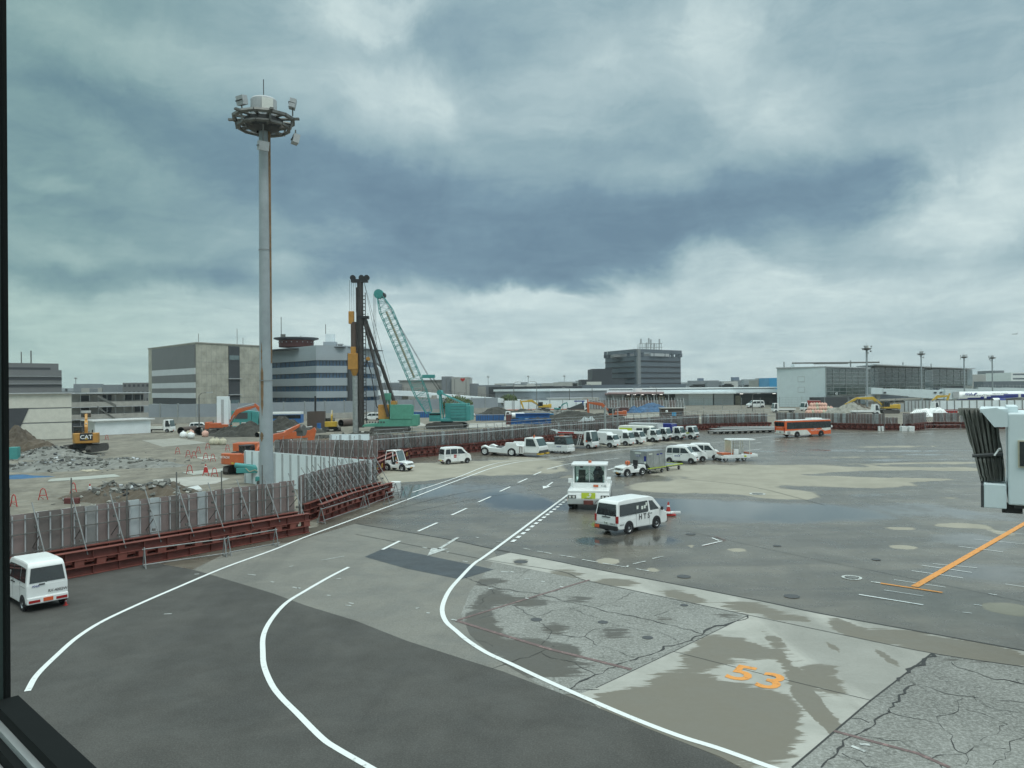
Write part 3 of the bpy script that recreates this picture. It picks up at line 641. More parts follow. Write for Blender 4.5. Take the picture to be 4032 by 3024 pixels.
ballast(G(1478,1872), G(1612,1806), 'striped red-brown beam right behind the frame tug', True, 'red-brown ballast beams', 1.2)
E = fence(gp((1490,1818),(1640,1802),(1899,1778),(2200,1741),(2480,1715)), 'long hoarding with scaffold walkway behind the parked trucks', braces=2.2, tall=1, h=2.9, beamlab='red-brown ballast beam behind the parked trucks')
E2 = fence(gp((2480,1715),(2779,1693),(3040,1686)), 'hoarding with slanting braces behind the flat dollies', braces=2.0, tall=1, h=2.9, beamlab='red-brown ballast beam behind the flat dollies')
F1 = fence(gp((3047,1685),(3263,1690),(3474,1696)), 'brown hoarding behind the orange and white bus', braces=3.2, h=3.0, beamlab='red-brown ballast beam behind the orange and white bus')
F2 = fence(gp((3484,1694),(3546,1694)), 'low brown hoarding in the gap between two taller runs', braces=2.5, h=2.3, beamlab='low red-brown beam in the hoarding gap')
F3 = fence(gp((3550,1694),(3592,1695)), 'short brown hoarding corner beside the white blocks', braces=0, h=3.1, beamlab='short red-brown beam end with orange hatching', hatch=True)
F4 = fence(gp((3594,1696),(3682,1685)), 'hoarding with crowded braces running away from the road', braces=1.0, h=3.0, beamlab='receding red-brown beam with square openings')
F5 = fence(gp((3686,1687),(3790,1687),(4250,1690)), 'brown hoarding at far right behind the boarding bridge bellows', braces=3.0, h=2.9, beamlab='red-brown beam left of the boarding bridge bellows')
def blocks(px, py, lb):
    p = G(px, py); mb = MB(); mb.box((0,0,.45), (.95,.95,.9), 'paintwhite'); o = mb.build('concrete_block', bevel=.03); o.location = p; tag(o, lb, 'concrete block', 'white blocks at the hoarding foot'); return o
for px, lb in ((3462, 'narrow white block at the end of the bus-side hoarding'), (3475, 'second narrow white block beside the hoarding gap')): o = blocks(px, 1698, lb); o.scale = (.35, .35, 1)
blocks(3557, 1698, 'left one of two square white blocks below the hatched beam'); blocks(3586, 1698, 'right one of two square white blocks below the hatched beam')
o = blocks(1558, 1935, 'white block under the beam end by the puddle'); o.scale = (.8,.8,.9)
# tube barricades along the near ballast
def trestle(a, b, label):
    d = b-a; l = d.length; r0 = math.atan2(d.y, d.x); root = thing('tube_barricade', label, 'barricade', a, r0, 'steel tube barricades at the hoarding foot')
    for x in (0.1, l-.1):
        mb = MB(); mb.cyl((x,-.28,0), (x,0,.98), .03, 'tube', n=6); mb.cyl((x,.28,0), (x,0,.98), .03, 'tube', n=6); mb.cyl((x,-.28,.08), (x,.28,.08), .025, 'tube', n=6); mb.build('a_frame', root)
    mb = MB(); mb.cyl((0,0,.9), (l,0,.9), .03, 'tube', n=6); mb.cyl((0,-.22,.2), (l,-.22,.2), .03, 'tube', n=6); mb.build('rail', root)
trestle(G(560,2238), G(892,2190), 'steel tube barricade along the middle of the near beam'); trestle(G(892,2188), G(1092,2150), 'steel tube barricade at the right end of the near beam')
trestle(G(1262,2062), G(1435,2003), 'steel tube barricade in front of the stepped beam'); trestle(G(1520,1990), G(1590,1968), 'steel tube barricade standing alone in the puddle')
trestle(G(1440,1998), G(1560,1950), 'low steel tube barricade below the jutting beam end'); 
trestle(G(3640,1692), G(3785,1692), 'grey barricade frame left of the boarding bridge bellows')
# ---------------------------------------------------------------- noise barrier along the expressway
def barrier(pix, label, h=3.0, base='conc', step=4.0, pan='barrier', bh=1.0, name='noise_barrier', lead='galv', grp=None):
    P = [Vector((G(*p).x, G(*p).y, 0)) for p in pix]; P = spline(P, 4) if len(P) > 2 else P
    root = thing(name, label, 'fence', P[0], 0, grp); O = P[0]; pm, po, bs = MB(), MB(), MB(); few = sum((b_-a_).length for a_, b_ in zip(P, P[1:]))/step < 95
    for a, b in zip(P, P[1:]):
        d = b-a; l = d.length; d.normalize(); r0 = math.atan2(d.y, d.x); c = (a+b)/2-O
        if bh: bs.box(c+Vector((0,0,bh/2)), (l, .5, bh), base, r0)
        pm.box(c+Vector((0,0,(h+bh)/2)), (l, .12, h-bh), pan, r0)
        n = max(1, round(l/step))
        for i in range(n):
            if few: po = MB()
            po.box(a-O+d*(l*i/n)-Vector((-d.y, d.x, 0))*(-.0)+Vector((0,0,h/2+.1)), (.28, .36, h+.2), lead, r0)
            if few: po.build('post', root)
    pm.build('panels', root); few or po.build('posts', root); 
    if bh: bs.build('base_wall', root)
    return root
barrier([(560,1668),(854,1665),(1200,1652),(1500,1640),(1750,1630),(1960,1622)], 'long grey noise barrier with light posts curving below the office block', 5.0, bh=1.6, step=5.5)
barrier([(1985,1616),(2120,1614),(2320,1612)], 'white panel fence behind the yellow excavator', 3.6, bh=.3, step=7, pan='whpanel', base='orange', lead='ltgrey')
r_ = barrier([(3700,1618),(4300,1616)], 'white panel fence in front of the parked airliner', 3.2, bh=.45, step=2.1, pan='whpanel', base='rust', lead='grey')
# inner hoarding seen from behind, with raking props
def propped(pix, label, h=3.4, n=34):
    a, b = G(*pix[0]), G(*pix[1]); d = b-a; l = d.length; root = thing('propped_hoarding', label, 'fence', a, math.atan2(d.y, d.x), None)
    mb = MB()
    for i in range(int(l/.9)): mb.bx(i*.9, i*.9+.88, -.03+.04*(i % 2), .03+.04*(i % 2), 0, h, random.choice(['platebrown','platebrown','plategrey']))
    mb.build('panel_sheet', root)
    for i in range(n):
        pb = MB(); x = l*(i+.5)/n; pb.cyl((x-.3,-.2,h+.9), (x+.5,-3.2,.3), .075, 'galv', n=6); pb.cyl((x-.1,-1.0,h*.45), (x+.25,-2.4,.3), .06, 'galv', n=5); pb.build('raking_prop', root)
propped([(2318,1612),(2700,1612)], 'inner brown hoarding with many raking props by the blue tarps')
# chain-link runs
def chainlink(pix, label, h=3.0, step=4.5, bend=False, grp='chain-link fences beyond the site'):
    a, b = G(*pix[0]), G(*pix[1]); d = b-a; l = d.length; root = thing('chain_link_fence', label, 'fence', a, math.atan2(d.y, d.x), grp)
    po, wi = MB(), MB(); n = int(l/step)
    for i in range(n+1):
        x = l*i/n; po = MB(); po.cyl((x,0,0), (x,0,h), .09, 'galv', n=6)
        if bend: po.cyl((x,0,h), (x+.4,-.4,h+.6), .08, 'galv', n=5)
        po.build('post', root)
    for k in range(7): wi.cyl((0,0,h*(k+.5)/7), (l,0,h*(k+.5)/7), .018, 'galvdk', n=4)
    for k in range(int(l/.5)): wi.cyl((k*.5,0,.1), (k*.5,0,h), .012, 'galvdk', n=3)
    wi.build('mesh_wires', root)
chainlink([(2700,1613),(3070,1613)], 'chain-link fence in front of the long cargo shed', 4.2, 6)
chainlink([(3070,1610),(3340,1611)], 'chain-link fence in front of the pale blank-walled terminal end', 4.4, 6.5)
chainlink([(3340,1617),(3560,1616)], 'chain-link fence with bent tops behind the yellow excavator', 3.2, 2.6, True)
wall_panels(G(3435,1622), G(3562,1622), 'grey sheet wall between the yellow excavators', 2.6, mats=('plategrey','ltgrey'), outer=False)
wall_panels(G(3562,1622), G(3700,1620), 'pale ribbed sheet wall right of the yellow excavator', 3.4, mats=('plateltg','ltgrey'), outer=False, stripe='galvdk')
# ================================================================ buildings
def bface(mb, a, b, z0, z1, m, t=.06):    # vertical slab on the line a-b (camera side when a is left of b)
    d = (b-a); l = d.length; d.normalize(); nn = Vector((d.y, -d.x, 0))
    mb.box((a+b)/2*1+nn*(t/2)+Vector((0,0,(z0+z1)/2-(a.z+b.z)/2)), (l, t, z1-z0), m, math.atan2(d.y, d.x))
def blockpoly(name, P, z0, z1, m, parent, nm='wall'):
    mb = MB(); mb.prism([(p.x, p.y) for p in P], 'z', z0, z1, m); return mb.build(nm, parent)
def fl(p): return Vector((p.x, p.y, 0))
# --- concrete block with striped side
bc = thing('concrete_building', 'bare concrete building with white-banded grey side left of the mast', 'building')
c0, cL, cR = fl(D(774,1500,240)), fl(D(585,1500,272)), fl(D(1030,1500,262)); cB = cL+cR-c0
hC = D(774,1351,240).z
blockpoly('w', [cL, c0, cR, cB], 0, hC, 'concwall', bc)
def sub(a, b, t0, t1): return a+(b-a)*t0, a+(b-a)*t1
mb = MB(); s0, s1 = sub(cL, c0, .10, .985)
def ZY(py, px=774, d=240): return D(px, py, d).z
mb_w = MB()
for (y0, y1, m_) in [(1355,1448,'panelgrey'),(1448,1473,'panelwhite'),(1473,1505,'panelgrey'),(1505,1527,'panelwhite'),(1527,1547,'panelgrey'),(1547,1568,'panelwhite'),(1568,1594,'slatedk'),(1594,1616,'panelwhite'),(1616,1632,'slatedk')]:
    bface(mb, s0, s1, ZY(y1), ZY(y0)-.02, m_, .35 if m_ != 'slatedk' else .1)
mb.build('cladding_bands', bc)
mb = MB(); bface(mb, *sub(c0, cR, .47, .64), 0, hC-.4, 'slatedk', .2); mb.build('stair_strip', bc)
mb = MB(); bface(mb, *sub(c0, cR, .48, .63), ZY(1412), ZY(1394), 'glasslt', .26); mb.build('window', bc)
mb = MB(); bface(mb, *sub(c0, cR, .50, .63), ZY(1592), ZY(1578), 'glasslt', .26); mb.build('window', bc)
for y_ in (1490, 1556):
    mb = MB(); bface(mb, *sub(c0, cR, .46, .66), ZY(y_+2), ZY(y_-1), 'ltgrey', .8); mb.build('balcony_ledge', bc)
mb = MB()
for i in range(1, 14):
    a_ = sub(c0, cR, i/14, i/14+.002); bface(mb, a_[0], a_[1], 0, hC-.5, 'grey', .02)
for z in (6, 9.8, 13.6, 17.4): bface(mb, c0, cR, z, z+.06, 'grey', .03)
mb.build('panel_joints', bc)
mb = MB(); bface(mb, *sub(c0, cR, .14, 1.0), ZY(1605), ZY(1601), 'slatedk', 3.5); mb.build('canopy', bc)
mb = MB(); 
for px, y0, y1, dd in ((783,1313,1352,245),(935,1294,1357,258),(958,1330,1357,258)): 
    q = fl(D(px,1500,dd)); mb.cyl((q.x,q.y,hC-1), (q.x,q.y,D(px,y0,dd).z), .10, 'grey', n=5)
mb.build('antenna', bc)
mb = MB(); P4 = [cL, c0, cR, cB]; cc = (c0+cB)/2
mb.prism([(cc.x+(p.x-cc.x)*1.012, cc.y+(p.y-cc.y)*1.012) for p in P4], 'z', hC, hC+.35, 'conc'); mb.build('roof_edge', bc)
# --- stepped blue-grey office block with red turret
bo = thing('office_building', 'stepped blue-grey office block with dark ribbon windows and red rooftop drum', 'building')
pts = [(1022,288),(1178,268),(1245,258),(1365,262),(1482,290)]
FP = [fl(D(x, 1500, d_)) for x, d_ in pts]; back = [fl(D(1500,1500,345)), fl(D(1040,1500,345))]
def Zo(y, d_=262): return D(1245, y, d_).z
zo = Zo
levels = [(1362,1392,'blupanel',0),(1392,1420,'blupanel',.7),(1420,1442,'glassblue',-.1),(1442,1469,'blupanel',.5),(1469,1489,'glassblue',-.1),(1489,1519,'blupanel',.5),(1519,1541,'glassblue',-.1),(1541,1566,'blupanel',.5),(1566,1588,'glassblue',-.1),(1586,1640,'blupanel',.0)]
cen = fl(D(1260,1500,310))
for y0, y1, m_, off in levels:
    z1, z0 = zo(y0), max(0, zo(y1)); PP = []
    for p in FP+back: v = (p-cen); PP.append(cen+v*(1+off/v.length))
    if y0 == 1566: z0 = z0
    blockpoly('w', PP, z0+.01, z1, m_, bo, 'ribbon_window' if m_ == 'glassblue' else 'wall')
mb = MB(); 
for i in range(4):
    n_ = 9
    for j in range(n_):
        a_ = FP[i]+(FP[i+1]-FP[i])*j/n_; v = a_-cen; a_ = cen+v*(1+(-.05)/v.length)
        mb.box((a_.x, a_.y, (zo(1586)+zo(1421))/2), (.18, .18, zo(1421)-zo(1586)), 'navy' if 0 else 'dkgrey')
mb.build('window_mullions', bo)
mb = MB(); a_, b_ = sub(FP[3], FP[4], -.0, .10); bface(mb, a_-Vector((3,0,0))*0, b_, zo(1640), zo(1392), 'slatedk', 1.0); mb.build('stair_recess', bo)
mb = MB(); 
for p0, p1 in ((FP[0], FP[1]), (FP[2]+(FP[3]-FP[2])*.6, FP[4])): bface(mb, p0, p1, zo(1370), zo(1367), 'slatedk', 3.0)
mb.build('roof_eaves', bo)
dr = fl(D(1168,1500,282)); mb = MB(); z_ = D(1168,1362,282).z; mb.lathe([(6.2, z_-.5), (6.2, D(1168,1341,282).z)], 'redroof', (dr.x, dr.y, 0), 32); mb.build('turret', bo)
mb = MB(); zt = D(1168,1341,282).z; mb.lathe([(6.4, zt), (8.0, zt+.5), (8.0, zt+.9), (0, zt+1.1)], 'slatedk', (dr.x, dr.y, 0), 36); mb.build('turret_roof', bo)
mb = MB()
for i in range(20):
    a_ = 2*math.pi*i/20; mb.box((dr.x+6.22*math.cos(a_), dr.y+6.22*math.sin(a_), (z_+zt)/2+.2), (.3, .3, .35), 'ltgrey', a_)
mb.build('turret_lamps', bo)
mb = MB()
for px, yt, dd in ((1109,1248,282),(1284,1277,285),(1186,1322,285),(1168,1325,285),(1148,1330,285)): q = fl(D(px,1500,dd)); mb.cyl((q.x,q.y,zt-1), (q.x,q.y,D(px,yt,dd).z), .12, 'dkgrey', n=5)
q = fl(D(1116,1500,282)); mb.box((q.x,q.y,zt+1.6), (1.8,.2,1.6), 'galvdk'); mb.build('antenna', bo)
q = fl(D(1302,1500,285)); mb = MB(); mb.box((q.x,q.y,zo(1362)+1.3), (4.6,3,2.8), 'blupanel'); mb.box((q.x,q.y,zo(1362)+4), (3,2.6,3.2), 'whpanel'); mb.build('roof_plant', bo)
q = fl(D(1341,1500,285)); mb = MB(); mb.box((q.x,q.y,zo(1362)+.9), (1.4,1.4,1.4), 'brownwall'); mb.box((q.x,q.y,zo(1362)+1.8), (2.2,1.8,.4), 'ltgrey'); mb.build('roof_vent', bo)
# --- tower block with steel crown
bt = thing('tower_building', 'dark grey tower block with open steel crown and rooftop aerials', 'building')
t0, tL, tR = fl(D(2508,1500,420)), fl(D(2384,1500,452)), fl(D(2681,1500,445)); tB = tL+tR-t0
Zt = lambda y: D(2508, y, 420).z
blockpoly('w', [tL, t0, tR, tB], 0, Zt(1400), 'slate', bt)
mb = MB()
for y_ in (1420, 1443, 1466, 1488, 1510):
    for a_, b_ in (sub(tL, t0, .0, .93), sub(t0, tR, .06, .99)): bface(mb, a_, b_, Zt(y_+3), Zt(y_-2), 'slatedk', .25)
mb.build('window_bands', bt)
mb = MB(); a_, b_ = sub(t0, tR, -.01, .05); bface(mb, a_, b_, 0, Zt(1375), 'grey', 1.2); mb.build('corner_pier', bt)
mb = MB()
for a_, b_ in ((tL, t0), (t0, tR), (tR, tB), (tB, tL)):
    bface(mb, a_, b_, Zt(1388), Zt(1374), 'slate', .8)
    for tt in ([0, .12, .45, .75, .97] if a_ is tL else [.0, .12, .35, .6, .8, .97]):
        c_ = a_+(b_-a_)*tt; mb.box((c_.x, c_.y, Zt(1394)), (1.6, 1.6, Zt(1386)-Zt(1401)), 'slate')
mb.build('crown_frame', bt)
mb = MB(); cc = (t0+tB)/2; mb.box((cc.x-6, cc.y, Zt(1396)), (26, 30, Zt(1390)-Zt(1402)), 'grey'); a_, b_ = sub(t0, tR, .28, .70); bface(mb, a_, b_, Zt(1401), Zt(1389), 'ltgrey', .9); mb.build('rooftop_plant', bt)
mb = MB(); q = fl(D(2560,1500,440)); zr = Zt(1374)
for i in range(8):
    for j in range(2): mb.cyl((q.x-6+i*1.8, q.y+j*5, zr-2), (q.x-6+i*1.8, q.y+j*5, zr+4), .16, 'galv', n=4)
for z in (zr, zr+1.8, zr+4): mb.box((q.x+.5, q.y, z), (13.5, .3, .25), 'galv')
mb.build('rooftop_rack', bt)
mb = MB()
for px, y_ in ((2525,1335),(2548,1350),(2556,1333),(2564,1338),(2577,1352),(2598,1336)):
    q = fl(D(px,1500,440)); mb.cyl((q.x,q.y,zr), (q.x,q.y,D(px,y_,440).z), .18, 'galv', n=5); mb.box((q.x,q.y,D(px,y_+9,440).z), (.8,.8,3), 'ltgrey')
mb.build('aerial', bt)
mb = MB(); M = Matrix.Rotation(math.atan2((t0-tL).y, (t0-tL).x), 4, 'Z') @ Matrix.Rotation(R(90), 4, 'X'); q = tL+(t0-tL)*.13; nn = Vector(((t0-tL).y, -(t0-tL).x, 0)).normalized()
M.translation = q+nn*1.0+Vector((0,0,Zt(1381))); mb.text('F', 3.0, M, 'white', .1); mb.build('wall_emblem', bt)
# annexes
def simple_bldg(name, label, x0, x1, ytop, dist, depth, m, cat='building', ybase=None, wins=None, roof=None, grp=None, extra=None, skew=0):
    a_, b_ = fl(D(x0, 1500, dist)), fl(D(x1, 1500, dist+skew)); root = thing(name, label, cat, a_, math.atan2(b_.y-a_.y, b_.x-a_.x), grp); l = (b_-a_).length
    zt_ = D((x0+x1)/2, ytop, dist+skew/2).z; mb = MB(); mb.bx(0, l, 0, depth, 0, zt_, m); mb.build('wall', root)
    if roof: mb = MB(); mb.bx(-.6, l+.6, -.6, depth+.6, zt_+.003, zt_+roof[1], roof[0]); mb.build('roof', root)
    if wins:
        nx, nz, wf, hf, mm = wins
        for j in range(nz):
            for i in range(nx):
                mb = MB(); cxx, czz = l*(i+.5)/nx, zt_*(j+.6)/nz; mb.bx(cxx-l/nx*wf/2, cxx+l/nx*wf/2, -.05, .1, czz-zt_/nz*hf/2, czz+zt_/nz*hf/2, mm); mb.build('window', root)
    if extra: extra(root, l, zt_)
    return root
simple_bldg('plant_building', 'near-black windowless block left of the tower', 2333, 2410, 1452, 415, 26, 'slatedk')
simple_bldg('plant_building', 'low near-black block at the foot of the tower', 2290, 2460, 1494, 410, 20, 'slatedk')
simple_bldg('roof_plant_block', 'cream rooftop cooling units in front of the near-black block', 2312, 2368, 1503, 405, 4, 'cream', 'rooftop plant')
simple_bldg('plant_building', 'broad dark grey base of the tower behind the cargo shed', 2290, 2700, 1514, 400, 20, 'slate')
simple_bldg('warehouse', 'black cubic warehouse left of the cargo shed', 2208, 2292, 1520, 360, 40, 'slatedk', skew=20)
# --- long cargo shed
sh = thing('cargo_shed', 'long low white cargo shed with pink canopy and loading bays', 'building')
s0_, s1_ = fl(D(2262,1500,345)), fl(D(3075,1500,330)); sd = (s1_-s0_).normalized(); sn = Vector((-sd.y, sd.x, 0)); Ls = (s1_-s0_).length; sh.location = s0_; sh.rotation_euler = (0, 0, math.atan2(sd.y, sd.x))
Zs = lambda y: D(2650, y, 337).z
mb = MB(); mb.bx(0, Ls, 14, 60, 0, Zs(1533), 'whpanel'); mb.bx(0, Ls, 14.1, 59, Zs(1533)+.01, Zs(1530), 'slate'); mb.build('wall', sh)
mb = MB(); mb.bx(-4, Ls+2, 8, 13.8, Zs(1531), Zs(1527), 'white'); mb.build('roof', sh)
k_ = lambda px: (px-2262)/(3075-2262)*Ls
mb = MB(); mb.bx(0, k_(2400), -4, 6, Zs(1551), Zs(1546), 'pinkroof'); mb.bx(k_(2400), k_(2622), -4.5, 6.5, Zs(1550), Zs(1543), 'pinkroof'); mb.bx(k_(2622), k_(2900), -4, 6, Zs(1551), Zs(1545), 'whpanel'); mb.bx(k_(2900), k_(3075), -2, 6, Zs(1553), Zs(1549), 'panelgrey'); mb.build('canopy', sh)
mb = MB(); mb.bx(0, Ls, 6.5, 13.9, Zs(1546)-.3, Zs(1536), 'whpanel'); mb.build('clerestory', sh)
mb = MB()
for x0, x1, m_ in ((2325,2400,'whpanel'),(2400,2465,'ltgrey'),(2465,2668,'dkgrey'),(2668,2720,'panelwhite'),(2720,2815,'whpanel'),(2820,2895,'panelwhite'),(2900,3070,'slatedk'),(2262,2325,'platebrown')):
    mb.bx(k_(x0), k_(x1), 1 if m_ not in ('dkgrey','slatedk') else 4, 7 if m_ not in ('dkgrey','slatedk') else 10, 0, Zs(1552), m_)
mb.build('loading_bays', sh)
for x0, x1 in ((2468,2492),(2504,2526),(2545,2560),(2600,2626),(2905,2925)):
    mb = MB(); mb.bx(k_(x0), k_(x1), 3.8, 3.95, 0, Zs(1560), 'wood'); mb.build('shutter_door', sh)
mb = MB()
for x_ in (2420,2458,2496,2531,2557,2583,2640): mb.cyl((k_(x_), -3.5, 0), (k_(x_), -3.5, Zs(1552)), .28, 'galv', n=6)
mb.build('canopy_posts', sh)
for i, x_ in enumerate((2475,2500,2530,2575,2605,2915,3038)):
    mb = MB(); mb.bx(k_(x_), k_(x_+12), -3.6, -3.0, Zs(1553), Zs(1552), 'lampglow'); mb.build('strip_lamp', sh)
mb = MB(); mb.bx(k_(2497), k_(2509), 4, 7.8, Zs(1542)-.2, Zs(1530), 'whpanel'); mb.bx(k_(2511), k_(2536), 4, 7.8, Zs(1541)-.2, Zs(1529), 'white'); mb.build('roof_unit', sh)
# warehouse grey + site sheds mid distance
simple_bldg('warehouse', 'long flat grey warehouse beyond the elevated road', 1950, 2165, 1541, 330, 40, 'barrier', roof=('whpanel', .9), skew=-20)
simple_bldg('site_cabin', 'long white low shed beyond the elevated road', 2160, 2290, 1571, 300, 8, 'white', roof=('ltgrey', .4))
simple_bldg('site_cabin', 'grey-green concrete hut in front of the cargo shed', 2262, 2358, 1566, 312, 8, 'conc', wins=(3, 1, .2, .35, 'slatedk'))
# --- terminal pier, right
tp = thing('terminal_pier', 'pale blank-walled terminal end with long green glass front behind it', 'building')
w0, w1 = fl(D(3059,1500,300)), fl(D(3250,1500,288)); g1 = fl(D(3420,1500,312))
Zp = lambda y, d_=290: D(3250, y, d_).z
ztp = Zp(1447)
bk0, bk1 = fl(D(3075,1500,345)), fl(D(3420,1500,345))
blockpoly('w', [w0, w1, w1+(bk1-w1)*.9, bk0], 0, ztp, 'bridge', tp)
mb = MB()
for yy0, yy1 in ((1481,1503),(1523,1545)):
    a_, b_ = sub(w0, w1, .44, .585)
    for (t0_, t1_, z0_, z1_) in ((0,1,Zp(yy0+1),Zp(yy0)),(0,1,Zp(yy1+1),Zp(yy1))): bface(mb, a_, b_, Zp(yy0 if t0_ else yy1)+0, z1_, 'ltgrey', .03) if False else None
    bface(mb, a_, b_, Zp(yy1), Zp(yy0), 'ltgrey', .05); bface(mb, a_+(b_-a_)*.05, b_-(b_-a_)*.05, Zp(yy1)+.15, Zp(yy0)-.15, 'bridge', .07)
mb.build('wall_louvres', tp)
def glassfront(a, b, z0, z1, nx, nz, m='glassgreen'):
    d = b-a; nn = Vector((d.y, -d.x, 0)).normalized(); mb = MB(); bface(mb, a, b, z0, z1, m, .2); mb.build('glazing', tp)
    mb = MB(); r0 = math.atan2(d.y, d.x); l = d.length
    for i in range(nx+1): q = a+d*(i/nx)+nn*.22; mb.box((q.x, q.y, (z0+z1)/2), (.20, .22, z1-z0), 'galv', r0)
    for j in range(nz+1): q = a+d*.5+nn*.22; mb.box((q.x, q.y, z0+(z1-z0)*j/nz), (l, .26, .14), 'galv', r0)
    mb.build('glazing_bars', tp)
gA, gB = w1, fl(D(3424,1500,318)); zb = Zp(1558)
blockpoly('w', [gA+Vector((0,1.2,0)), gB+Vector((0,1.2,0)), gB+Vector((10,30,0)), gA+Vector((10,40,0))], zb, ztp-.1, 'slate', tp, 'core')
glassfront(gA, gB, zb, ztp-.3, 7, 7)
gC, gD = fl(D(3456,1500,345)), fl(D(3640,1500,372)); zc = D(3540,1446,360).z; zcb = D(3540,1535,360).z
blockpoly('w', [gC+Vector((0,1.2,0)), gD+Vector((0,1.2,0)), gD+Vector((14,30,0)), gC+Vector((14,36,0))], zcb-4, zc-.1, 'slate', tp, 'core')
glassfront(gC, gD, zcb, zc-.3, 7, 6)
gE, gF = fl(D(3671,1500,392)), fl(D(3806,1500,420)); ze = D(3740,1452,405).z; zeb = D(3740,1520,405).z
blockpoly('w', [gE+Vector((0,1.2,0)), gF+Vector((0,1.2,0)), gF+Vector((16,30,0)), gE+Vector((16,36,0))], zeb-5, ze-.1, 'slate', tp, 'core')
glassfront(gE, gF, zeb, ze-.3, 5, 6)
for a_, b_, z0_, z1_ in ((gB, gC, zb, zc),(gD, gE, zcb, ze),(gF, fl(D(3827,1500,425)), zeb, ze)):
    mb = MB(); bface(mb, a_, b_, z0_, z1_-.2, 'glasslt', .3); mb.build('glass_return', tp)
mb = MB(); mb.prism([(p.x, p.y) for p in (w0+Vector((-.4,-.4,0)), w1+Vector((.4,-.4,0)), gB+Vector((0,-1.2,0)), gB+Vector((4,20,0)), bk0)], 'z', ztp+.004, ztp+.4, 'ltgrey'); mb.build('roof', tp)
mb = MB(); mb.prism([(p.x, p.y) for p in (gB+Vector((2,-2,0)), gD+Vector((2,-1.5,0)), gD+Vector((8,24,0)), gB+Vector((8,30,0)))], 'z', zc+.004, zc+.45, 'ltgrey'); mb.prism([(p.x, p.y) for p in (gD+Vector((2.5,-2,0)), gF+Vector((4,-1.5,0)), gF+Vector((8,24,0)), gD+Vector((9,30,0)))], 'z', ze+.004, ze+.4, 'ltgrey'); mb.build('roof', tp)
mb = MB()
for px, y0, y1, dd in ((3088,1425,1452,310),(3350,1419,1440,320),(3556,1427,1446,360),(3667,1432,1450,390)): q = fl(D(px,1500,dd)); mb.cyl((q.x,q.y,D(px,y1,dd).z-1), (q.x,q.y,D(px,y0,dd).z), .28, 'galv', n=6)
q = fl(D(3140,1500,320)); mb.box((q.x+2,q.y,ztp+1.2), (8,4,2), 'whpanel'); mb.box((q.x+16,q.y,ztp+2.6), (36,1.2,.6), 'galvdk'); mb.box((q.x+10,q.y,ztp+2.3), (22,.8,.5), 'galvdk')
mb.build('roof_plant', tp)
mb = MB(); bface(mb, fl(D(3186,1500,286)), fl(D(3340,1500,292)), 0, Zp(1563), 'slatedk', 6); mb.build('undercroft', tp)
mb = MB(); M = Matrix.Rotation(math.atan2((gB-gA).y, (gB-gA).x), 4, 'Z') @ Matrix.Rotation(R(90), 4, 'X'); q = gA+(gB-gA)*.2; nn = Vector(((gB-gA).y, -(gB-gA).x, 0)).normalized(); M.translation = q+nn*.5+Vector((0,0,Zp(1551))); mb.text('408', 1.5, M, 'white', .02); mb.build('gate_number', tp)
# --- left side
lt = simple_bldg('tower_building', 'dark banded high-rise at the far left edge', -60, 243, 1456, 290, 30, 'panelgrey', skew=20)
mb = MB(); l_ = (fl(D(243,1500,310))-fl(D(-60,1500,290))).length
Zl = lambda y: D(120, y, 300).z
for y_ in (1487, 1515): mb.bx(0, l_, -.15, .1, Zl(y_+9), Zl(y_), 'slatedk')
for y_ in (1481, 1511): mb.bx(0, l_, -.5, .1, Zl(y_+1.5), Zl(y_), 'ltgrey')
mb.build('window_bands', lt)
mb = MB(); mb.bx(0, l_*.97, 1, 28, Zl(1456)+.01, Zl(1429), 'panelgrey'); mb.bx(2, l_*.97-3, .8, 1.1, Zl(1455), Zl(1446), 'slatedk'); mb.build('top_storey', lt)
mb = MB(); mb.cyl((l_*.55, 8, Zl(1430)), (l_*.55, 8, Zl(1382)), .2, 'galvdk', n=5); mb.build('mast', lt); mb = MB(); mb.cyl((l_*.68, 8, Zl(1430)), (l_*.68, 8, Zl(1376)), .25, 'galvdk', n=5); mb.build('mast', lt)
# big white panelled shed far left
ws = thing('panelled_building', 'large cream-white three-tier panelled building at the left', 'building')
a_, b_ = fl(D(-500,1500,122)), fl(D(281,1500,138)); Zw = lambda y: D(150, y, 134).z; sdv = (b_-a_).normalized(); ws.location = a_; ws.rotation_euler = (0,0,math.atan2(sdv.y, sdv.x)); lw = (b_-a_).length
mb = MB()
for y0, y1 in ((1551,1606),(1611,1664),(1669,1733)): mb.bx(0, lw, 0, 20, max(0, Zw(y1)), Zw(y0), 'cream')
mb.bx(.05, lw-.05, .1, 19.9, 0, Zw(1552), 'grey'); mb.build('wall_panels', ws)
mb = MB(); mb.bx(-.5, lw+.5, -.5, 20.4, Zw(1551)+.003, Zw(1547), 'ltgrey'); mb.build('roof', ws)
kk = lambda px: (fl(D(px,1500,122+16*(px+500)/781))-a_).length
mb = MB(); mb.prism([(kk(-100), 0), (kk(52), 0), (kk(112), Zw(1608)), (kk(-100), Zw(1608))], 'y', -.12, -.02, 'slatedk'); mb.build('dark_cladding', ws)
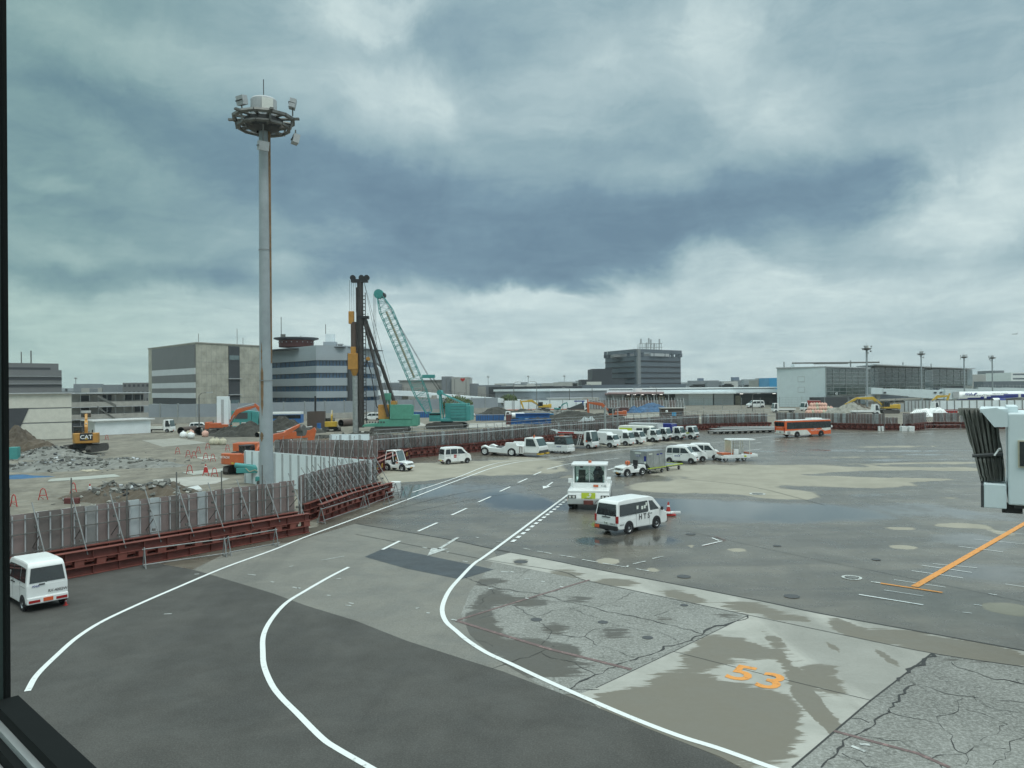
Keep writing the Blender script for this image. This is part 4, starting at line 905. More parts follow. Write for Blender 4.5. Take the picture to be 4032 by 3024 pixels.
# two-storey site office with outside stair
so_ = thing('site_office', 'two-storey prefabricated site office with outside stair and netting', 'building')
a_, b_ = fl(D(281,1500,158)), fl(D(584,1500,170)); Zq = lambda y: D(430, y, 163).z; d_ = (b_-a_).normalized(); so_.location = a_; so_.rotation_euler = (0,0,math.atan2(d_.y, d_.x)); lo = (b_-a_).length
mb = MB(); mb.bx(0, lo, 2.2, 9, 0, Zq(1548), 'conc'); mb.build('wall', so_)
mb = MB(); mb.bx(lo*.18, lo+.3, -.3, 9.4, Zq(1550), Zq(1545), 'ltgrey'); mb.bx(-.2, lo*.18, 0, 9, Zq(1550), Zq(1548), 'ltgrey'); mb.build('roof', so_)
for z0_, z1_ in ((Zq(1600)-.15, Zq(1600)), (Zq(1648)-.15, Zq(1648))):
    mb = MB(); mb.bx(0, lo, 0, 2.2, z0_, z1_, 'ltgrey'); mb.bx(0, lo, 0, .06, z1_, z1_+1.0, 'conc'); mb.build('gallery', so_)
mb = MB()
for i in range(10): mb.cyl((lo*i/9, .05, 0), (lo*i/9, .05, Zq(1550)), .05, 'galv', n=5)
mb.build('gallery_posts', so_)
mb = MB(); mb.slab([(lo*.32,-.1,Zq(1552)), (lo*.56,-.1,Zq(1595)), (lo*.56,-.1,Zq(1600)-.2), (lo*.32,-.1,Zq(1558)-.3)], .08, 'galvdk'); mb.slab([(lo*.32,-.1,Zq(1598)), (lo*.55,-.1,Zq(1648)), (lo*.55,-.1,Zq(1655)), (lo*.32,-.1,Zq(1606))], .08, 'galvdk'); mb.build('outside_stair', so_)
for fx, zc_ in ((.22,Zq(1568)),(.50,Zq(1566)),(.80,Zq(1566)),(.93,Zq(1566)),(.93,Zq(1615)),(.22,Zq(1615)),(.50,Zq(1615))):
    mb = MB(); mb.bx(lo*fx-.9, lo*fx+.9, 2.1, 2.25, zc_-.6, zc_+.6, 'slatedk'); mb.build('window', so_)
mb = MB(); mb.bx(.3, lo*.22, .3, 2.1, 0, Zq(1662), 'slatedk'); mb.build('open_bay', so_)
wsd = simple_bldg('storage_shed', 'low white shed in front of the site office stair', 372, 592, 1655, 148, 5, 'whpanel', roof=('white', .18), skew=8)
# skyline pieces left
simple_bldg('apartment_block', 'small grey block with square windows left of the concrete building', 483, 590, 1507, 330, 20, 'panelgrey', wins=(6, 4, .5, .35, 'slatedk'))
for i, (x0, x1, y_, m_) in enumerate(((240,320,1541,'cityb'),(320,352,1528,'citya'),(352,385,1530,'cityb'),(385,402,1527,'citya'),(404,464,1515,'cityb'))):
    simple_bldg('rooftop_block', ['flat grey roof left of the ribbed rooftop boxes','pale ribbed rooftop box, leftmost','second ribbed rooftop box from the left','narrow pale ribbed box beside the tallest one','tallest ribbed rooftop box above the site office'][i], x0, x1, y_, 420, 20, m_, grp='ribbed boxes above the site office')
# middle skyline
simple_bldg('car_park_building', 'grey netted car park block behind the crane boom', 1572, 1748, 1500, 380, 40, 'citya', roof=('grey', .5))
simple_bldg('depot_building', 'dark flat-roofed depot with white roof boxes behind the pile driver', 1490, 1572, 1512, 370, 20, 'cityb', wins=(5, 1, .7, .2, 'white'))
hb = simple_bldg('warehouse', 'grey block with a small red heart-shaped emblem', 1778, 1847, 1485, 372, 30, 'citya')
mb = MB(); mb.bx(-5, 0, 2, 20, 0, D(1760,1482,372).z, 'cityb'); mb.build('stair_tower', hb)
mb = MB(); l_ = 8.5; zc_ = D(1820,1495,372).z; x_ = D(1822,1500,372).x-D(1778,1500,372).x
pt = [(x_+1.15*(16*math.sin(t)**3)/16, zc_+1.0*(13*math.cos(t)-5*math.cos(2*t)-2*math.cos(3*t)-math.cos(4*t))/16) for t in [2*math.pi*i/24 for i in range(24)]]
mb.prism(pt, 'y', -.15, -.03, 'red'); mb.build('heart_emblem', hb)
simple_bldg('warehouse', 'weathered grey block right of the heart emblem', 1848, 1878, 1510, 378, 20, 'cityb'); simple_bldg('warehouse', 'low pale block right of the weathered one', 1878, 1910, 1522, 385, 20, 'citya')
simple_bldg('warehouse', 'flat grey-green depot beyond the elevated road lamp', 1880, 1972, 1516, 400, 30, 'cityb'); 
# skyline right
simple_bldg('high_rise', 'far blue-grey tower with a notched top', 2753, 2771, 1489, 1900, 20, 'cityblue'); simple_bldg('high_rise', 'far blue tower with vertical ribs', 2888, 2911, 1485, 1700, 20, 'cityblue')
simple_bldg('warehouse', 'pale stepped block behind the cargo shed roof', 2986, 3036, 1497, 500, 20, 'citya'); simple_bldg('warehouse', 'turquoise-sided block against the terminal end', 3029, 3075, 1488, 480, 20, 'skyblue')
simple_bldg('hangar', 'long pale hangar at the right beyond the terminal', 3828, 3960, 1476, 620, 60, 'citya', skew=30); simple_bldg('high_rise', 'grey-blue tower above the pale hangar', 3918, 3954, 1459, 800, 30, 'cityb')
simple_bldg('hangar', 'second pale hangar at the right edge', 3955, 4250, 1471, 640, 60, 'cityc', skew=20); simple_bldg('office_building', 'white terraced building at the right edge', 3982, 4250, 1466, 560, 30, 'white', wins=(1, 5, .95, .35, 'slate'))
simple_bldg('warehouse', 'long grey-white building low at the right edge', 3870, 4300, 1500, 500, 10, 'slate')
# far city as one mass
mb = MB(); random.seed(3)
for i in range(420):
    px = random.uniform(-300, 4400); dist = random.choice([900, 1100, 1400, 1800, 2300]); wd = random.uniform(10, 60)*dist/1400; hh = random.choice([6, 8, 9, 11, 13, 15])*random.uniform(.8, 1.25)*(1+.35*(dist > 1500))
    q = fl(D(px, 1500, dist)); mb.box((q.x, q.y, hh/2), (wd, 12, hh), random.choice(['farcity','citya','cityb','cityb','cityc','farcity']))
tag(mb.build('distant_city'), kind='stuff', label='low far-off city rooftops along the horizon', cat='city')
# elevated road
er = thing('elevated_road', 'pale blue-sided elevated road descending to the right', 'bridge')
P = [D(1490,1556,262), D(1620,1560,270), D(1830,1577,285), D(2000,1588,300), D(2210,1602,318)]
mb, mr_, ml = MB(), MB(), MB()
for a_, b_ in zip(P, P[1:]):
    z0_, z1_ = a_.z, b_.z; d_ = fl(b_-a_); r0 = math.atan2(d_.y, d_.x)
    mb.add([a_, b_, b_+Vector((0,0,1.7)), a_+Vector((0,0,1.7)), a_+Vector((0,9,0)), b_+Vector((0,9,0)), b_+Vector((0,9,1.7)), a_+Vector((0,9,1.7))], [(0,1,2,3),(7,6,5,4),(3,2,6,7),(0,4,5,1),(0,3,7,4),(1,5,6,2)], 'whpanel')
    for k in range(2): mr_.cyl(a_+Vector((0,.2,2.3+k*.5)), b_+Vector((0,.2,2.3+k*.5)), .07, 'galvdk', n=4)
    n_ = 8
    for k in range(n_): q = a_+(b_-a_)*k/n_; mr_.cyl(q+Vector((0,.2,1.7)), q+Vector((0,.2,2.9)), .07, 'galvdk', n=4)
mb.build('deck', er); mr_.build('guard_rail', er)
for px in (1500, 1590, 1706, 1800):
    q = fl(D(px, 1560, 272)); mb = MB(); mb.box((q.x, q.y+4, 3), (1.6, 4, 6), 'conc'); mb.build('pier', er)
# ================================================================ vehicles (local axes: +x forward, +y left, z up)
def seat_on(root, pR, pF, side, xr, xf, hw):
    """stand a vehicle so that its rear/front wheels on one side touch the given ground points"""
    a, b = G(*pR), G(*pF); d = b-a; yaw = math.atan2(d.y, d.x); s = 1 if side == 'L' else -1
    mid_l = Vector(((xr+xf)/2, s*hw, 0)); mid_w = (a+b)/2; Rz = Matrix.Rotation(yaw, 3, 'Z')
    p = mid_w - Rz @ mid_l; root.location = (p.x, p.y, .012); root.rotation_euler = (0, 0, yaw); return root
def wheel(root, x, y, r, w=.2, rimm='rim', hub=True):
    s = 1 if y > 0 else -1; mb = MB()
    prof = [(r*.60, -w/2), (r*.93, -w/2), (r, -w/2+.03), (r, w/2-.03), (r*.93, w/2), (r*.60, w/2)]
    mb.lathe(prof, 'tyre', n=20); o = mb.build('wheel', root, smooth=False); o.rotation_euler = (R(-90*s), 0, 0); o.location = (x, y, r)
    mb = MB(); mb.lathe([(r*.62, w/2-.01), (r*.56, w/2-.03), (r*.5, w/2-.05), (r*.22, w/2-.05), (r*.2, w/2-.01), (0, w/2)], rimm, n=16)
    for k in range(6): a = math.pi*k/3; mb.box((r*.38*math.cos(a), r*.38*math.sin(a), w/2-.035), (r*.13, r*.13, .02), 'dkgrey', a)
    mb.build('rim', o)
def side_poly(root, name, poly, tw, m, t=.012, sides=(1, -1)):
    for s in sides:
        mb = MB(); n = len(poly)
        inn = [(p[0], s*(tw(p[1])-.03), p[1]) for p in poly]; out = [(p[0], s*(tw(p[1])+t), p[1]) for p in poly]
        fs = [tuple(range(n)), tuple(range(2*n-1, n-1, -1))] + [(i, i+n, (i+1) % n+n, (i+1) % n) for i in range(n)]
        mb.add(inn+out, fs, m); mb.build(name, root)
def cross_poly(root, name, x0, z0, x1, z1, tw, m, inset=.08, t=.012, y0=None, y1=None, front=True, sub_=None):
    """pane lying across the nose or tail between two profile points"""
    d = Vector((x1-x0, 0, z1-z0)); n_ = Vector((d.z, 0, -d.x)).normalized()*(1 if front else 1)
    if (n_.x > 0) != front: n_ = -n_
    yb0, yb1 = (y0 if y0 is not None else -(tw(z0)-inset)), (y1 if y1 is not None else tw(z0)-inset)
    yt0, yt1 = (y0 if y0 is not None else -(tw(z1)-inset)), (y1 if y1 is not None else tw(z1)-inset)
    A_ = [Vector((x0, yb0, z0)), Vector((x0, yb1, z0)), Vector((x1, yt1, z1)), Vector((x1, yt0, z1))]
    mb = MB(); mb.add([p-n_*.03 for p in A_]+[p+n_*t for p in A_], [(0,1,2,3),(7,6,5,4),(0,4,5,1),(1,5,6,2),(2,6,7,3),(3,7,4,0)], m)
    return mb.build(name, root)
def mkM(xd, yd, loc):
    xd = Vector(xd).normalized(); yd = Vector(yd).normalized(); zd = xd.cross(yd); M = Matrix((xd, yd, zd)).transposed().to_4x4(); M.translation = loc; return M
def label_text(root, s, size, loc, side, m, name='lettering', yd=(0,0,1), ext=.012):
    xd = {'L': (-1,0,0), 'R': (1,0,0), 'F': (0,1,0), 'B': (0,-1,0)}[side]
    mb = MB(); mb.text(s, size, mkM(xd, yd, loc), m, ext); return mb.build(name, root)
def arch(root, x, z, r, y, m='black'):
    for s in (1, -1):
        mb = MB(); pts = [(x+r*math.cos(a), max(.0, z+r*math.sin(a))) for a in [math.pi*k/14 for k in range(15)]]+[(x-r, .22), (x+r, .22)]
        mb.prism(pts, 'y', s*(y-.02), s*(y+.006), m); mb.build('wheel_arch', root)
def van(label, kind='kei', name='van', group=None, cat='van', paint='white', logo=None, rimm='rim', plate='orgplate'):
    root = thing(name, label, cat, group=group)
    if kind == 'kei':
        W, hw, h = 1.46, .73, 1.88; xr, xf, r = -1.2, 1.2, .28
        prof = [(-1.66,.33),(-1.69,.62),(-1.68,1.0),(-1.58,1.70),(-1.46,1.85),(-.9,1.885),(.35,1.88),(.66,1.80),(1.22,1.16),(1.50,1.05),(1.66,.88),(1.70,.60),(1.68,.33),(1.5,.25),(-1.5,.25)]
        side = [[(-1.50,1.12),(-1.42,1.64),(-.92,1.67),(-.92,1.12)], [(-.84,1.12),(-.84,1.67),(-.05,1.67),(-.05,1.12)], [(.03,1.12),(.03,1.67),(.50,1.65),(1.0,1.12)]]
        ws = (1.20,1.17,.70,1.765); rw = (-1.672,1.10,-1.585,1.66); doorx = -.01
    else:
        W, hw, h = 1.69, .845, 1.98; xr, xf, r = -1.30, 1.27, .35
        prof = [(-2.30,.42),(-2.33,.70),(-2.31,1.05),(-2.20,1.78),(-2.05,1.94),(-1.3,1.985),(.75,1.97),(1.12,1.88),(1.82,1.16),(2.10,1.02),(2.28,.80),(2.35,.55),(2.33,.30),(2.1,.24),(-2.1,.32)]
        side = [[(-2.08,1.10),(-2.0,1.72),(.52,1.74),(.52,1.16),(.44,1.10)], [(.70,1.16),(.66,1.72),(.98,1.70),(1.52,1.16)]]
        ws = (1.80,1.17,1.16,1.85); rw = (-2.30,1.10,-2.20,1.76); doorx = .60
    def tw(z): return hw*(1 if z < 1.0 else 1-.16*((z-1.0)/(h-1.0))**1.3)
    mb = MB(); n = len(prof)
    mb.prism(prof, 'y', -1, 1, paint); mb.v = [(x, y*tw(z), z) for x, y, z in mb.v]; mb.build('body', root, bevel=.055)
    for p in side: side_poly(root, 'window', p, tw, 'glass')
    cross_poly(root, 'windscreen', *ws, tw, 'cabglass', .07, .02); cross_poly(root, 'rear_window', *rw, tw, 'glass', .10, .012, front=False)
    for x in (xr, xf): arch(root, x, r, r+.07, hw)
    for x in (xr, xf):
        for s in (1, -1): wheel(root, x, s*(hw-.06), r, .17, rimm)
    x_r, x_f = prof[1][0], prof[11][0] if kind == 'kei' else prof[11][0]
    bm_ = 'white' if kind == 'kei' else 'black'
    mb = MB(); mb.bx(x_r-.07, x_r+.10, -hw+.01, hw-.01, .30, .56, bm_); mb.build('rear_bumper', root, bevel=.03)
    mb = MB(); mb.bx(x_f-.12, x_f+.05, -hw+.02, hw-.02, .26, .50, bm_); mb.build('front_bumper', root, bevel=.03)
    for s in (1, -1):
        mb = MB()
        if kind == 'kei': mb.bx(x_r-.085, x_r-.05, s*(hw-.45), s*(hw-.06), .36, .46, 'tail')
        else: mb.bx(x_r-.015, x_r+.10, s*(hw-.13), s*(hw+.008), .72, 1.12, 'tail')
        mb.build('tail_light', root)
        mb = MB(); mb.box((x_f-.07, s*(hw-.17), .80), (.12,.24,.20), 'lamp', 0, R(-18)); mb.build('headlight', root)
        mb = MB(); xm = ws[0]-.05; mb.box((xm-.10, s*(hw+.13), 1.18), (.10,.16,.20), 'white' if kind == 'kei' else 'black'); mb.build('mirror', root, bevel=.02)
        for dx in ((doorx+.15, doorx-.15) if kind == 'kei' else (doorx+.16,)):
            mb = MB(); mb.bx(dx-.07, dx+.07, s*(hw-.02), s*(hw+.02), .96, 1.0, 'black'); mb.build('door_handle', root)
        for xx in ([-.88, .0, 1.02] if kind == 'kei' else [.60, 1.62, -.62]): mb = MB(); mb.bx(xx-.008, xx+.008, s*(hw-.02), s*(hw+.004), .34, 1.08, 'grey'); mb.build('door_seam', root)
        if kind == 'kei': mb = MB(); mb.bx(-1.5, -.9, s*(hw-.02), s*(hw+.005), .92, .94, 'grey'); mb.build('door_rail', root)
    mb = MB(); mb.bx(x_r-.09 if kind == 'kei' else x_r-.012, x_r+.02, -.17, .17, *((.36,.50) if kind == 'kei' else (.60,.74)), plate); mb.build('rear_plate', root)
    mb = MB(); mb.bx(x_f+.04, x_f+.065, -.16, .16, .34, .48, 'orgplate'); mb.build('front_plate', root)
    mb = MB(); mb.bx(x_f-.04, x_f+.012, -.4, .4, .60, .68, 'dkgrey'); mb.build('grille', root)
    mb = MB(); mb.bx(x_r-.02, x_r+.05, -.3 if kind != 'kei' else .1, .3, 1.0, 1.05, 'dkgrey'); mb.build('tailgate_trim', root)
    mb = MB(); mb.cyl((x_r+.02, .02, 1.08), (x_r+.05, .35, 1.2), .012, 'black', n=4); mb.build('rear_wiper', root)
    root['_hw'] = hw; return root, hw, xr, xf
def airline_mark(root, size, loc, side, name='side_logo'):
    label_text(root, 'ANA', size, loc, side, 'navy', name)
    s = 1 if side in ('R',) else -1; q = Vector(loc); o_ = size*1.25; sx = s*o_ if side in 'LR' else 0
    mb = MB(); z = q.z-size*.33; y0, y1 = q.y, q.y+(-.012 if side == 'R' else .012)
    if side in 'LR': mb.prism([(q.x+sx-.02*s, z), (q.x+sx+size*.25*s, z), (q.x+sx+size*.65*s, z+size*.8), (q.x+sx+size*.25*s, z+size*.8)], 'y', min(y0,y1), max(y0,y1), 'navy'); mb.build(name, root)
# 1 nearest white wagon, marked HTS
r_, hw, xr, xf = van('white passenger van lettered in black, parked before the big white tug', 'hi', plate='sticker')
seat_on(r_, (2477,2104), (2585,2081), 'R', xr, xf, hw)
label_text(r_, 'H T S', .44, (.10, -hw-.006, .86), 'R', 'black')
label_text(r_, '7 41', .16, (-2.345, 0, .67), 'B', 'dkgrey', 'plate_number'); 
label_text(r_, 'VAN-13', .11, (-1.95, -hw-.005, .60), 'R', 'dkgrey', 'fleet_number'); label_text(r_, 'VAN-13', .11, (-2.335, -.5, .66), 'B', 'dkgrey', 'fleet_number')
for x0, z0 in ((-.45,1.30),(-.02,1.24),(.22,1.26),(.40,1.40)):
    mb = MB(); y_ = -hw*(1-.16*((z0+.12-1)/.98)**1.3)-.018; mb.bx(x0-.10, x0+.06, y_, y_+.012, z0-.10, z0+.24, 'sticker'); mb.build('window_notice', r_)
mb = MB(); mb.bx(-2.41, -2.39, .45, .80, .36, .54, 'orgplate'); mb.build('permit_plate', r_)
label_text(r_, 'o', .16, (-2.33, .05, 1.06), 'B', 'galv', 'rear_emblem')
# 2 kei van with red logo
r_, hw, xr, xf = van('small white van with a square red sticker on its side, near the frame tug', 'kei', plate='yelplate')
seat_on(r_, (1766,1829), (1840,1824), 'R', xr, xf, hw)
mb = MB(); mb.bx(-.50, -.18, -hw-.012, -hw, .70, 1.04, 'red'); mb.build('red_sticker', r_)
mb = MB(); mb.bx(-.46, -.22, -hw-.018, -hw-.012, .85, .90, 'white'); mb.build('sticker_text', r_)
# 3 trio of kei vans with airline mark
for i, (a_, b_, lb) in enumerate((((2640,1823),(2716,1826),'front small white van of the row of three, its whole side in view'), ((2688,1818),(2760,1818),'middle small white van of the row of three'), ((2735,1811),(2810,1812),'rearmost small white van of the row of three, beside the loader'))):
    r_, hw, xr, xf = van(lb, 'kei', group='row of three small white vans'); seat_on(r_, a_, b_, 'R', xr, xf, hw)
    airline_mark(r_, .22, (-.40, -hw-.006, .80), 'R')
# 4 near-left kei van seen from behind
r_, hw, xr, xf = van('white minivan seen from behind by the left window edge', 'kei')
Rz = Matrix.Rotation(R(138), 3, 'Z'); p = G(252, 2376) - Rz @ Vector((xr, -hw, 0)); r_.location = (p.x, p.y, .016); r_.rotation_euler = (0, 0, R(138))
label_text(r_, 'RV-4002W', .15, (-1.71, -.35, .72), 'B', 'dkgrey', 'fleet_number'); label_text(r_, 'ANA', .12, (-1.70, .42, .98), 'B', 'navy', 'rear_logo')
# 5 wagon car on site
# ---------------------------------------------------------------- trucks
def truck(label, L_=4.7, body='box', cabw=1.7, cabh=2.05, bedh=2.6, bm_='white', group='service trucks parked in a row', name='service_truck', cat='truck', grille='white', cab='white', hood=0, bodycol=None, sc_=1.0, bumper='white'):
    root = thing(name, label, cat, group=group, scale=sc_); hw = cabw/2; xf = L_/2-.75; xr = -L_/2+1.05; r = .36; x1 = L_/2
    def tw(z): return hw*(1 if z < 1.2 else 1-.10*((z-1.2)/(cabh-1.2)))
    cl = 1.55; prof = [(x1-cl,.5),(x1-cl,cabh-.08),(x1-cl+.12,cabh),(x1-.55,cabh),(x1-.32,cabh-.08),(x1-.04,1.18),(x1+.02,.95),(x1+.02,.42),(x1-.1,.36),(x1-.3,.36)]
    mb = MB(); mb.prism(prof, 'y', -1, 1, cab); mb.v = [(x, y*tw(z), z) for x, y, z in mb.v]; mb.build('cab', root, bevel=.05)
    side_poly(root, 'window', [(x1-1.15,1.22),(x1-1.12,cabh-.16),(x1-.55,cabh-.16),(x1-.25,1.45),(x1-.22,1.22)], tw, 'glass')
    cross_poly(root, 'windscreen', x1-.055, 1.22, x1-.31, cabh-.10, tw, 'cabglass', .07, .02)
    mb = MB(); mb.bx(x1-.08, x1+.07, -hw, hw, .34, .62, bumper); mb.build('bumper', root, bevel=.02)
    mb = MB(); mb.bx(x1-.02, x1+.045, -hw*.6, hw*.6, .72, .92, grille); mb.build('grille', root)
    mb = MB(); mb.bx(x1+.065, x1+.085, -.17, .17, .38, .53, 'orgplate'); mb.build('front_plate', root)
    for s in (1, -1):
        mb = MB(); mb.bx(x1-.05, x1+.05, s*hw*.68, s*hw*.96, .68, .92, 'lamp'); mb.build('headlight', root)
        mb = MB(); mb.box((x1-.05, s*(hw+.18), 1.55), (.08,.16,.32), 'black'); mb.cyl((x1-.15, s*hw, 1.6), (x1-.08, s*(hw+.16), 1.6), .02, 'black', n=4); mb.build('mirror', root)
        mb = MB(); mb.bx(x1-.95, x1-.82, s*(hw-.02), s*(hw+.02), 1.08, 1.12, 'black'); mb.build('door_handle', root)
    mb = MB(); mb.bx(-x1, x1-.4, -.38, .38, .48, .66, 'black'); mb.build('chassis', root)
    arch(root, xf, r, r+.08, hw, 'dkgrey')
    for x in (xr, xf):
        for s in (1, -1): wheel(root, x, s*(hw-.10), r, .24)
    bx1 = x1-cl-.06; bc_ = bodycol or bm_
    if body == 'box':
        mb = MB(); mb.bx(-x1, bx1, -hw-.08, hw+.08, .72, bedh, bc_); mb.build('cargo_box', root, bevel=.02)
        mb = MB(); 
        for yy in (-hw-.085, hw+.085): mb.bx(-x1, bx1, yy-.01, yy+.01, .70, .78, 'ltgrey')
        for xx in (-x1+.02, bx1-.02): mb.bx(xx-.03, xx+.03, -hw-.1, hw+.1, bedh-.06, bedh+.012, 'ltgrey')
        mb.build('box_rails', root)
    elif body == 'curved':
        mb = MB(); mb.prism([(-x1,.6),(-x1,bedh-.35),(-x1+.35,bedh),(bx1+.3,bedh),(bx1+.55,bedh-.35),(bx1+.1,.6)], 'y', -hw-.03, hw+.03, bc_); mb.build('service_body', root, bevel=.06)
    elif body == 'flat':
        mb = MB(); mb.bx(-x1, bx1, -hw-.02, hw+.02, .74, .84, bc_); mb.bx(-x1, bx1, -hw-.02, -hw+.03, .84, 1.18, bc_); mb.bx(-x1, bx1, hw-.03, hw+.02, .84, 1.18, bc_); mb.bx(-x1, -x1+.05, -hw+.03, hw-.03, .84, 1.18, bc_); mb.bx(bx1-.06, bx1, -hw, hw, .84, 1.95, bc_); mb.build('flatbed', root)
    elif body == 'tank':
        mb = MB(); mb.cyl((-x1+.2,0,1.45), (bx1-.15,0,1.45), .72, bc_, n=20); mb.cyl((-x1+.02,0,1.45), (-x1+.2,0,1.45), .45, bc_, r1=.72, n=20); mb.build('tank', root, smooth=False)
        mb = MB(); mb.bx(-x1+.4, bx1-.4, -.6, .6, .66, .80, 'dkgrey'); mb.build('tank_cradle', root)
    elif body == 'gear':
        mb = MB(); mb.bx(-x1, bx1, -hw, hw, .70, .80, 'dkgrey')
        mb.build('deck', root)
        mb = MB()
        for xx, zz, mm in ((-x1+.5,1.25,'silver'),(-x1+1.2,1.1,'brownwall'),(-x1+2.0,1.35,'silver'),(bx1-.4,1.2,'silver')):
            if xx < bx1: mb.box((xx, random.uniform(-.2,.2), zz-.1), (.5, 1.1, (zz-.8)*1.7), mm)
        mb.build('pump_gear', root, bevel=.03)
        mb = MB(); 
        for yy in (-hw+.05, hw-.05):
            for k in range(4): xx = -x1+.1+(bx1+x1-.2)*k/3; mb.cyl((xx,yy,.8), (xx,yy,1.7), .03, bc_, n=5)
            mb.cyl((-x1+.1,yy,1.7), (bx1-.1,yy,1.7), .04, bc_, n=5)
        mb.build('handrail', root)
    elif body == 'bus':
        pass
    return root, hw, xr, xf
TG = 'service trucks parked in a row'
# lavatory / lift truck with ladder
r_, hw, xr, xf = truck('large white service truck with red-striped rail and ladder, leftmost of the truck row', 7.2, 'none', 2.2, 2.95, bumper='white')
r_.name = 'lift_truck'
rowh = R(-36)
Rz = Matrix.Rotation(rowh, 3, 'Z'); r_.scale = (.86,.86,.82); p = G(2316,1768) - Rz @ Vector((xf*.86, -hw*.86, 0)); r_.location = (p.x, p.y, .012); r_.rotation_euler = (0,0,rowh)
mb = MB(); 
for yy in (-.95, .95): mb.bx(-3.3, 1.9, yy-.06, yy+.06, 2.45, 2.75, 'white')
mb.bx(-3.3, 1.9, -.9, .9, 2.5, 2.56, 'galvdk'); mb.build('platform', r_)
mb = MB(); mb.bx(-2.9, .2, -1.03, -1.012, 2.48, 2.72, 'red'); mb.build('red_stripe', r_)
mb = MB(); 
for xx in (-3.2, -1.8, -.4, 1.0): 
    for yy in (-.95,.95): mb.cyl((xx,yy,.8), (xx,yy,2.45), .05, 'silver', n=6)
mb.cyl((-2.6,-.9,.9),(-.2,-.9,2.3),.05,'galvdk',n=6); mb.cyl((-2.6,-.9,2.3),(-.2,-.9,.9),.05,'galvdk',n=6); mb.build('scissor_frame', r_)
mb = MB(); mb.bx(-3.3, 1.2, -1.0, 1.0, .62, .85, 'dkgrey'); mb.box((-2.2,-.4,1.2), (1.2,.8,.7), 'galvdk'); mb.box((.2,.2,1.15), (1.3,1.0,.6), 'galvdk'); mb.build('equipment_deck', r_)
mb = MB()
for yy in (-1.12,-1.12): pass
mb.cyl((.75,-1.12,.45),(1.45,-1.12,2.7),.04,'white',n=5); mb.cyl((1.15,-1.12,.45),(1.85,-1.12,2.7),.04,'white',n=5)
for k in range(7): t_ = k/7+.06; mb.cyl((.75+.7*t_,-1.12,.45+2.25*t_),(1.15+.7*t_,-1.12,.45+2.25*t_),.025,'white',n=4)
mb.build('ladder', r_)
mb = MB(); mb.slab([(-4.6,-.8,3.0),(-3.2,-.8,2.6),(-3.2,.8,2.6),(-4.6,.8,3.0)], .06, 'galv')
for yy in (-.85,.85): mb.tube([(-4.7,yy,3.4),(-3.2,yy,3.0),(1.6,yy,3.05)], .025, 'galv', 4); 
for k in range(7): xx = -4.5+k*.9; mb.cyl((xx,-.85,2.75 if xx > -3.3 else 3.0),(xx,-.85,3.2),.02,'galv',n=4); mb.cyl((xx,.85,2.75),(xx,.85,3.2),.02,'galv',n=4)
mb.build('tilted_gangway', r_)
mb = MB(); 
for k in range(9): mb.prism([(-1.05+k*.25,.38),(-.95+k*.25,.38),(-.8+k*.25,.6),(-.9+k*.25,.6)], 'x', 3.672, 3.68, 'black')
mb.build('bumper_stripes', r_)
mb = MB(); mb.bx(2.4, 2.7, -1.13, -1.10, 1.15, 1.4, 'orgplate'); mb.build('door_placard', r_)
# row of trucks, left to right
ROW = [('white curved-body truck, second of the row with a blank side', (2400,1757),(2418,1755), dict(L_=4.9, body='curved', cabh=2.0, bedh=2.35)),
       ('white crew truck with tall service body, third of the row', (2462,1750),(2483,1751), dict(L_=5.3, body='curved', cabh=2.2, bedh=2.5)),
       ('white round-nosed truck in front of the striped minibus', (2505,1744),(2532,1744), dict(L_=4.9, body='box', cabh=2.15, bedh=2.1)),
       ('small white truck with open side, left of the grey box truck', (2570,1735),(2598,1735), dict(L_=4.8, body='flat', cabh=2.1)),
       ('white-cabbed truck with a tall grey cargo box', (2610,1731),(2640,1732), dict(L_=6.6, body='box', cabh=2.25, bedh=3.0, bodycol='ltgrey', cabw=1.9, grille='black', bumper='black')),
       ('white truck with a blue rear body half hidden behind the grey box truck', (2665,1727),(2690,1728), dict(L_=6.2, body='box', cabh=2.3, bedh=2.8, bodycol='navy', cabw=1.9, grille='black', bumper='dkgrey')),
       ('white truck with exposed rusty pump gear at the right end of the row', (2718,1724),(2748,1724), dict(L_=5.4, body='gear', cabh=2.3, cabw=1.85, grille='dkgrey', bumper='dkgrey', bm_='orange'))]
for lb, near, _, kw in ROW:
    r_, hw, xr, xf = truck(lb, **kw)
    # front wheel nearest the camera (vehicle's right side) at `near`; all are parked at the same slant
    q = G(near[0], near[1]+6); r_.scale = (1,1,.90); loc = Vector((xf, -hw, 0)); Rz = Matrix.Rotation(rowh, 3, 'Z'); p = q - Rz @ loc; r_.location = (p.x, p.y, .012); r_.rotation_euler = (0,0,rowh)
    if 'rusty' in lb:
        mb = MB(); mb.bx(1.25, 1.75, -hw-.02, -hw-.004, 1.02, 1.2, 'limeg'); mb.build('green_logo', r_)
        mb = MB(); mb.bx(1.3,1.9,-.35,.35,2.31,2.42,'dkgrey'); mb.build('roof_light', r_)
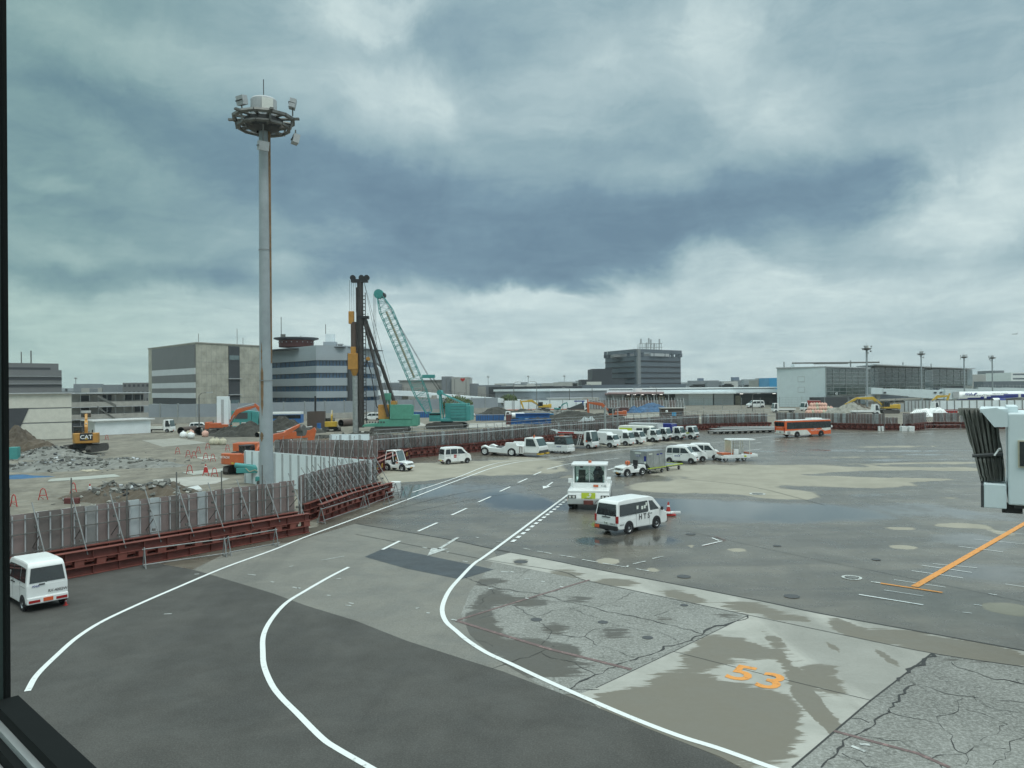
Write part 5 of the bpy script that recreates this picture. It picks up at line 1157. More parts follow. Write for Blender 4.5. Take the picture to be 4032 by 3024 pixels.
# minibus with green panel
mbus = thing('minibus', 'cream minibus with a lime-green side panel behind the parked trucks', 'minibus', group=None)
hw = 1.0; prof = [(-3.3,.45),(-3.35,1.2),(-3.25,2.5),(-3.0,2.7),(2.3,2.7),(2.75,2.5),(3.2,1.35),(3.3,1.0),(3.3,.4)]
def twb(z): return 1.0*(1 if z < 1.3 else 1-.1*(z-1.3)/1.4)
mb = MB(); mb.prism(prof, 'y', -1, 1, 'offwhite'); mb.v = [(x, y*twb(z), z) for x, y, z in mb.v]; mb.build('body', mbus, bevel=.08)
side_poly(mbus, 'green_panel', [(-3.0,1.65),(-3.0,2.3),(-.6,2.3),(-.6,1.65)], twb, 'limeg'); side_poly(mbus, 'window', [(.2,1.5),(.2,2.3),(1.3,2.3),(1.3,1.5)], twb, 'glass'); side_poly(mbus, 'window', [(1.5,1.4),(1.5,2.35),(2.55,2.35),(2.95,1.4)], twb, 'glass')
cross_poly(mbus, 'windscreen', 3.17, 1.4, 2.80, 2.42, twb, 'cabglass', .08, .02)
for x in (-2.1, 2.2):
    for s in (1,-1): wheel(mbus, x, s*.9, .38, .22)
mb = MB(); mb.bx(3.28,3.34,-.7,.7,.75,1.0,'ltgrey'); mb.build('grille', mbus)
for s in (1,-1): mb = MB(); mb.bx(3.24,3.33,s*.72,s*.94,.75,1.0,'lamp'); mb.build('headlight', mbus)
mb = MB(); mb.bx(3.2,3.38,-1,1,.4,.65,'offwhite'); mb.build('bumper', mbus)
q = G(2548,1739); Rz = Matrix.Rotation(rowh, 3, 'Z'); mbus.scale = (.92,.92,.88); p = q - Rz @ Vector((2.2*.92,-.92,0)); mbus.location = (p.x, p.y, .012); mbus.rotation_euler = (0,0,rowh)
# ---------------------------------------------------------------- towbarless aircraft tractor
tr = thing('aircraft_tractor', 'long low white aircraft tractor with big black wheels and a forward cab', 'aircraft tractor')
mb = MB(); mb.prism([(-4.2,.55),(-4.3,1.3),(-3.9,1.55),(-3.0,1.2),(-1.3,1.15),(-.6,1.5),(-.45,2.05),(1.1,2.05),(1.2,1.7),(2.2,1.6),(2.2,.45),(-.4,.4)], 'y', -1.35, -.75, 'white'); mb.prism([(-4.2,.55),(-4.3,1.3),(-3.9,1.55),(-3.0,1.2),(-1.3,1.15),(-.6,1.5),(-.45,2.05),(1.1,2.05),(1.2,1.7),(2.2,1.6),(2.2,.45),(-.4,.4)], 'y', .75, 1.35, 'white'); mb.bx(-.4,2.2,-.75,.75,.5,1.5,'white'); mb.build('body', tr, bevel=.05)
mb = MB(); mb.lathe([(.55,1.05),(.75,1.25),(.7,1.35),(.3,1.2),(0,1.2)], 'dkgrey', (-1.9,0,0), 20); mb.bx(-3.9,-.5,-.74,.74,.5,.8,'dkgrey'); mb.build('nose_wheel_cradle', tr)
def twc(z): return 1.2*(1 if z < 1.6 else 1-.08*(z-1.6)/1.2)
mb = MB(); mb.prism([(2.25,.6),(2.25,2.75),(2.4,2.85),(3.6,2.85),(3.9,2.75),(4.45,1.5),(4.5,.95),(4.3,.6)], 'y', -1, 1, 'white'); mb.v = [(x, y*twc(z), z) for x, y, z in mb.v]; mb.build('cab', tr, bevel=.05)
side_poly(tr, 'window', [(2.5,1.6),(2.5,2.65),(3.55,2.65),(4.0,1.6)], twc, 'glass'); cross_poly(tr, 'windscreen', 4.40, 1.62, 3.94, 2.68, twc, 'cabglass', .07, .02)
for x in (-3.7, .45):
    for s in (1,-1): wheel(tr, x, s*1.2, .62, .42, 'white')
mb = MB(); mb.bx(4.1,4.75,-1.15,-.35,.35,.6,'yellow'); mb.bx(4.1,4.75,.35,1.15,.35,.6,'yellow'); mb.bx(2.4,4.6,-1.15,1.15,.6,1.0,'dkgrey'); mb.build('bumper', tr)
mb = MB(); mb.bx(4.55,4.6,-1.1,1.1,1.0,1.45,'white'); mb.build('nose_panel', tr)
for s in (1,-1):
    mb = MB(); mb.cyl((2.7 if s > 0 else 3.5, s*.8, 2.85), (2.7 if s > 0 else 3.5, s*.8, 3.15), .1, 'orange', n=10); mb.build('beacon', tr)
mb = MB(); mb.tube([(1.7,-1.42,.6),(1.7,-1.42,1.5),(2.05,-1.42,1.5),(2.05,-1.42,.6)], .035, 'rust', 6); mb.build('step_rail', tr)
tr.scale = (.94,.94,.82); seat_on(tr, (1914,1793), (2009,1797), 'R', -3.7*.94, .45*.94, 1.35*.94)
# ---------------------------------------------------------------- low white tug with dark cab (airline mark)
tg = thing('pushback_tug', 'white tug with dark glazed cab between the long tractor and the ladder truck', 'tug')
mb = MB(); mb.bx(-2.6,2.4,-1.1,1.1,.32,.85,'white'); mb.bx(-2.5,-.1,-1.05,1.05,.85,1.65,'white'); mb.bx(-.05,2.3,-1.08,1.08,.85,1.45,'white'); mb.build('body', tg, bevel=.06)
mb = MB(); mb.prism([(.0,1.45),(.05,2.75),(1.9,2.75),(2.25,1.45)], 'y', -1.03, 1.03, 'dkgrey'); mb.build('cab', tg, bevel=.05)
mb = MB(); mb.bx(-.05,2.0,-1.08,1.08,2.75,2.86,'grey'); mb.build('cab_roof', tg)
def tw1(z): return 1.035
side_poly(tg, 'window', [(.2,1.6),(.2,2.6),(.95,2.6),(.95,1.6)], tw1, 'glass'); side_poly(tg, 'window', [(1.1,1.6),(1.1,2.6),(1.78,2.6),(2.1,1.6)], tw1, 'glass'); cross_poly(tg, 'windscreen', 2.23, 1.6, 1.94, 2.62, tw1, 'cabglass', .08, .02)
for x in (-1.6, 1.4):
    for s in (1,-1): wheel(tg, x, s*.95, .38, .25)
for s in (1,-1): mb = MB(); mb.cyl((2.28,s*.75,1.2),(2.36,s*.75,1.2),.16,'lamp',n=14); mb.build('headlight', tg)
mb = MB(); mb.bx(.5,.9,-.4,.4,2.86,3.0,'orange'); mb.build('beacon', tg)
mb = MB(); 
for k in range(10): mb.prism([(-2.5+k*.5,.3),(-2.35+k*.5,.3),(-2.25+k*.5,.42),(-2.4+k*.5,.42)], 'y', -1.112, -1.105, 'galvdk')
mb.build('skirt_marks', tg)
airline_mark(tg, .28, (.75,-1.09,1.15), 'R'); tg.scale = (.85,.85,.76); seat_on(tg, (2150,1783), (2212,1786), 'R', -1.6*.85, 1.4*.85, .85)
# ---------------------------------------------------------------- big white push-back tug facing the camera
bg_ = thing('pushback_tug', 'big white push-back tug with lime logo facing the camera, driver inside', 'tug')
def box_cab():
    mb = MB()
    mb.bx(-3.2,2.7,-1.45,1.45,.42,1.55,'white'); mb.prism([(1.2,1.5),(2.7,1.35),(2.85,.9),(2.7,.42),(1.2,.42)], 'y', -1.43, 1.43, 'white'); mb.build('body', bg_, bevel=.07)
    mb = MB(); mb.prism([(-3.2,1.55),(-3.2,1.85),(.2,1.95),(.6,1.55)], 'y', -1.40, -1.0, 'white'); mb.prism([(-3.2,1.55),(-3.2,1.85),(.2,1.95),(.6,1.55)], 'y', 1.0, 1.40, 'white'); mb.build('deck_sides', bg_, bevel=.04)
    mb = MB(); mb.bx(-.35,1.38,-1.18,1.18,1.45,1.95,'white'); mb.build('cab_base', bg_, bevel=.03)
    mb = MB()
    for x, y in ((1.25,-1.1),(1.25,1.1),(-.25,-1.1),(-.25,1.1)): mb.box((x,y,2.65),(.12,.13,1.45),'white')
    mb.build('cab_pillars', bg_, bevel=.02)
    mb = MB(); mb.bx(-.5,1.5,-1.28,1.28,3.33,3.5,'white'); mb.build('cab_roof', bg_, bevel=.05)
    mb = MB(); mb.bx(1.28,1.32,-1.05,1.05,2.0,3.3,'winglass'); mb.build('windscreen', bg_)
    for s in (1,-1):
        mb = MB(); mb.bx(-.18,1.18,s*1.12-.015,s*1.12+.015,2.0,3.3,'winglass'); mb.build('side_window', bg_)
        mb = MB(); mb.bx(1.2,1.45,s*1.38-.12,s*1.38+.12,1.95,2.3,'white'); mb.cyl((1.3,s*1.1,2.3),(1.3,s*1.38,2.2),.03,'white',n=5); mb.build('mirror', bg_, bevel=.03)
        mb = MB(); mb.bx(2.74,2.86,s*1.13-.28,s*1.13+.28,.92,1.16,'black'); hl = mb.build('headlight', bg_)
        mb = MB()
        for dy in (-.13,.13): mb.cyl((2.84,s*1.13+dy,1.04),(2.885,s*1.13+dy,1.04),.095,'lamp',n=12)
        mb.build('lens', hl)
        mb = MB(); mb.bx(2.3,2.6,s*1.44-.03,s*1.44+.03,.65,.95,'amber'); mb.build('side_marker', bg_)
        mb = MB(); mb.prism([(1.3,2.02),(1.32,3.3),(-.25,3.3),(-.25,2.02)], 'y', s*1.0-.01, s*1.0+.01, 'black') if 0 else mb.cyl((1.36,s*.62,2.02),(1.37,s*.12,2.75),.022,'black',n=5); mb.build('wiper', bg_)
        mb = MB(); mb.bx(1.3,1.45,s*.55-.1,s*.55+.1,3.18,3.3,'black'); mb.build('work_lamp', bg_)
        arch(bg_, 1.55 if s else 0, .55, .66, 1.452) if s > 0 else None
    mb = MB(); mb.bx(1.37,1.40,-.02,.02,2.0,3.3,'ltgrey'); mb.build('screen_divider', bg_)
    arch(bg_, -1.75, .55, .68, 1.452)
    for x in (-1.75, 1.55):
        for s in (1,-1): wheel(bg_, x, s*1.26, .55, .36, 'dkgrey')
    mb = MB(); mb.cyl((.5,.0,3.5),(.5,.0,3.68),.12,'orange',n=12); mb.build('beacon', bg_)
    # lime panel with a leaning figure sign
    xd = Vector((0,1,0)); yd = Vector((-.1,0,1)).normalized(); nrm = xd.cross(yd)
    M = mkM(xd, yd, Vector((2.795,.0,1.12)))
    mb = MB(); mb.add([M @ Vector(p) for p in ((-.48,-.24,.0),(.48,-.24,.0),(.48,.24,.0),(-.48,.24,.0),(-.48,-.24,.02),(.48,-.24,.02),(.48,.24,.02),(-.48,.24,.02))], [(0,1,5,4),(1,2,6,5),(2,3,7,6),(3,0,4,7),(4,5,6,7)], 'limeg'); lp = mb.build('lime_panel', bg_)
    mb = MB(); pts = [(.12+.09*math.cos(a), .12+.09*math.sin(a)) for a in [2*math.pi*i/14 for i in range(14)]]
    mb.add([M @ Vector((x,y,.026)) for x,y in pts], [tuple(range(14))], 'white')
    mb.add([M @ Vector((x,y,.026)) for x,y in ((-.12,-.10),(.0,-.14),(.12,-.10),(.2,.0),(.17,.05),(.06,-.04),(-.1,-.05))], [tuple(range(7))], 'white'); mb.build('panel_figure', bg_)
    mb = MB(); mb.text('Environment ABC'[:11], .10, mkM(xd, yd, M @ Vector((0,-.19,.024))), 'dkgrey', .004); mb.build('panel_lettering', bg_)
    mb = MB(); mb.bx(1.40,1.42,.28,.62,1.62,1.80,'orange'); mb.build('orange_placard', bg_)
    mb = MB(); mb.text('T-18', .17, mkM((0,1,0),(0,0,1),Vector((1.405,.98,1.7))), 'dkgrey', .006); mb.build('fleet_number', bg_)
    mb = MB(); mb.bx(2.76,2.90,-.33,.33,.44,.76,'rust'); mb.build('tow_coupling', bg_, bevel=.02)
    mb = MB(); mb.tube([(2.8,.45,.5),(2.95,.55,.75),(2.9,.85,.8),(2.85,1.1,.55)], .018, 'dkgrey', 5); mb.build('brake_hose', bg_)
box_cab_mat = mat('winglass', (.03,.05,.05), .04)
t_ = box_cab_mat.node_tree; t_.nodes.clear(); o_ = t_.nodes.new('ShaderNodeOutputMaterial'); mxs = t_.nodes.new('ShaderNodeMixShader'); tr_ = t_.nodes.new('ShaderNodeBsdfTransparent'); gl_ = t_.nodes.new('ShaderNodeBsdfGlossy'); fr_ = t_.nodes.new('ShaderNodeFresnel')
tr_.inputs[0].default_value = (.78,.90,.86,1); gl_.inputs['Roughness'].default_value = .03; fr_.inputs[0].default_value = 1.6
t_.links.new(fr_.outputs[0], mxs.inputs[0]); t_.links.new(tr_.outputs[0], mxs.inputs[1]); t_.links.new(gl_.outputs[0], mxs.inputs[2]); t_.links.new(mxs.outputs[0], o_.inputs[0])
box_cab()
mb = MB(); mb.bx(.0,.45,-.85,-.35,1.95,2.35,'black'); mb.bx(-.1,.05,-.85,-.35,2.3,2.85,'black'); mb.bx(-.1,.05,.35,.85,1.95,2.7,'black'); mb.build('seat', bg_, bevel=.03)
mb = MB(); mb.lathe([(.19,0),(.21,.015),(.19,.03)], 'black', n=18); o = mb.build('steering_wheel', bg_); o.location = (.85,.6,2.35); o.rotation_euler = (0,R(-35),0)
mb = MB(); mb.bx(-.22,.9,-.9,.9,1.95,2.02,'dkgrey'); mb.build('cab_floor', bg_)
# yaw: faces the camera, turned a little to its left
q = G(2318, 2010); bg_.location = (*G(2326,1985).xy, .012); bg_.rotation_euler = (0, 0, R(-99)); bg_.scale = (1,1,.87)
# driver: one skinned body seated in the cab
def skinned(name, joints, edges, m, parent=None, sub_=2, loc=(0,0,0), rz=0, heads=None):
    me = bpy.data.meshes.new(name); me.from_pydata([j[:3] for j in joints], edges, []); me.materials.append(MT[m]); o = bpy.data.objects.new(name, me); col.objects.link(o)
    s = o.modifiers.new('skin', 'SKIN'); s.use_smooth_shade = True
    sv = me.skin_vertices[0].data if me.skin_vertices else None
    if sv is None:
        import bmesh
        bm = bmesh.new(); bm.from_mesh(me); ly = bm.verts.layers.skin.verify(); bm.verts.ensure_lookup_table()
        for i, j in enumerate(joints): bm.verts[i][ly].radius = (j[3], j[3] if len(j) < 5 else j[4]); bm.verts[i][ly].use_root = (i == 0)
        bm.to_mesh(me); bm.free()
    o.modifiers.new('sub', 'SUBSURF').levels = sub_; o.modifiers['sub'].render_levels = sub_
    o.location = loc; o.rotation_euler = (0,0,rz)
    if parent: o.parent = parent
    return o
def person(label, pose, loc, rz, top='jacket', legs='navy', hat=None):
    """pose: 'sit', 'stand'"""
    if pose == 'sit':
        J = [(0,0,.50,.13,.16),(0,0,.68,.13,.17),(0,0,.90,.12,.18),(0,0,1.02,.07),(.01,0,1.10,.055),(.02,0,1.20,.095),(.02,0,1.29,.085),
             (0,.19,.98,.06),(.12,.25,.74,.048),(.33,.20,.80,.038),(.42,.17,.83,.04), (0,-.19,.98,.06),(.12,-.25,.74,.048),(.33,-.20,.80,.038),(.42,-.17,.83,.04),
             (.10,.10,.50,.09),(.45,.12,.52,.07),(.50,.12,.12,.05),(.62,.12,.06,.045),(.10,-.10,.50,.09),(.45,-.12,.52,.07),(.50,-.12,.12,.05),(.62,-.12,.06,.045)]
    else:
        J = [(0,0,.95,.12,.15),(0,0,1.12,.12,.16),(.02,0,1.34,.12,.17),(.02,0,1.47,.07),(.02,0,1.53,.055),(.04,0,1.62,.09),(.04,0,1.71,.08),
             (.02,.20,1.40,.055),(.05,.24,1.12,.045),(.16,.22,.88,.035),(.2,.2,.82,.04),(.02,-.20,1.40,.055),(.05,-.24,1.12,.045),(.2,-.2,.94,.035),(.27,-.18,.92,.04),
             (0,.09,.85,.09),(.05,.11,.48,.065),(0,.12,.09,.045),(.13,.12,.05,.045),(0,-.09,.85,.09),(.06,-.11,.48,.065),(-.04,-.12,.09,.045),(.1,-.12,.05,.045)]
    E_ = [(0,1),(1,2),(2,3),(3,4),(4,5),(5,6),(2,7),(7,8),(8,9),(9,10),(2,11),(11,12),(12,13),(13,14),(0,15),(15,16),(16,17),(17,18),(0,19),(19,20),(20,21),(21,22)]
    o = skinned('person', J, E_, top, loc=loc, rz=rz, sub_=1); tag(o, label, 'person')
    hz = J[5][2]; hx = J[5][0]
    mb = MB(); mb.lathe([(0,-.11),(.06,-.10),(.085,-.03),(.09,.03),(.07,.10),(0,.13)], 'skin', (hx+.012,0,hz), 12); mb.box((hx+.105,0,hz-.01), (.03,.025,.04), 'skin'); h_ = mb.build('face', o, smooth=True)
    mb = MB(); mb.lathe([(.105,.03),(.11,.06),(.09,.13),(.05,.16),(0,.17)], hat or 'black', (hx,0,hz), 14); mb.build('hat' if hat else 'hair', o, smooth=True)
    mb = MB(); mb.box((hx*0+.01,0,J[2][2]-.08), (.27,.40,.36), 'vest'); mb.build('safety_vest', o, bevel=.06)
    return o
Rz = Matrix.Rotation(R(-99), 3, 'Z'); q = Vector(bg_.location)+Rz @ Vector((.18,.60,1.60))
person('driver in dark jacket and lime vest sitting at the wheel of the big white tug', 'sit', q, R(-99)).scale = (.92,.92,.88)
# ---------------------------------------------------------------- baggage tugs
def bag_tug(label, canopy=False, logo=None):
    root = thing('baggage_tug', label, 'baggage tug')
    mb = MB(); mb.prism([(-1.35,.32),(-1.4,.75),(-1.3,1.0),(-.7,1.02),(-.6,.62),(.0,.60),(.15,.95),(.35,1.02),(1.35,.92),(1.45,.80),(1.48,.45),(1.3,.30)], 'y', -.66, .66, 'white'); mb.build('body', root, bevel=.05)
    for x in (-.95, .95): arch(root, x, .34, .42, .665)
    for x in (-.95, .95):
        for s in (1,-1): wheel(root, x, s*.60, .34 if x > 0 else .37, .2, 'white')
    mb = MB(); mb.bx(-.62,-.12,-.30,.30,.62,.95,'black'); mb.bx(-.72,-.58,-.30,.30,.9,1.45,'black'); mb.build('seat', root, bevel=.05)
    mb = MB(); mb.lathe([(.17,0),(.19,.015),(.17,.03)], 'black', n=16); o = mb.build('steering_wheel', root); o.location = (.10,.0,1.25); o.rotation_euler = (0,R(-35),0)
    mb = MB(); mb.cyl((.3,0,.95),(.1,0,1.25),.03,'black',n=6); mb.build('steering_column', root)
    for s in (1,-1): mb = MB(); mb.bx(1.43,1.50,s*.47-.11,s*.47+.11,.62,.76,'black'); h_ = mb.build('headlight', root); mb = MB(); mb.bx(1.495,1.51,s*.47-.08,s*.47+.08,.64,.74,'lamp'); mb.build('lens', h_)
    mb = MB(); mb.bx(1.44,1.50,-.3,.3,.62,.78,'galvdk'); mb.build('grille', root)
    mb = MB(); mb.bx(1.40,1.62,-.68,.68,.36,.50,'white'); mb.build('bumper', root, bevel=.02)
    mb = MB(); mb.bx(1.60,1.64,-.15,.15,.30,.42,'catyel'); mb.build('front_plate', root)
    mb = MB(); mb.cyl((.9,.6,.95),(.9,.68,1.35),.02,'black',n=5); mb.box((.9,.70,1.4),(.05,.03,.16),'black'); mb.build('mirror', root)
    if canopy:
        mb = MB()
        for s in (1,-1): mb.tube([(-1.25,s*.62,1.0),(-1.05,s*.60,2.02),(-.2,s*.60,2.08),(.12,s*.60,2.02),(.48,s*.62,1.0)], .04, 'white', 6); mb.tube([(-.35,s*.60,2.06),(-.15,s*.62,.95)], .04, 'white', 6)
        mb.bx(-1.05,.1,-.60,.60,2.05,2.09,'white'); mb.build('roof_frame', root)
        cross_poly(root, 'windscreen', .46, 1.05, .14, 2.0, lambda z: .60, 'glasslt', .03, .01)
        mb = MB(); mb.bx(.2,.45,-.68,-.665,.8,.95,'orange'); mb.build('placard', root)
    return root
t1 = bag_tug('white open-topped baggage tug pulling the silver container', False)
seat_on(t1, (2522,1873), (2478,1877), 'L', -.95, .95, .66)
t2 = bag_tug('white baggage tug with roof frame parked at the inlet hoarding', True); seat_on(t2, (1535,1854), (1573,1856), 'R', -.95, .95, .66)
airline_mark(t2, .18, (.78,-.675,.80), 'R')
def dolly(label, L_=3.2, W=1.7, group='low dollies', green=True, z=.5):
    cm_, rm_ = ('galv','silver') if green else ('galvdk','grey')
    root = thing('cargo_dolly', label, 'dolly', group=group); hw = W/2
    mb = MB(); mb.bx(-L_/2,L_/2,-hw,-hw+.12,z-.1,z,'galvdk'); mb.bx(-L_/2,L_/2,hw-.12,hw,z-.1,z,'galvdk')
    for k in range(7): xx = -L_/2+.06+(L_-.12)*k/6; mb.bx(xx-.04,xx+.04,-hw,hw,z-.09,z-.01,cm_)
    mb.build('frame', root)
    mb = MB()
    for k in range(12): xx = -L_/2+.15+(L_-.3)*k/11; mb.cyl((xx,-hw+.13,z+.01),(xx,hw-.13,z+.01),.035,rm_,n=6)
    mb.build('rollers', root)
    if green:
        mb = MB(); mb.bx(-L_/2,-L_/2+.10,-hw,hw,z+.003,z+.07,'limeg'); mb.bx(-L_/2+.1,L_/2-.1,hw-.1,hw-.0,z+.003,z+.06,'limeg'); mb.build('green_guard', root)
    for x in (-L_/2+.5, L_/2-.5):
        for s in (1,-1): wheel(root, x, s*(hw-.18), .19, .12, 'rim')
    mb = MB(); mb.cyl((L_/2,0,.32),(L_/2+.9,0,.28),.04,'galvdk',n=6); mb.build('draw_bar', root)
    return root
d1 = dolly('dolly with green edge carrying the silver air cargo container', 3.0, 2.2, 'dollies behind the baggage tug', True, .52); seat_on(d1, (2604,1861), (2562,1867), 'L', -1.0, 1.0, .95)
d2 = dolly('empty roller dolly with green edge at the end of the tug train', 3.0, 1.9, 'dollies behind the baggage tug', True, .52); seat_on(d2, (2672,1849), (2633,1855), 'L', -1.0, 1.0, .8)
cn = thing('cargo_container', 'silver air cargo container with a sloping lower corner and blue stickers', 'air cargo container', (d1.location.x, d1.location.y, .60), d1.rotation_euler.z)
mb = MB(); mb.prism([(1.0,0),(1.48,.45),(1.48,1.62),(-1.45,1.62),(-1.45,0)], 'y', -1.0, 1.0, 'silver'); mb.build('shell', cn, bevel=.02)
mb = MB(); 
for x in (-1.45,-.5,.5,1.47): mb.bx(x-.04,x+.04,-1.02,-.985,.02 if x < 1.4 else .45,1.63,'galv'); mb.bx(x-.04,x+.04,.985,1.02,.02 if x < 1.4 else .45,1.63,'galv')
mb.bx(-1.46,1.48,.99,1.025,1.55,1.64,'galv'); mb.bx(1.46,1.50,-1,1,1.55,1.63,'galv'); mb.build('edge_frame', cn)
for x, z, w_, h_, mm in ((.95,1.35,.55,.10,'sticker'),(-.25,1.25,.35,.12,'navy'),(-.8,1.28,.35,.12,'navy')):
    mb = MB(); mb.bx(x-w_/2,x+w_/2,1.0,1.032,z-h_/2,z+h_/2,mm); mb.build('side_sticker', cn)
for y, z, w_, h_, mm in ((-.1,1.42,.7,.10,'sticker'),(-.1,1.18,.45,.16,'navy'),(.75,.9,.22,.5,'navy'),(.75,.55,.2,.2,'sticker')):
    mb = MB(); mb.bx(1.48,1.512,y-w_/2,y+w_/2,z-h_/2,z+h_/2,mm); mb.build('end_sticker', cn)
label_text(cn, 'ANA', .2, (1.515,-.1,1.18), 'F', 'white', 'container_logo')
bagp = MB(); bagp.lathe([(0,-.2),(.2,-.15),(.27,.0),(.22,.16),(.1,.22),(0,.24)], 'orange', n=12)
o = bagp.build('waste_bag', smooth=True); o.location = Vector(t1.location)+Matrix.Rotation(t1.rotation_euler.z, 3, 'Z') @ Vector((.42,.1,1.22)); tag(o, 'orange bag lying on the bonnet of the open baggage tug', 'bag')
# rank of flat dollies
base = dolly('x', 3.1, 1.8, 'flat dollies parked in ranks by the long hoarding', False, .48)
k_ = 0; first = True
for j in range(3):
    for i in range(11):
        px = 2805+i*25+j*10; py = 1706-j*7.0 - i*.35
        if j == 0: px, py = 2815+i*24, 1708-i*.75
        elif j == 1: px, py = 2822+i*24, 1699-i*.5
        else: px, py = 2845+i*22, 1692-i*.2
        ps = G(px, py); o = base if first else copy_tree(base); first = False
        o.location = (ps.x, ps.y, .012); o.rotation_euler = (0,0,R(100)+random.uniform(-.05,.05))
        o['label'] = ['first','second','third','fourth','fifth','sixth','seventh','eighth','ninth','tenth','eleventh'][i] + ' from the left in '+['the front rank of flat dollies','the middle rank of flat dollies','the back rank of flat dollies'][j]+' by the hoarding'
        0 and ['low empty roller dolly in the front rank by the long hoarding','low empty roller dolly in the middle rank by the long hoarding','low empty roller dolly in the back rank by the long hoarding'][j]
        o['group'] = ['front rank of flat dollies','middle rank of flat dollies','back rank of flat dollies'][j]
# ---------------------------------------------------------------- belt / container loader with canopy
ld = thing('cargo_loader', 'white cargo loader with a barred canopy parked right of the three small vans', 'cargo loader')
mb = MB(); mb.bx(-2.2,2.0,-1.1,1.1,.45,.95,'white'); mb.bx(2.0,3.2,-1.1,1.1,.60,1.0,'white'); mb.bx(-2.6,-2.2,-1.1,1.1,.45,.8,'white'); mb.build('chassis', ld, bevel=.04)
mb = MB(); mb.bx(-.6,.15,-1.1,-.3,.95,1.75,'white'); mb.build('engine_box', ld, bevel=.05)
mb = MB(); mb.bx(-2.4,-.7,-.9,.9,1.0,1.25,'orange'); mb.bx(2.0,2.3,-1.0,1.0,1.0,1.2,'orange'); mb.build('orange_rollers', ld)
mb = MB(); mb.bx(.2,.65,-.9,-.4,1.0,1.2,'black'); mb.bx(.15,.27,-.9,-.4,1.15,1.65,'black'); mb.build('seat', ld, bevel=.03)
mb = MB(); mb.prism([(-1.1,3.1),(-.95,3.28),(2.8,3.2),(2.8,3.1),(2.4,3.02)], 'y', -1.15, 1.15, 'white'); mb.build('canopy', ld, bevel=.03)
mb = MB(); 
for x, y in ((-1.0,-1.05),(-1.0,1.05),(.35,-1.05),(.35,1.05),(1.9,1.05),(1.9,-1.05)): mb.cyl((x,y,.95),(x,y,3.1),.05,'offwhite',n=6)
mb.build('canopy_posts', ld)
mb = MB(); 
for k in range(5): x = .4+k*.37; mb.cyl((x,1.02,1.3),(x,1.02,3.05),.03,'ratan',n=4)
for k in range(4): z = 1.3+k*.58; mb.cyl((.4,1.02,z),(1.9,1.02,z),.03,'ratan',n=4); mb.cyl((-1,1.02,z),(.35,1.02,z),.03,'ratan',n=4)
mb.slab([(-.98,-1.0,1.4),(-.98,1.0,1.4),(-.98,1.0,3.05),(-.98,-1.0,3.05)], .02, 'ratan'); mb.build('guard_grille', ld)
for x in (-1.9, 1.0, 2.2): 
    for s in (1,-1):
        if x > 2: continue
        wheel(ld, x, s*.95, .38, .25)
mb = MB(); mb.bx(1.0,1.35,-1.115,-1.10,.62,.86,'limeg'); mb.build('lime_logo', ld)
ld.scale = (.76,)*3; seat_on(ld, (2860,1818), (2928,1816), 'R', -1.9*.76, 1.0*.76, 1.05*.76)
# ---------------------------------------------------------------- bus
bs = thing('airport_bus', 'orange and white airport bus driving away to the right', 'bus')
hb_ = 1.25; xl = 5.25; Z0, Z1 = .38, 3.05
mb = MB(); mb.prism([(-xl,.62),(-xl,2.9),(-xl+.15,Z1),(xl-.2,Z1),(xl,2.85),(xl+.03,1.2),(xl,.38),(-3.2,.34),(-3.7,.5)], 'y', -hb_, hb_, 'busorange'); mb.build('body', bs, bevel=.07)
mb = MB(); mb.bx(-xl+.02,xl-.1,-hb_+.02,hb_-.02,Z1+.003,Z1+.10,'white'); mb.bx(-3.9,-3.1,-.6,.6,Z1+.1,Z1+.22,'white'); mb.bx(1.3,3.6,-.75,.75,Z1+.10,Z1+.36,'white'); mb.build('roof', bs, bevel=.04)
for s in (1,-1):
    mb = MB(); y0, y1 = (s*hb_-.01*s, s*hb_+.014*s); y0, y1 = min(y0,y1), max(y0,y1)
    mb.prism([(-4.85,1.55),(-4.85,2.80),(xl-.05,2.80),(xl-.05,1.62),(4.0,1.55)], 'y', y0, y1, 'glass'); wd = mb.build('side_windows', bs)
    mb = MB(); mb.prism([(-xl+.02,.60),(-xl+.02,1.25),(-3.2,1.25),(-2.0,1.33),(-.35,1.33),(.6,.42),(-3.1,.36),(-3.7,.52)], 'y', y0, y1-.002*s if s > 0 else y1, 'offwhite'); mb.prism([(3.0,1.35),(3.1,1.52),(xl-.1,1.60),(xl+.01,1.2),(3.8,1.0)], 'y', y0, y1, 'offwhite'); mb.build('white_flank', bs)
    mb = MB(); mb.bx(-4.7,-3.9,y0,y1+.004,.55,.62,'white'); mb.build('skirt_trim', bs)
    for xx in (-3.0,-1.4,.2,1.8,3.4): mb = MB(); mb.bx(xx-.03,xx+.03,y0-.003,y1+.004,1.56,2.8,'black'); mb.build('window_pillar', bs)
    mb = MB(); mb.bx(-4.8,-4.1,y0-.002,y1+.003,.62,1.15,'galv'); mb.build('engine_grille', bs)
    for x in (-2.6, 2.9): arch(bs, x, .5, .60, hb_+.016)
    for x in (-2.6, 2.9): wheel(bs, x, s*(hb_-.10), .50, .28)
    mb = MB(); mb.bx(xl-.15,xl+.15,s*(hb_+.12)-.05,s*(hb_+.12)+.05,1.6,2.0,'white'); mb.build('mirror', bs)
label_text(bs, 'Airport Limousine', .34, (1.75,-hb_-.016,1.22), 'R', 'white', 'side_lettering'); label_text(bs, 'Tokyo', .22, (1.5,-hb_-.016,1.46), 'R', 'white', 'side_lettering')
mb = MB(); mb.bx(-xl-.02,-xl+.02,-1.05,1.12,2.05,2.85,'glass'); mb.build('rear_window', bs)
label_text(bs, 'Airport Limousine', .16, (-xl-.006,.1,1.82), 'B', 'white', 'rear_lettering')
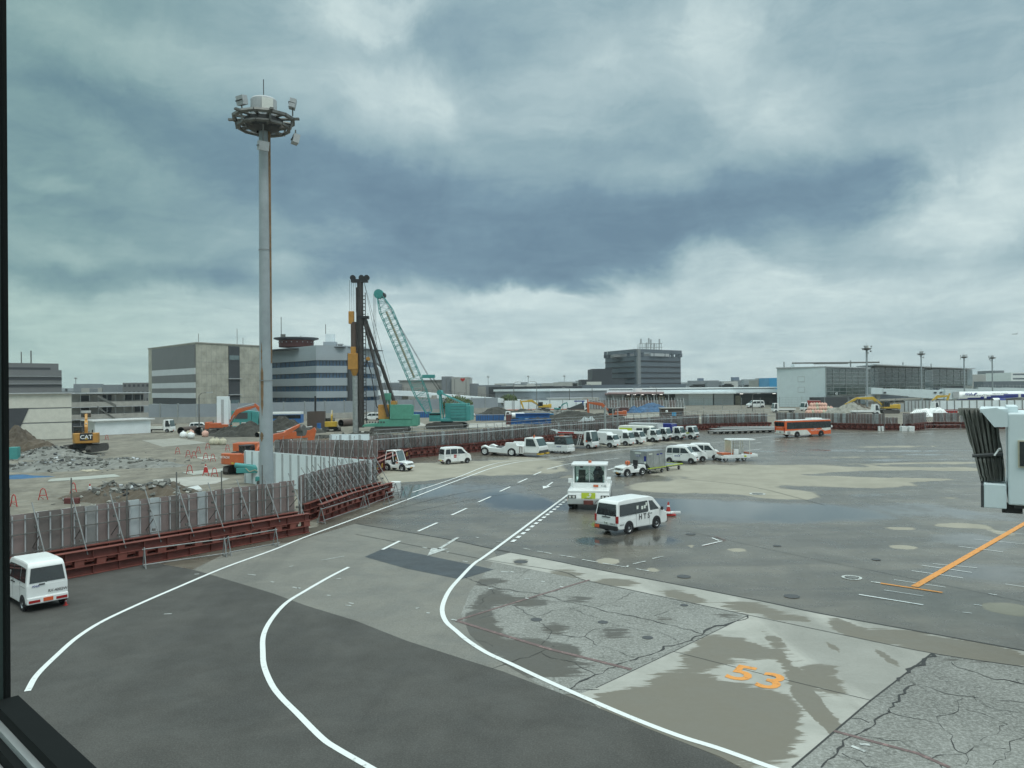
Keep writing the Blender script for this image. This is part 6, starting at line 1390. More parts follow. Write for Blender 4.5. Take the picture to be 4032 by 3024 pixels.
mb = MB(); mb.bx(-xl-.015,-xl+.02,-1.2,1.2,.68,1.28,'offwhite'); mb.build('rear_panel', bs)
for s in (1,-1): mb = MB(); mb.bx(-xl-.025,-xl+.02,s*1.05-.1,s*1.05+.1,.95,1.8,'tail'); mb.build('tail_light', bs)
mb = MB(); mb.bx(-xl-.03,-xl+.02,-.35,.1,.85,1.1,'galv'); mb.build('rear_plate', bs)
bs.scale = (.95,.95,.88); seat_on(bs, (3143,1722), (3229,1718), 'R', -2.6*.95, 2.9*.95, hb_*.95)
# ---------------------------------------------------------------- cone beside the van
def cone(label, px, py, s=1, feet=False, grp=None, z=0.012):
    root = thing('traffic_cone', label, 'traffic cone', (*G(px,py).xy, z), 0, grp, s)
    mb = MB(); mb.lathe([(.15,.04),(.11,.28),(.10,.34),(.075,.46),(.035,.70),(0,.71)], 'red', n=14); mb.box((0,0,.02),(.42,.42,.04),'red'); mb.build('cone', root)
    mb = MB(); mb.lathe([(.083,.46),(.066,.55)], 'white', n=14); mb.build('white_band', root)
    if feet:
        mb = MB(); mb.lathe([(.16,.10),(.26,.13),(.26,.20),(.16,.22)], 'white', n=14); mb.box((.42,0,.16),(.42,.12,.10),'white'); mb.box((.05,0,.045),(.62,.5,.05),'red'); mb.build('base_weight', root)
    return root
cone('red cone with white chock base in front of the marked passenger van', 2632, 2030, 1.25, True)
cone('tiny red cone beside the left minivan rear wheel', 259, 2384, .35)
# ================================================================ high lamp mast
def mast(label, loc, big=True, sc_=1.0, rz=0, grp='high floodlight masts', rust=False):
    root = thing('floodlight_mast', label, 'light mast', loc, rz, grp, sc_)
    mb = MB(); mb.lathe([(.44,0),(.42,3),(.37,12),(.31,24.6)], 'pole', n=24); mb.build('pole', root, smooth=True)
    mb = MB()
    for i in range(24):
        a0, a1 = math.pi*2*i/24, math.pi*2*(i+1)/24
    for z in (8.4, 16.6): mb.lathe([(.43 if z < 10 else .39, z), (.43 if z < 10 else .39, z+.05)], 'grey', n=24)
    mb.box((.34,-.06,17), (.16,.10,15), 'polerust' if rust else 'galvdk'); mb.build('cable_duct', root)
    if rust:
        mb = MB()
        for (z0, z1, a, w_) in ((6.2,9.6,-1.9,.16),(4.6,5.2,-2.0,.18),(9.4,10.8,-1.95,.08)):
            zs = [z0+(z1-z0)*k/10 for k in range(11)]; vs_ = []
            for k, z in enumerate(zs):
                rr = .44-.0058*z+.004; w2 = w_*random.uniform(.4,1.0)*math.sin(math.pi*(k+.3)/10.8)/rr
                vs_ += [(rr*math.cos(a-w2), rr*math.sin(a-w2), z), (rr*math.cos(a), rr*math.sin(a), z), (rr*math.cos(a+w2), rr*math.sin(a+w2), z)]
            mb.add(vs_, [(3*k,3*k+1,3*k+4,3*k+3) for k in range(10)]+[(3*k+1,3*k+2,3*k+5,3*k+4) for k in range(10)], 'polerust')
        mb.build('rust_streak', root)
    mb = MB(); zt = 24.6
    for z, r_, t in ((zt-.26,1.55,.12),(zt+.26,1.82,.14)):
        for i in range(12):
            a0, a1 = 2*math.pi*i/12, 2*math.pi*(i+1)/12; mb.cyl((r_*math.cos(a0),r_*math.sin(a0),z),(r_*math.cos(a1),r_*math.sin(a1),z),t,'galvdk',n=5)
        for i in range(0, 12, 1 if z > zt else 2): a0 = 2*math.pi*i/12; mb.cyl((.35*math.cos(a0),.35*math.sin(a0),z),(r_*math.cos(a0),r_*math.sin(a0),z),.10,'galvdk',n=5)
    for i in range(6): a0 = 2*math.pi*i/6; mb.cyl((1.7*math.cos(a0),1.7*math.sin(a0),zt-.3),(1.8*math.cos(a0),1.8*math.sin(a0),zt+.3),.07,'galvdk',n=5); mb.box((1.98*math.cos(a0),1.98*math.sin(a0),zt+.28),(.5,.2,.12),'galvdk',a0)
    mb.lathe([(.45,zt-.55),(.95,zt-.35),(1.15,zt-.05),(1.2,zt+.22),(.8,zt+.3)],'dkgrey',n=16); mb.build('head_ring', root)
    mb = MB(); mb.lathe([(.80,zt+.28),(.80,zt+1.45),(.72,zt+1.55),(0,zt+1.6)], 'ltgrey', n=28); mb.build('drum', root, smooth=False)
    mb = MB(); mb.lathe([(.815,zt+.6),(.815,zt+.64)],'dkgrey',n=28); mb.box((.45,-.68,zt+.95),(.7,.03,.9),'offwhite',R(33)); mb.build('drum_door', root)
    mb = MB(); mb.cyl((0,0,zt+1.6),(0,0,zt+2.8),.03,'dkgrey',n=6); mb.build('lightning_rod', root)
    for i, (a, z, tip) in enumerate(((R(215), zt+1.2, 0), (R(-10), zt+1.1, 0), (R(5), zt-.95, 1), (R(-75), zt-1.7, 1))):
        r_ = 1.95 if i != 3 else 1.0
        if i == 0: r_ = 1.35
        c_ = (r_*math.cos(a), r_*math.sin(a), z); mb = MB()
        mb.box(c_, (.38,.62,.55), 'ltgrey', a+.4, R(12)); mb.box((c_[0]-.04,c_[1],c_[2]), (.42,.64,.05), 'dkgrey', a+.4, R(12)); f_ = mb.build('floodlight', root)
        mb = MB(); zz = zt+.35 if not tip else zt-.35; mb.cyl((c_[0],c_[1],zz),(c_[0],c_[1],z-.25*(1 if not tip else -1)),.045,'galvdk',n=5); mb.build('bracket', root)
    return root
p = D(1050, 1900, 52.5); mast('nearest tall grey floodlight mast with rust streaks above the white wall', (p.x, p.y, 0), rust=True, sc_=1.085)
for i, (px, dist) in enumerate(((3413,285),(3628,340),(3797,385),(3908,400))):
    p = D(px, 1500, dist); mast(['tallest far floodlight mast, in front of the terminal glass','second far floodlight mast from the left beyond the boarding bridge','third far floodlight mast from the left','farthest floodlight mast, at the right above the pale hangar'][i], (p.x, p.y, 0), rz=i*1.1, sc_=.875)
for px, yt, lb in ((298,1472,'distant floodlight mast above the site office'),(1922,1482,'distant mast left of the middle street lamps'),(2080,1482,'distant mast in the middle of the skyline'),(2222,1482,'distant mast just left of the tower annex')):
    dist = 17.2*3028/(1527-yt); p = D(px, 1500, dist); mast(lb, (p.x, p.y, 0), grp='distant floodlight masts')
# street lamps
def lamp(label, px, ytop, ybase, side=1, dist=None):
    b = G(px, ybase) if dist is None else fl(D(px,1500,dist)); h = D(px, ytop, b.y).z; root = thing('street_lamp', label, 'street lamp', (b.x,b.y,0), 0, 'street lamps beyond the site')
    mb = MB(); mb.cyl((0,0,0),(0,0,h-.6),.16,'galvdk',r1=.10,n=8); mb.tube([(0,0,h-.6),(side*.5,0,h-.1),(side*1.6,0,h)],.07,'galvdk',6); mb.build('pole', root)
    mb = MB(); mb.box((side*2.1,0,h),(1.1,.4,.16),'ltgrey',0,R(-6*side)); mb.build('lamp_head', root)
for px, yt, sd_, dd, lb in ((2023,1504,1,280,'street lamp left of the grey warehouse'),(2113,1502,-1,285,'street lamp in front of the grey warehouse'),(2242,1527,-1,290,'street lamp against the black warehouse'),(2331,1514,-1,292,'street lamp in front of the cargo shed left part'),(2496,1520,1,300,'white-headed street lamp in front of the pink canopy'),(2584,1524,-1,305,'street lamp with camera bracket before the loading bays'),(1835,1490,1,300,'street lamp before the heart emblem block'),(1757,1488,1,305,'street lamp beside the grey stair tower'),(1664,1492,-1,290,'street lamp behind the crane boom'),(1790,1488,1,290,'short street lamp on the elevated road'),(783,1546,1,150,'lamp with drooping head before the concrete building'),(2962,1550,1,250,'twin-head lamp post before the shed loading bay')):
    lamp(lb, px, yt, 0, sd_, dd)
# trees
def tree(label, px, ytop, dist, wdt, grp='round green trees by the elevated road'):
    b = fl(D(px,1500,dist)); h = max(3, D(px,ytop,dist).z); root = thing('tree', label, 'tree', (b.x,b.y,0), 0, grp); rnd = random.Random(int(px))
    mb = MB(); mb.cyl((0,0,0),(0,0,h*.5),.25,'bark',r1=.15,n=7)
    for k in range(4): a = k*1.6; mb.cyl((0,0,h*.4),(math.cos(a)*wdt*.25,math.sin(a)*wdt*.25,h*.75),.12,'bark',r1=.05,n=5)
    mb.build('trunk', root)
    mb = MB()
    for k in range(1500):
        u, v_, w_ = rnd.gauss(0,1), rnd.gauss(0,1), rnd.gauss(0,1); n_ = math.sqrt(u*u+v_*v_+w_*w_); rr = rnd.uniform(.55,1)**.5*(1+.16*math.sin(3*math.atan2(v_,u)+px)*1)
        c = Vector((u/n_*rr*wdt/2, v_/n_*rr*wdt/2, h*.58+w_/n_*rr*h*.42)); s_ = rnd.uniform(.18,.42)
        a_ = Vector((rnd.uniform(-1,1),rnd.uniform(-1,1),rnd.uniform(-1,1))).normalized()*s_; b_ = a_.orthogonal().normalized()*s_*.7
        mb.add([c-a_,c-b_,c+a_,c+b_],[(0,1,2,3)], rnd.choice(['leafa','leafb','leafb','leafc']))
    mb.build('crown', root)
for n_, c_ in (('leafa',(.045,.07,.02)),('leafb',(.07,.105,.03)),('leafc',(.10,.14,.045))): mat(n_, c_, .7, 0, .2, .6)
tree('broad round green tree right of the teal crane', 1790, 1562, 255, 12); tree('small round tree left of the crane boom foot', 1623, 1574, 255, 8); tree('ragged low trees behind the pile driver stays', 1572, 1578, 252, 9); tree('small bush-like tree in front of the grey warehouse', 2004, 1554, 300, 6.5)
# ================================================================ excavators
def excavator(label, loc, yaw, colr='orange', sc_=1.0, swing=0, pose=(55,-70,-60), name='excavator', lens=(5.2,2.8), cabside=1, cw=None):
    """yaw of the upper works; boom, stick and bucket angles in degrees (boom above horizontal, stick/bucket world angles)"""
    root = thing(name, label, 'excavator', loc, yaw, 'excavators', sc_); cw = cw or colr
    for s in (1,-1):
        mb = MB(); pr = [(-1.9,.35),(-1.75,.08),(-1.5,0),(1.5,0),(1.75,.08),(1.9,.35),(1.75,.72),(1.5,.80),(-1.5,.80),(-1.75,.72)]
        mb.prism(pr,'y',s*1.25-.28,s*1.25+.28,'shoe')
        for k in range(16): x = -1.7+k*.226; mb.bx(x-.05,x+.05,s*1.25-.30,s*1.25+.30,-.02 if 0 else .79,.84,'shoe')
        o = mb.build('track', root); o.rotation_euler = (0,0,swing)
    mb = MB(); mb.box((0,0,.65),(1.6,2.0,.4),'dkgrey',swing); mb.lathe([(.6,.8),(.6,1.0)],'black',n=18); mb.build('undercarriage', root)
    mb = MB(); mb.bx(-1.5,1.5,-1.3,1.3,1.0,1.2,'dkgrey'); mb.bx(-1.5,.3,-1.3,1.3,1.2,2.0,colr); mb.bx(.3,1.45,-1.3,-.5,1.2,1.75,colr); mb.build('upper_body', root, bevel=.05)
    mb = MB(); pr = [(-2.2,-1.1),(-2.35,-.5),(-2.35,.5),(-2.2,1.1),(-1.5,1.32),(-1.5,-1.32)]; mb.prism(pr,'z',1.05,2.15,cw); cwt = mb.build('counterweight', root, bevel=.08)
    yc = cabside*.82
    mb = MB(); mb.bx(.25,1.6,yc-.45,yc+.45,1.2,1.55,colr)
    for x,y in ((.3,yc-.42),(.3,yc+.42),(1.55,yc-.42),(1.5,yc+.42)): mb.box((x,y,2.1),(.09,.09,1.2),'dkgrey')
    mb.bx(.22,1.55,yc-.47,yc+.47,2.68,2.80,'dkgrey'); cab_ = mb.build('cab', root, bevel=.03)
    mb = MB(); mb.bx(.32,1.53,yc-.41,yc+.41,1.6,2.66,'glass'); mb.build('cab_glass', cab_)
    mb = MB(); mb.cyl((-1.0,-.6,2.0),(-1.0,-.6,2.45),.06,'black',n=8); mb.build('exhaust', root)
    # boom (bent), stick, bucket
    a1, a2, a3 = (R(v) for v in pose); L1, L2 = lens
    P0 = Vector((1.1,0,1.6)); Pm = P0+Vector((math.cos(a1+R(16)),0,math.sin(a1+R(16))))*L1*.48; P1 = Pm+Vector((math.cos(a1-R(22)),0,math.sin(a1-R(22))))*L1*.55
    P2 = P1+Vector((math.cos(a2),0,math.sin(a2)))*L2
    def beam(pts, ws_, m, nm, w_=.34):
        mb = MB(); up_, dn_ = [], []
        for i, p_ in enumerate(pts):
            d_ = (pts[min(i+1,len(pts)-1)]-pts[max(i-1,0)]).normalized(); n_ = Vector((-d_.z,0,d_.x)); up_.append(p_+n_*ws_[i]/2); dn_.append(p_-n_*ws_[i]/2)
        poly = [(p_.x,p_.z) for p_ in up_]+[(p_.x,p_.z) for p_ in reversed(dn_)]
        mb.prism(poly,'y',-w_/2,w_/2,m); return mb.build(nm, root, bevel=.03)
    beam([P0,Pm,P1],[.4,.75,.34],colr,'boom'); beam([P1-(P2-P1)*.16,P1+(P2-P1)*.15,P2],[.22,.55,.22],colr,'stick',.28)
    mb = MB(); mb.cyl((1.35,.28,1.4),Pm*.75+P0*.25+Vector((0,.28,-.1)),.09,'galv',n=6); mb.cyl((1.35,-.28,1.4),Pm*.75+P0*.25+Vector((0,-.28,-.1)),.09,'galv',n=6)
    q1 = Pm+Vector((0,0,.42)); q2 = P1-(P2-P1)*.16; mb.cyl(q1,q2,.10,'galv',n=6); mb.cyl(P1+(P2-P1)*.1+Vector((0,0,.3)),P1+(P2-P1)*.8+Vector((.2,0,.1)),.07,'galv',n=6); mb.build('hydraulic_cylinders', root)
    c3, s3 = math.cos(a3), math.sin(a3)
    bp = [(0,.15),(.35,.35),(.95,.25),(1.25,-.15),(1.1,-.55),(.75,-.35),(.4,-.45),(.1,-.3)]
    mb = MB(); mb.prism([(P2.x+x*c3-z*s3, P2.z+x*s3+z*c3) for x,z in bp],'y',-.5,.5,'galvdk'); mb.build('bucket', root, bevel=.02)
    return root, cwt
ex, cw_ = excavator('orange-yellow excavator with a big black badge on its tail, seen from behind on rubble', (*G(340,1788).xy,.35), R(119), 'catyel', 1.22, R(-30), (66,50,10), lens=(2.0,1.0))
mb = MB(); mb.bx(-2.37,-2.352,-.62,.62,1.35,2.16,'black'); bd = mb.build('badge', cw_); mb = MB(); mb.text('CAT', .60, mkM((0,-1,0),(0,0,1),Vector((-2.372,0,1.72))), 'white', .01); mb.build('lettering', bd)
mb = MB(); mb.add([(-2.386,.17,1.47),(-2.386,-.17,1.47),(-2.386,0,1.66)],[(0,1,2)],'yellow'); mb.build('triangle_mark', bd)
ex, _ = excavator('orange excavator with arched boom beside the white silo tower', (*G(868,1712).xy,0), R(8), 'orange', 1.15, 0, (38,-52,-60), lens=(5.8,3.0))
ex, cw_ = excavator('orange excavator half hidden behind the white wall near the mast', (*G(968,1862).xy,0), R(62), 'orange', 1.0, R(20), (30,20,-60), lens=(5.0,2.4))
label_text(cw_, 'HITACHI', .34, (-2.37,.35,1.78), 'B', 'white')
mb = MB(); mb.bx(-2.38,-2.36,-.95,-.55,1.12,1.32,'yellow'); mb.build('hazard_label', cw_)
# its long forward arm, lowered to the right behind the mast
ar = thing('excavator', 'orange excavator with long clawed arm stretched low right of the mast', 'excavator', (*G(1075,1800).xy,0), R(4), None)
mb = MB(); mb.bx(-4.6,-1.6,-1.3,1.3,.9,1.9,'orange'); mb.build('upper_body', ar, bevel=.05)
for s in (1,-1): mb = MB(); mb.prism([(-5.0,.4),(-4.7,0),(-1.6,0),(-1.2,.4),(-1.6,.8),(-4.7,.8)],'y',s*1.1-.25,s*1.1+.25,'shoe'); mb.build('track', ar)
mb = MB(); mb.prism([(0,2.2),(.6,3.0),(4.6,3.35),(5.2,3.7),(5.4,3.3),(5.0,1.5),(4.2,1.6),(4.4,2.4),(.5,2.2)],'y',-.2,.2,'orange'); mb.build('arm', ar, bevel=.04)
mb = MB(); mb.cyl((.5,0,3.15),(4.9,0,3.8),.09,'galv',n=6); mb.prism([(4.1,1.5),(5.1,1.5),(5.0,.6),(4.3,.5)],'y',-.4,.4,'orange'); mb.prism([(-1.9,.0),(-1.4,.0),(.5,2.4),(.3,2.8)],'y',-.2,.2,'orange'); mb.build('claw_and_cylinder', ar)
ex, cw_ = excavator('small yellow excavator seen from behind beside the dark round pit', (*G(1305,1698).xy,0), R(100), 'yellow', .95, R(20), (60,-60,-70), lens=(3.2,1.6))
ex, _ = excavator('big yellow excavator with folded boom in front of the white fence', (*G(2140,1620).xy,0), R(182), 'yellow', 1.2, 0, (18,-110,-150), lens=(5.8,3.2), cw='yellow')
ex, _ = excavator('small teal excavator right of the big yellow one', (*G(2198,1620).xy,0), R(-2), 'teal', .62, 0, (45,-80,-80), lens=(5.2,2.8))
ex, _ = excavator('orange excavator with raised boom by the camera post', (*G(2425,1656).xy,0), R(176), 'orange', 1.15, 0, (30,-92,-70), lens=(5.6,4.6))
ex, _ = excavator('yellow excavator with black body reaching left at the sand heap', (*G(3500,1628).xy,0), R(176), 'yellow', 1.25, 0, (22,-28,-80), lens=(6.6,3.0))
ex, _ = excavator('dusty yellow excavator with bent boom at the white truck', (*G(3645,1612).xy,0), R(-3), 'yellow', 1.25, 0, (26,-112,-80), lens=(5.4,4.6))
# ================================================================ lattice crawler crane
def lattice(mb, a, b, w0, w1, m, n, hd=None):
    a, b = Vector(a), Vector(b); d = (b-a).normalized(); s1 = Vector((-d.y, d.x, 0)).normalized() if abs(d.z) < .999 else Vector((1,0,0)); s2 = d.cross(s1); L_ = (b-a).length
    cor = [(1,1),(1,-1),(-1,-1),(-1,1)]; 
    def P_(t, c): w_ = w0+(w1-w0)*t; return a+d*L_*t+(s1*c[0]+s2*c[1])*w_/2
    for c in cor: mb.cyl(P_(0,c),P_(1,c),.085,m,n=5)
    for k in range(n):
        for j in range(4):
            c0_, c1_ = cor[j], cor[(j+1)%4]
            if k%2: c0_, c1_ = c1_, c0_
            mb.cyl(P_(k/n,c0_),P_((k+1)/n,c1_),.04,m,n=4)
            if k%3==0: mb.cyl(P_(k/n,cor[j]),P_(k/n,cor[(j+1)%4]),.035,m,n=4)
b = G(1760,1688); cr_ = thing('crawler_crane', 'turquoise crawler crane with tall lattice boom leaning left', 'crane', (b.x,b.y,0), R(172))
# local +x points left in the picture
def loc_of(px, py, dy=0): q = D(px, py, b.y+dy); return Matrix.Rotation(-R(172),3,'Z') @ (q-Vector((b.x,b.y,0)))
for s in (1,-1):
    mb = MB(); mb.prism([(-4.0,.6),(-3.7,.1),(-3.2,0),(3.2,0),(3.7,.1),(4.0,.6),(3.7,1.15),(3.2,1.3),(-3.2,1.3),(-3.7,1.15)],'y',s*2.3-.5,s*2.3+.5,'shoe')
    for k in range(12): mb.cyl((-3.3+k*.6,s*2.3-.52,.5),(-3.3+k*.6,s*2.3+.52,.5),.2,'dkgrey',n=8)
    mb.build('track', cr_)
mb = MB(); mb.bx(-2,2,-2,2,.6,1.2,'dkgrey'); mb.lathe([(1.3,1.2),(1.3,1.6)],'black',n=20); mb.build('undercarriage', cr_)
mb = MB(); mb.bx(-4.6,3.4,-1.6,1.6,1.6,2.1,'teal'); mb.bx(-4.6,.6,-1.7,-1.0,2.1,5.3,'teal'); mb.bx(-4.6,-1.2,1.0,1.7,2.1,5.3,'teal'); mb.bx(1.0,3.4,1.0,1.65,2.1,3.4,'teal'); mb.build('machinery_deck', cr_, bevel=.04)
mb = MB()
for k in range(5): mb.bx(-4.62,-1.18,1.70,1.74,2.3+k*.6,2.34+k*.6,'dkgrey'); mb.bx(-4.62,.62,-1.74,-1.70,2.3+k*.6,2.34+k*.6,'dkgrey')
mb.build('louvre_lines', cr_)
mb = MB(); mb.bx(-5.4,-4.5,-1.9,1.9,1.8,4.8,'teal'); mb.build('counterweight', cr_, bevel=.06)
mb = MB(); mb.bx(1.0,3.3,1.66,1.70,2.9,3.3,'glass'); mb.build('cab_window', cr_)
foot = loc_of(1690,1625); tip = loc_of(1492,1158); pts = [foot, foot+(tip-foot)*.16, foot+(tip-foot)*.86, tip]
mb = MB(); lattice(mb, pts[0], pts[1], 1.2, 2.6, 'teal', 6); lattice(mb, pts[1], pts[2], 2.6, 2.6, 'teal', 30); lattice(mb, pts[2], pts[3], 2.6, .9, 'teal', 6); mb.build('lattice_boom', cr_)
mb = MB(); d_ = (tip-foot).normalized(); mb.cyl(foot+d_*8, tip-d_*4, .24, 'wood', n=8); mb.build('boom_pipe', cr_)
mb = MB(); mb.cyl(tip+Vector((0,-.5,0)), tip+Vector((0,.5,0)), 1.0, 'teal', n=12); mb.cyl(tip+Vector((-.9,-.45,-.3)), tip+Vector((-.9,.45,-.3)), .6, 'dkgrey', n=12); mb.build('head_sheave', cr_)
mst = loc_of(1733,1546); mb = MB()
for s in (1,-1): mb.cyl((1.0,s*1.2,2.1), mst+Vector((0,s*.6,0)), .18, 'teal', n=6); mb.cyl((-4.3,s*1.2,5.0), mst+Vector((0,s*.6,0)), .10, 'teal', n=6)
mb.cyl(mst+Vector((0,-.8,0)), mst+Vector((0,.8,0)), .55, 'teal', n=10); mb.build('gantry', cr_)
eq = loc_of(1688,1482); mb = MB(); mb.box(eq, (2.6,1.0,.7), 'teal'); mb.build('bridle_block', cr_, bevel=.05)
mb = MB()
for s in (.4,-.4):
    mb.cyl(mst+Vector((0,s,0)), eq+Vector((0,s,0)), .05, 'dkgrey', n=4); mb.cyl(mst+Vector((-.4,s,.2)), eq+Vector((-.6,s,.2)), .05, 'dkgrey', n=4); mb.cyl(eq+Vector((0,s,0)), tip+Vector((-.3,s,.3)), .045, 'dkgrey', n=4)
for dx in (.7,.95,1.2): mb.cyl(tip+Vector((dx,0,0)), Vector((tip.x+dx, tip.y, 3)), .035, 'dkgrey', n=4)
mb.build('cables', cr_)
# ================================================================ pile driver
b = G(1545,1702); pdv = thing('pile_driver', 'green pile driver with tall black leader mast and orange drive head', 'pile driver', (b.x,b.y,0), R(180))
def lp_(px, py, dy=0): q = D(px, py, b.y+dy); v = q-Vector((b.x,b.y,0)); return Vector((-v.x,-v.y,v.z))
for s in (1,-1):
    mb = MB(); mb.prism([(-3.4,.5),(-3.1,.05),(-2.8,0),(3.4,0),(3.7,.05),(4.0,.5),(3.7,1.0),(-3.1,1.0)],'y',s*2.0-.45,s*2.0+.45,'shoe'); mb.build('track', pdv)
mb = MB(); mb.prism([(5.6,1.2),(5.3,1.6),(2.6,1.9),(2.2,2.6),(-5.0,2.6),(-5.0,1.2)],'y',-1.6,1.6,'mint'); mb.build('deck', pdv, bevel=.05)
mb = MB(); mb.bx(-4.0,.2,.4,1.7,2.6,5.4,'mint'); mb.bx(-4.0,.2,-1.7,-.6,2.6,5.2,'mint'); mb.build('engine_house', pdv, bevel=.05)
mb = MB(); mb.bx(-5.2,-4.0,-1.7,1.7,1.3,3.4,'mint'); mb.build('counterweight', pdv, bevel=.05)
mb = MB(); mb.bx(.5,2.6,-.9,.9,2.6,5.4,'catyel'); mb.bx(-.9,.1,-1.0,1.0,5.4,6.1,'catyel'); mb.build('orange_winch', pdv, bevel=.05)
mb = MB(); 
for k in range(7): mb.bx(1.2-.0+k*.55,1.5+k*.55 if 1.5+k*.55 < 5 else 5,1.61,1.64,1.9,2.2,'dkgrey')
mb.build('vent_slots', pdv)
ldx = lp_(1422,1600).x; zt = D(1418,1112,b.y).z
mb = MB(); mb.cyl((ldx,0,1.0),(ldx,0,zt),.60,'leader',n=14); mb.bx(ldx+.5,ldx+.75,-.4,.4,2,zt-1,'leader'); mb.build('leader_mast', pdv)
mb = MB()
for k in range(34): z = 3+k*(zt-5)/34; mb.bx(ldx-1.0,ldx-.55,-.25,.25,z,z+.12,'black'); 
mb.bx(ldx-1.02,ldx-.95,-.3,-.2,2,zt-2,'dkgrey'); mb.bx(ldx-1.02,ldx-.95,.2,.3,2,zt-2,'dkgrey'); mb.build('ladder', pdv)
mb = MB(); mb.bx(ldx-1.5,ldx+1.7,-.6,.6,zt,zt+.6,'black')
for dx in (-1.3,-.3,1.4): mb.cyl((ldx+dx,-.3,zt+.9),(ldx+dx,.3,zt+.9),.55,'black',n=10)
mb.build('crown_block', pdv)
zz = lambda y: D(1395,y,b.y).z; px_ = lp_(1394,1500).x
mb = MB(); mb.cyl((px_,0,zz(1378)),(px_,0,zz(1268)),.55,'brownwall',n=14); mb.build('drill_rod', pdv)
mb = MB(); mb.cyl((px_-.3,0,0),(px_-.3,0,zz(1480)),.62,'galv',n=16); mb.build('steel_casing', pdv)
mb = MB(); mb.bx(px_-.9,px_+1.0,-.9,.9,zz(1455),zz(1392),'catyel'); mb.bx(px_-.5,px_+.5,-.7,.7,zz(1392),zz(1366),'catyel'); mb.cyl((px_-.2,0,zz(1480)),(px_-.2,0,zz(1455)),.5,'catyel',r1=.9,n=12); mb.bx(px_-.1,px_+.9,-.5,.5,zz(1275),zz(1226),'catyel'); mb.build('rotary_head', pdv, bevel=.08)
mb = MB()
for dx in (-.5,-.1,.3,.7): mb.cyl((px_+dx,0,zz(1230)),(px_+dx,0,zt+.5),.04,'dkgrey',n=4)
top2 = lp_(1436,1255); e1 = lp_(1532,1690,2); e2 = lp_(1560,1625,-2)
for q in (e1,e2): mb.cyl((ldx-.8,0,zt),(q.x,q.y,5.5),.04,'dkgrey',n=4)
mb.build('cables', pdv)
for q0, q1_, dy in ((lp_(1432,1255),lp_(1533,1640),1.4),(lp_(1438,1255),lp_(1562,1625),-1.4)):
    mb = MB(); q1_ = Vector((q1_.x,dy,q1_.z)); mb.cyl(q0,q0+(q1_-q0)*.55,.30,'leader',n=8); mb.cyl(q0+(q1_-q0)*.5,q1_,.38,'leader',r1=.28,n=8); mb.build('stay_strut', pdv)
mb = MB(); q = lp_(1430,1250); mb.box(q,(2.2,1.2,.5),'black'); mb.build('stay_bracket', pdv)
mb = MB(); q = lp_(1527,1562); mb.cyl((-.2,0,2.6),(q.x,0,q.z),.2,'mint',n=6); mb.cyl((2.2,.6,2.6),(q.x,.2,q.z),.14,'mint',n=6); mb.cyl((2.2,-.6,2.6),(q.x,-.2,q.z),.14,'mint',n=6); mb.box(q,(1.2,1,1.4),'mint'); mb.build('gantry', pdv)
mb = MB(); mb.tube([(px_-1.0,.3,zz(1430)),(px_-2.2,.3,zz(1445)),(px_-2.6,.3,zz(1418)),(px_-3.4,.3,zz(1470)),(px_-4.4,.3,zz(1600)),(px_-5.4,.3,4)],.10,'black',6); mb.build('hose', pdv)
mb = MB(); hk = lp_(1450,1413); mb.cyl((hk.x,0,hk.z),(hk.x,0,zt-6),.035,'dkgrey',n=4); mb.cyl((hk.x,-.3,hk.z),(hk.x,.3,hk.z),.4,'catyel',n=10); mb.build('hook_block', pdv)
# ================================================================ white silo tower, teal plant
b = fl(G(880,1712)); st_ = thing('silo_tower', 'tall narrow white panel tower beside the orange excavator', 'tower', b, 0)
h_ = D(880,1561,b.y).z; mb = MB(); mb.bx(-1.1,1.1,-.4,.4,0,h_,'whpanel'); mb.build('panel', st_, bevel=.04); mb = MB(); mb.bx(-.25,.25,-.47,-.42,h_*.3,h_*.92,'ltgrey'); mb.tube([(1.3,0,h_*.4),(1.3,0,h_*.88),(.9,0,h_*.95)],.10,'white',6); mb.build('chute', st_)
b = fl(G(958,1700)); pl_ = thing('mixing_plant', 'turquoise two-storey mixing plant behind the orange boom', 'plant', b, 0); h_ = D(950,1618,b.y).z
mb = MB(); mb.bx(-2.4,1.6,0,3,h_*.45,h_,'teal'); mb.bx(1.7,3.0,0,2.4,h_*.35,h_*.95,'teal'); mb.build('housing', pl_, bevel=.05)
mb = MB(); mb.bx(-1.6,.9,-.06,.0,h_*.62,h_*.92,'dkgrey'); mb.bx(3.3,4.6,0,2,h_*.15,h_*.72,'cream'); mb.build('panels', pl_)
mb = MB()
for x in (-2.4,-.6,1.2,2.9): mb.cyl((x,0,0),(x,0,h_*.5),.16,'teal',n=6)
mb.cyl((-2.4,0,h_*.25),(2.9,0,h_*.25),.10,'teal',n=6); mb.build('legs', pl_)
mb = MB(); mb.bx(4.2,7.5,-1,1,0,1.8,'mint'); o = mb.build('generator', bevel=.05); o.location = b; tag(o, 'green generator box right of the turquoise plant', 'generator')
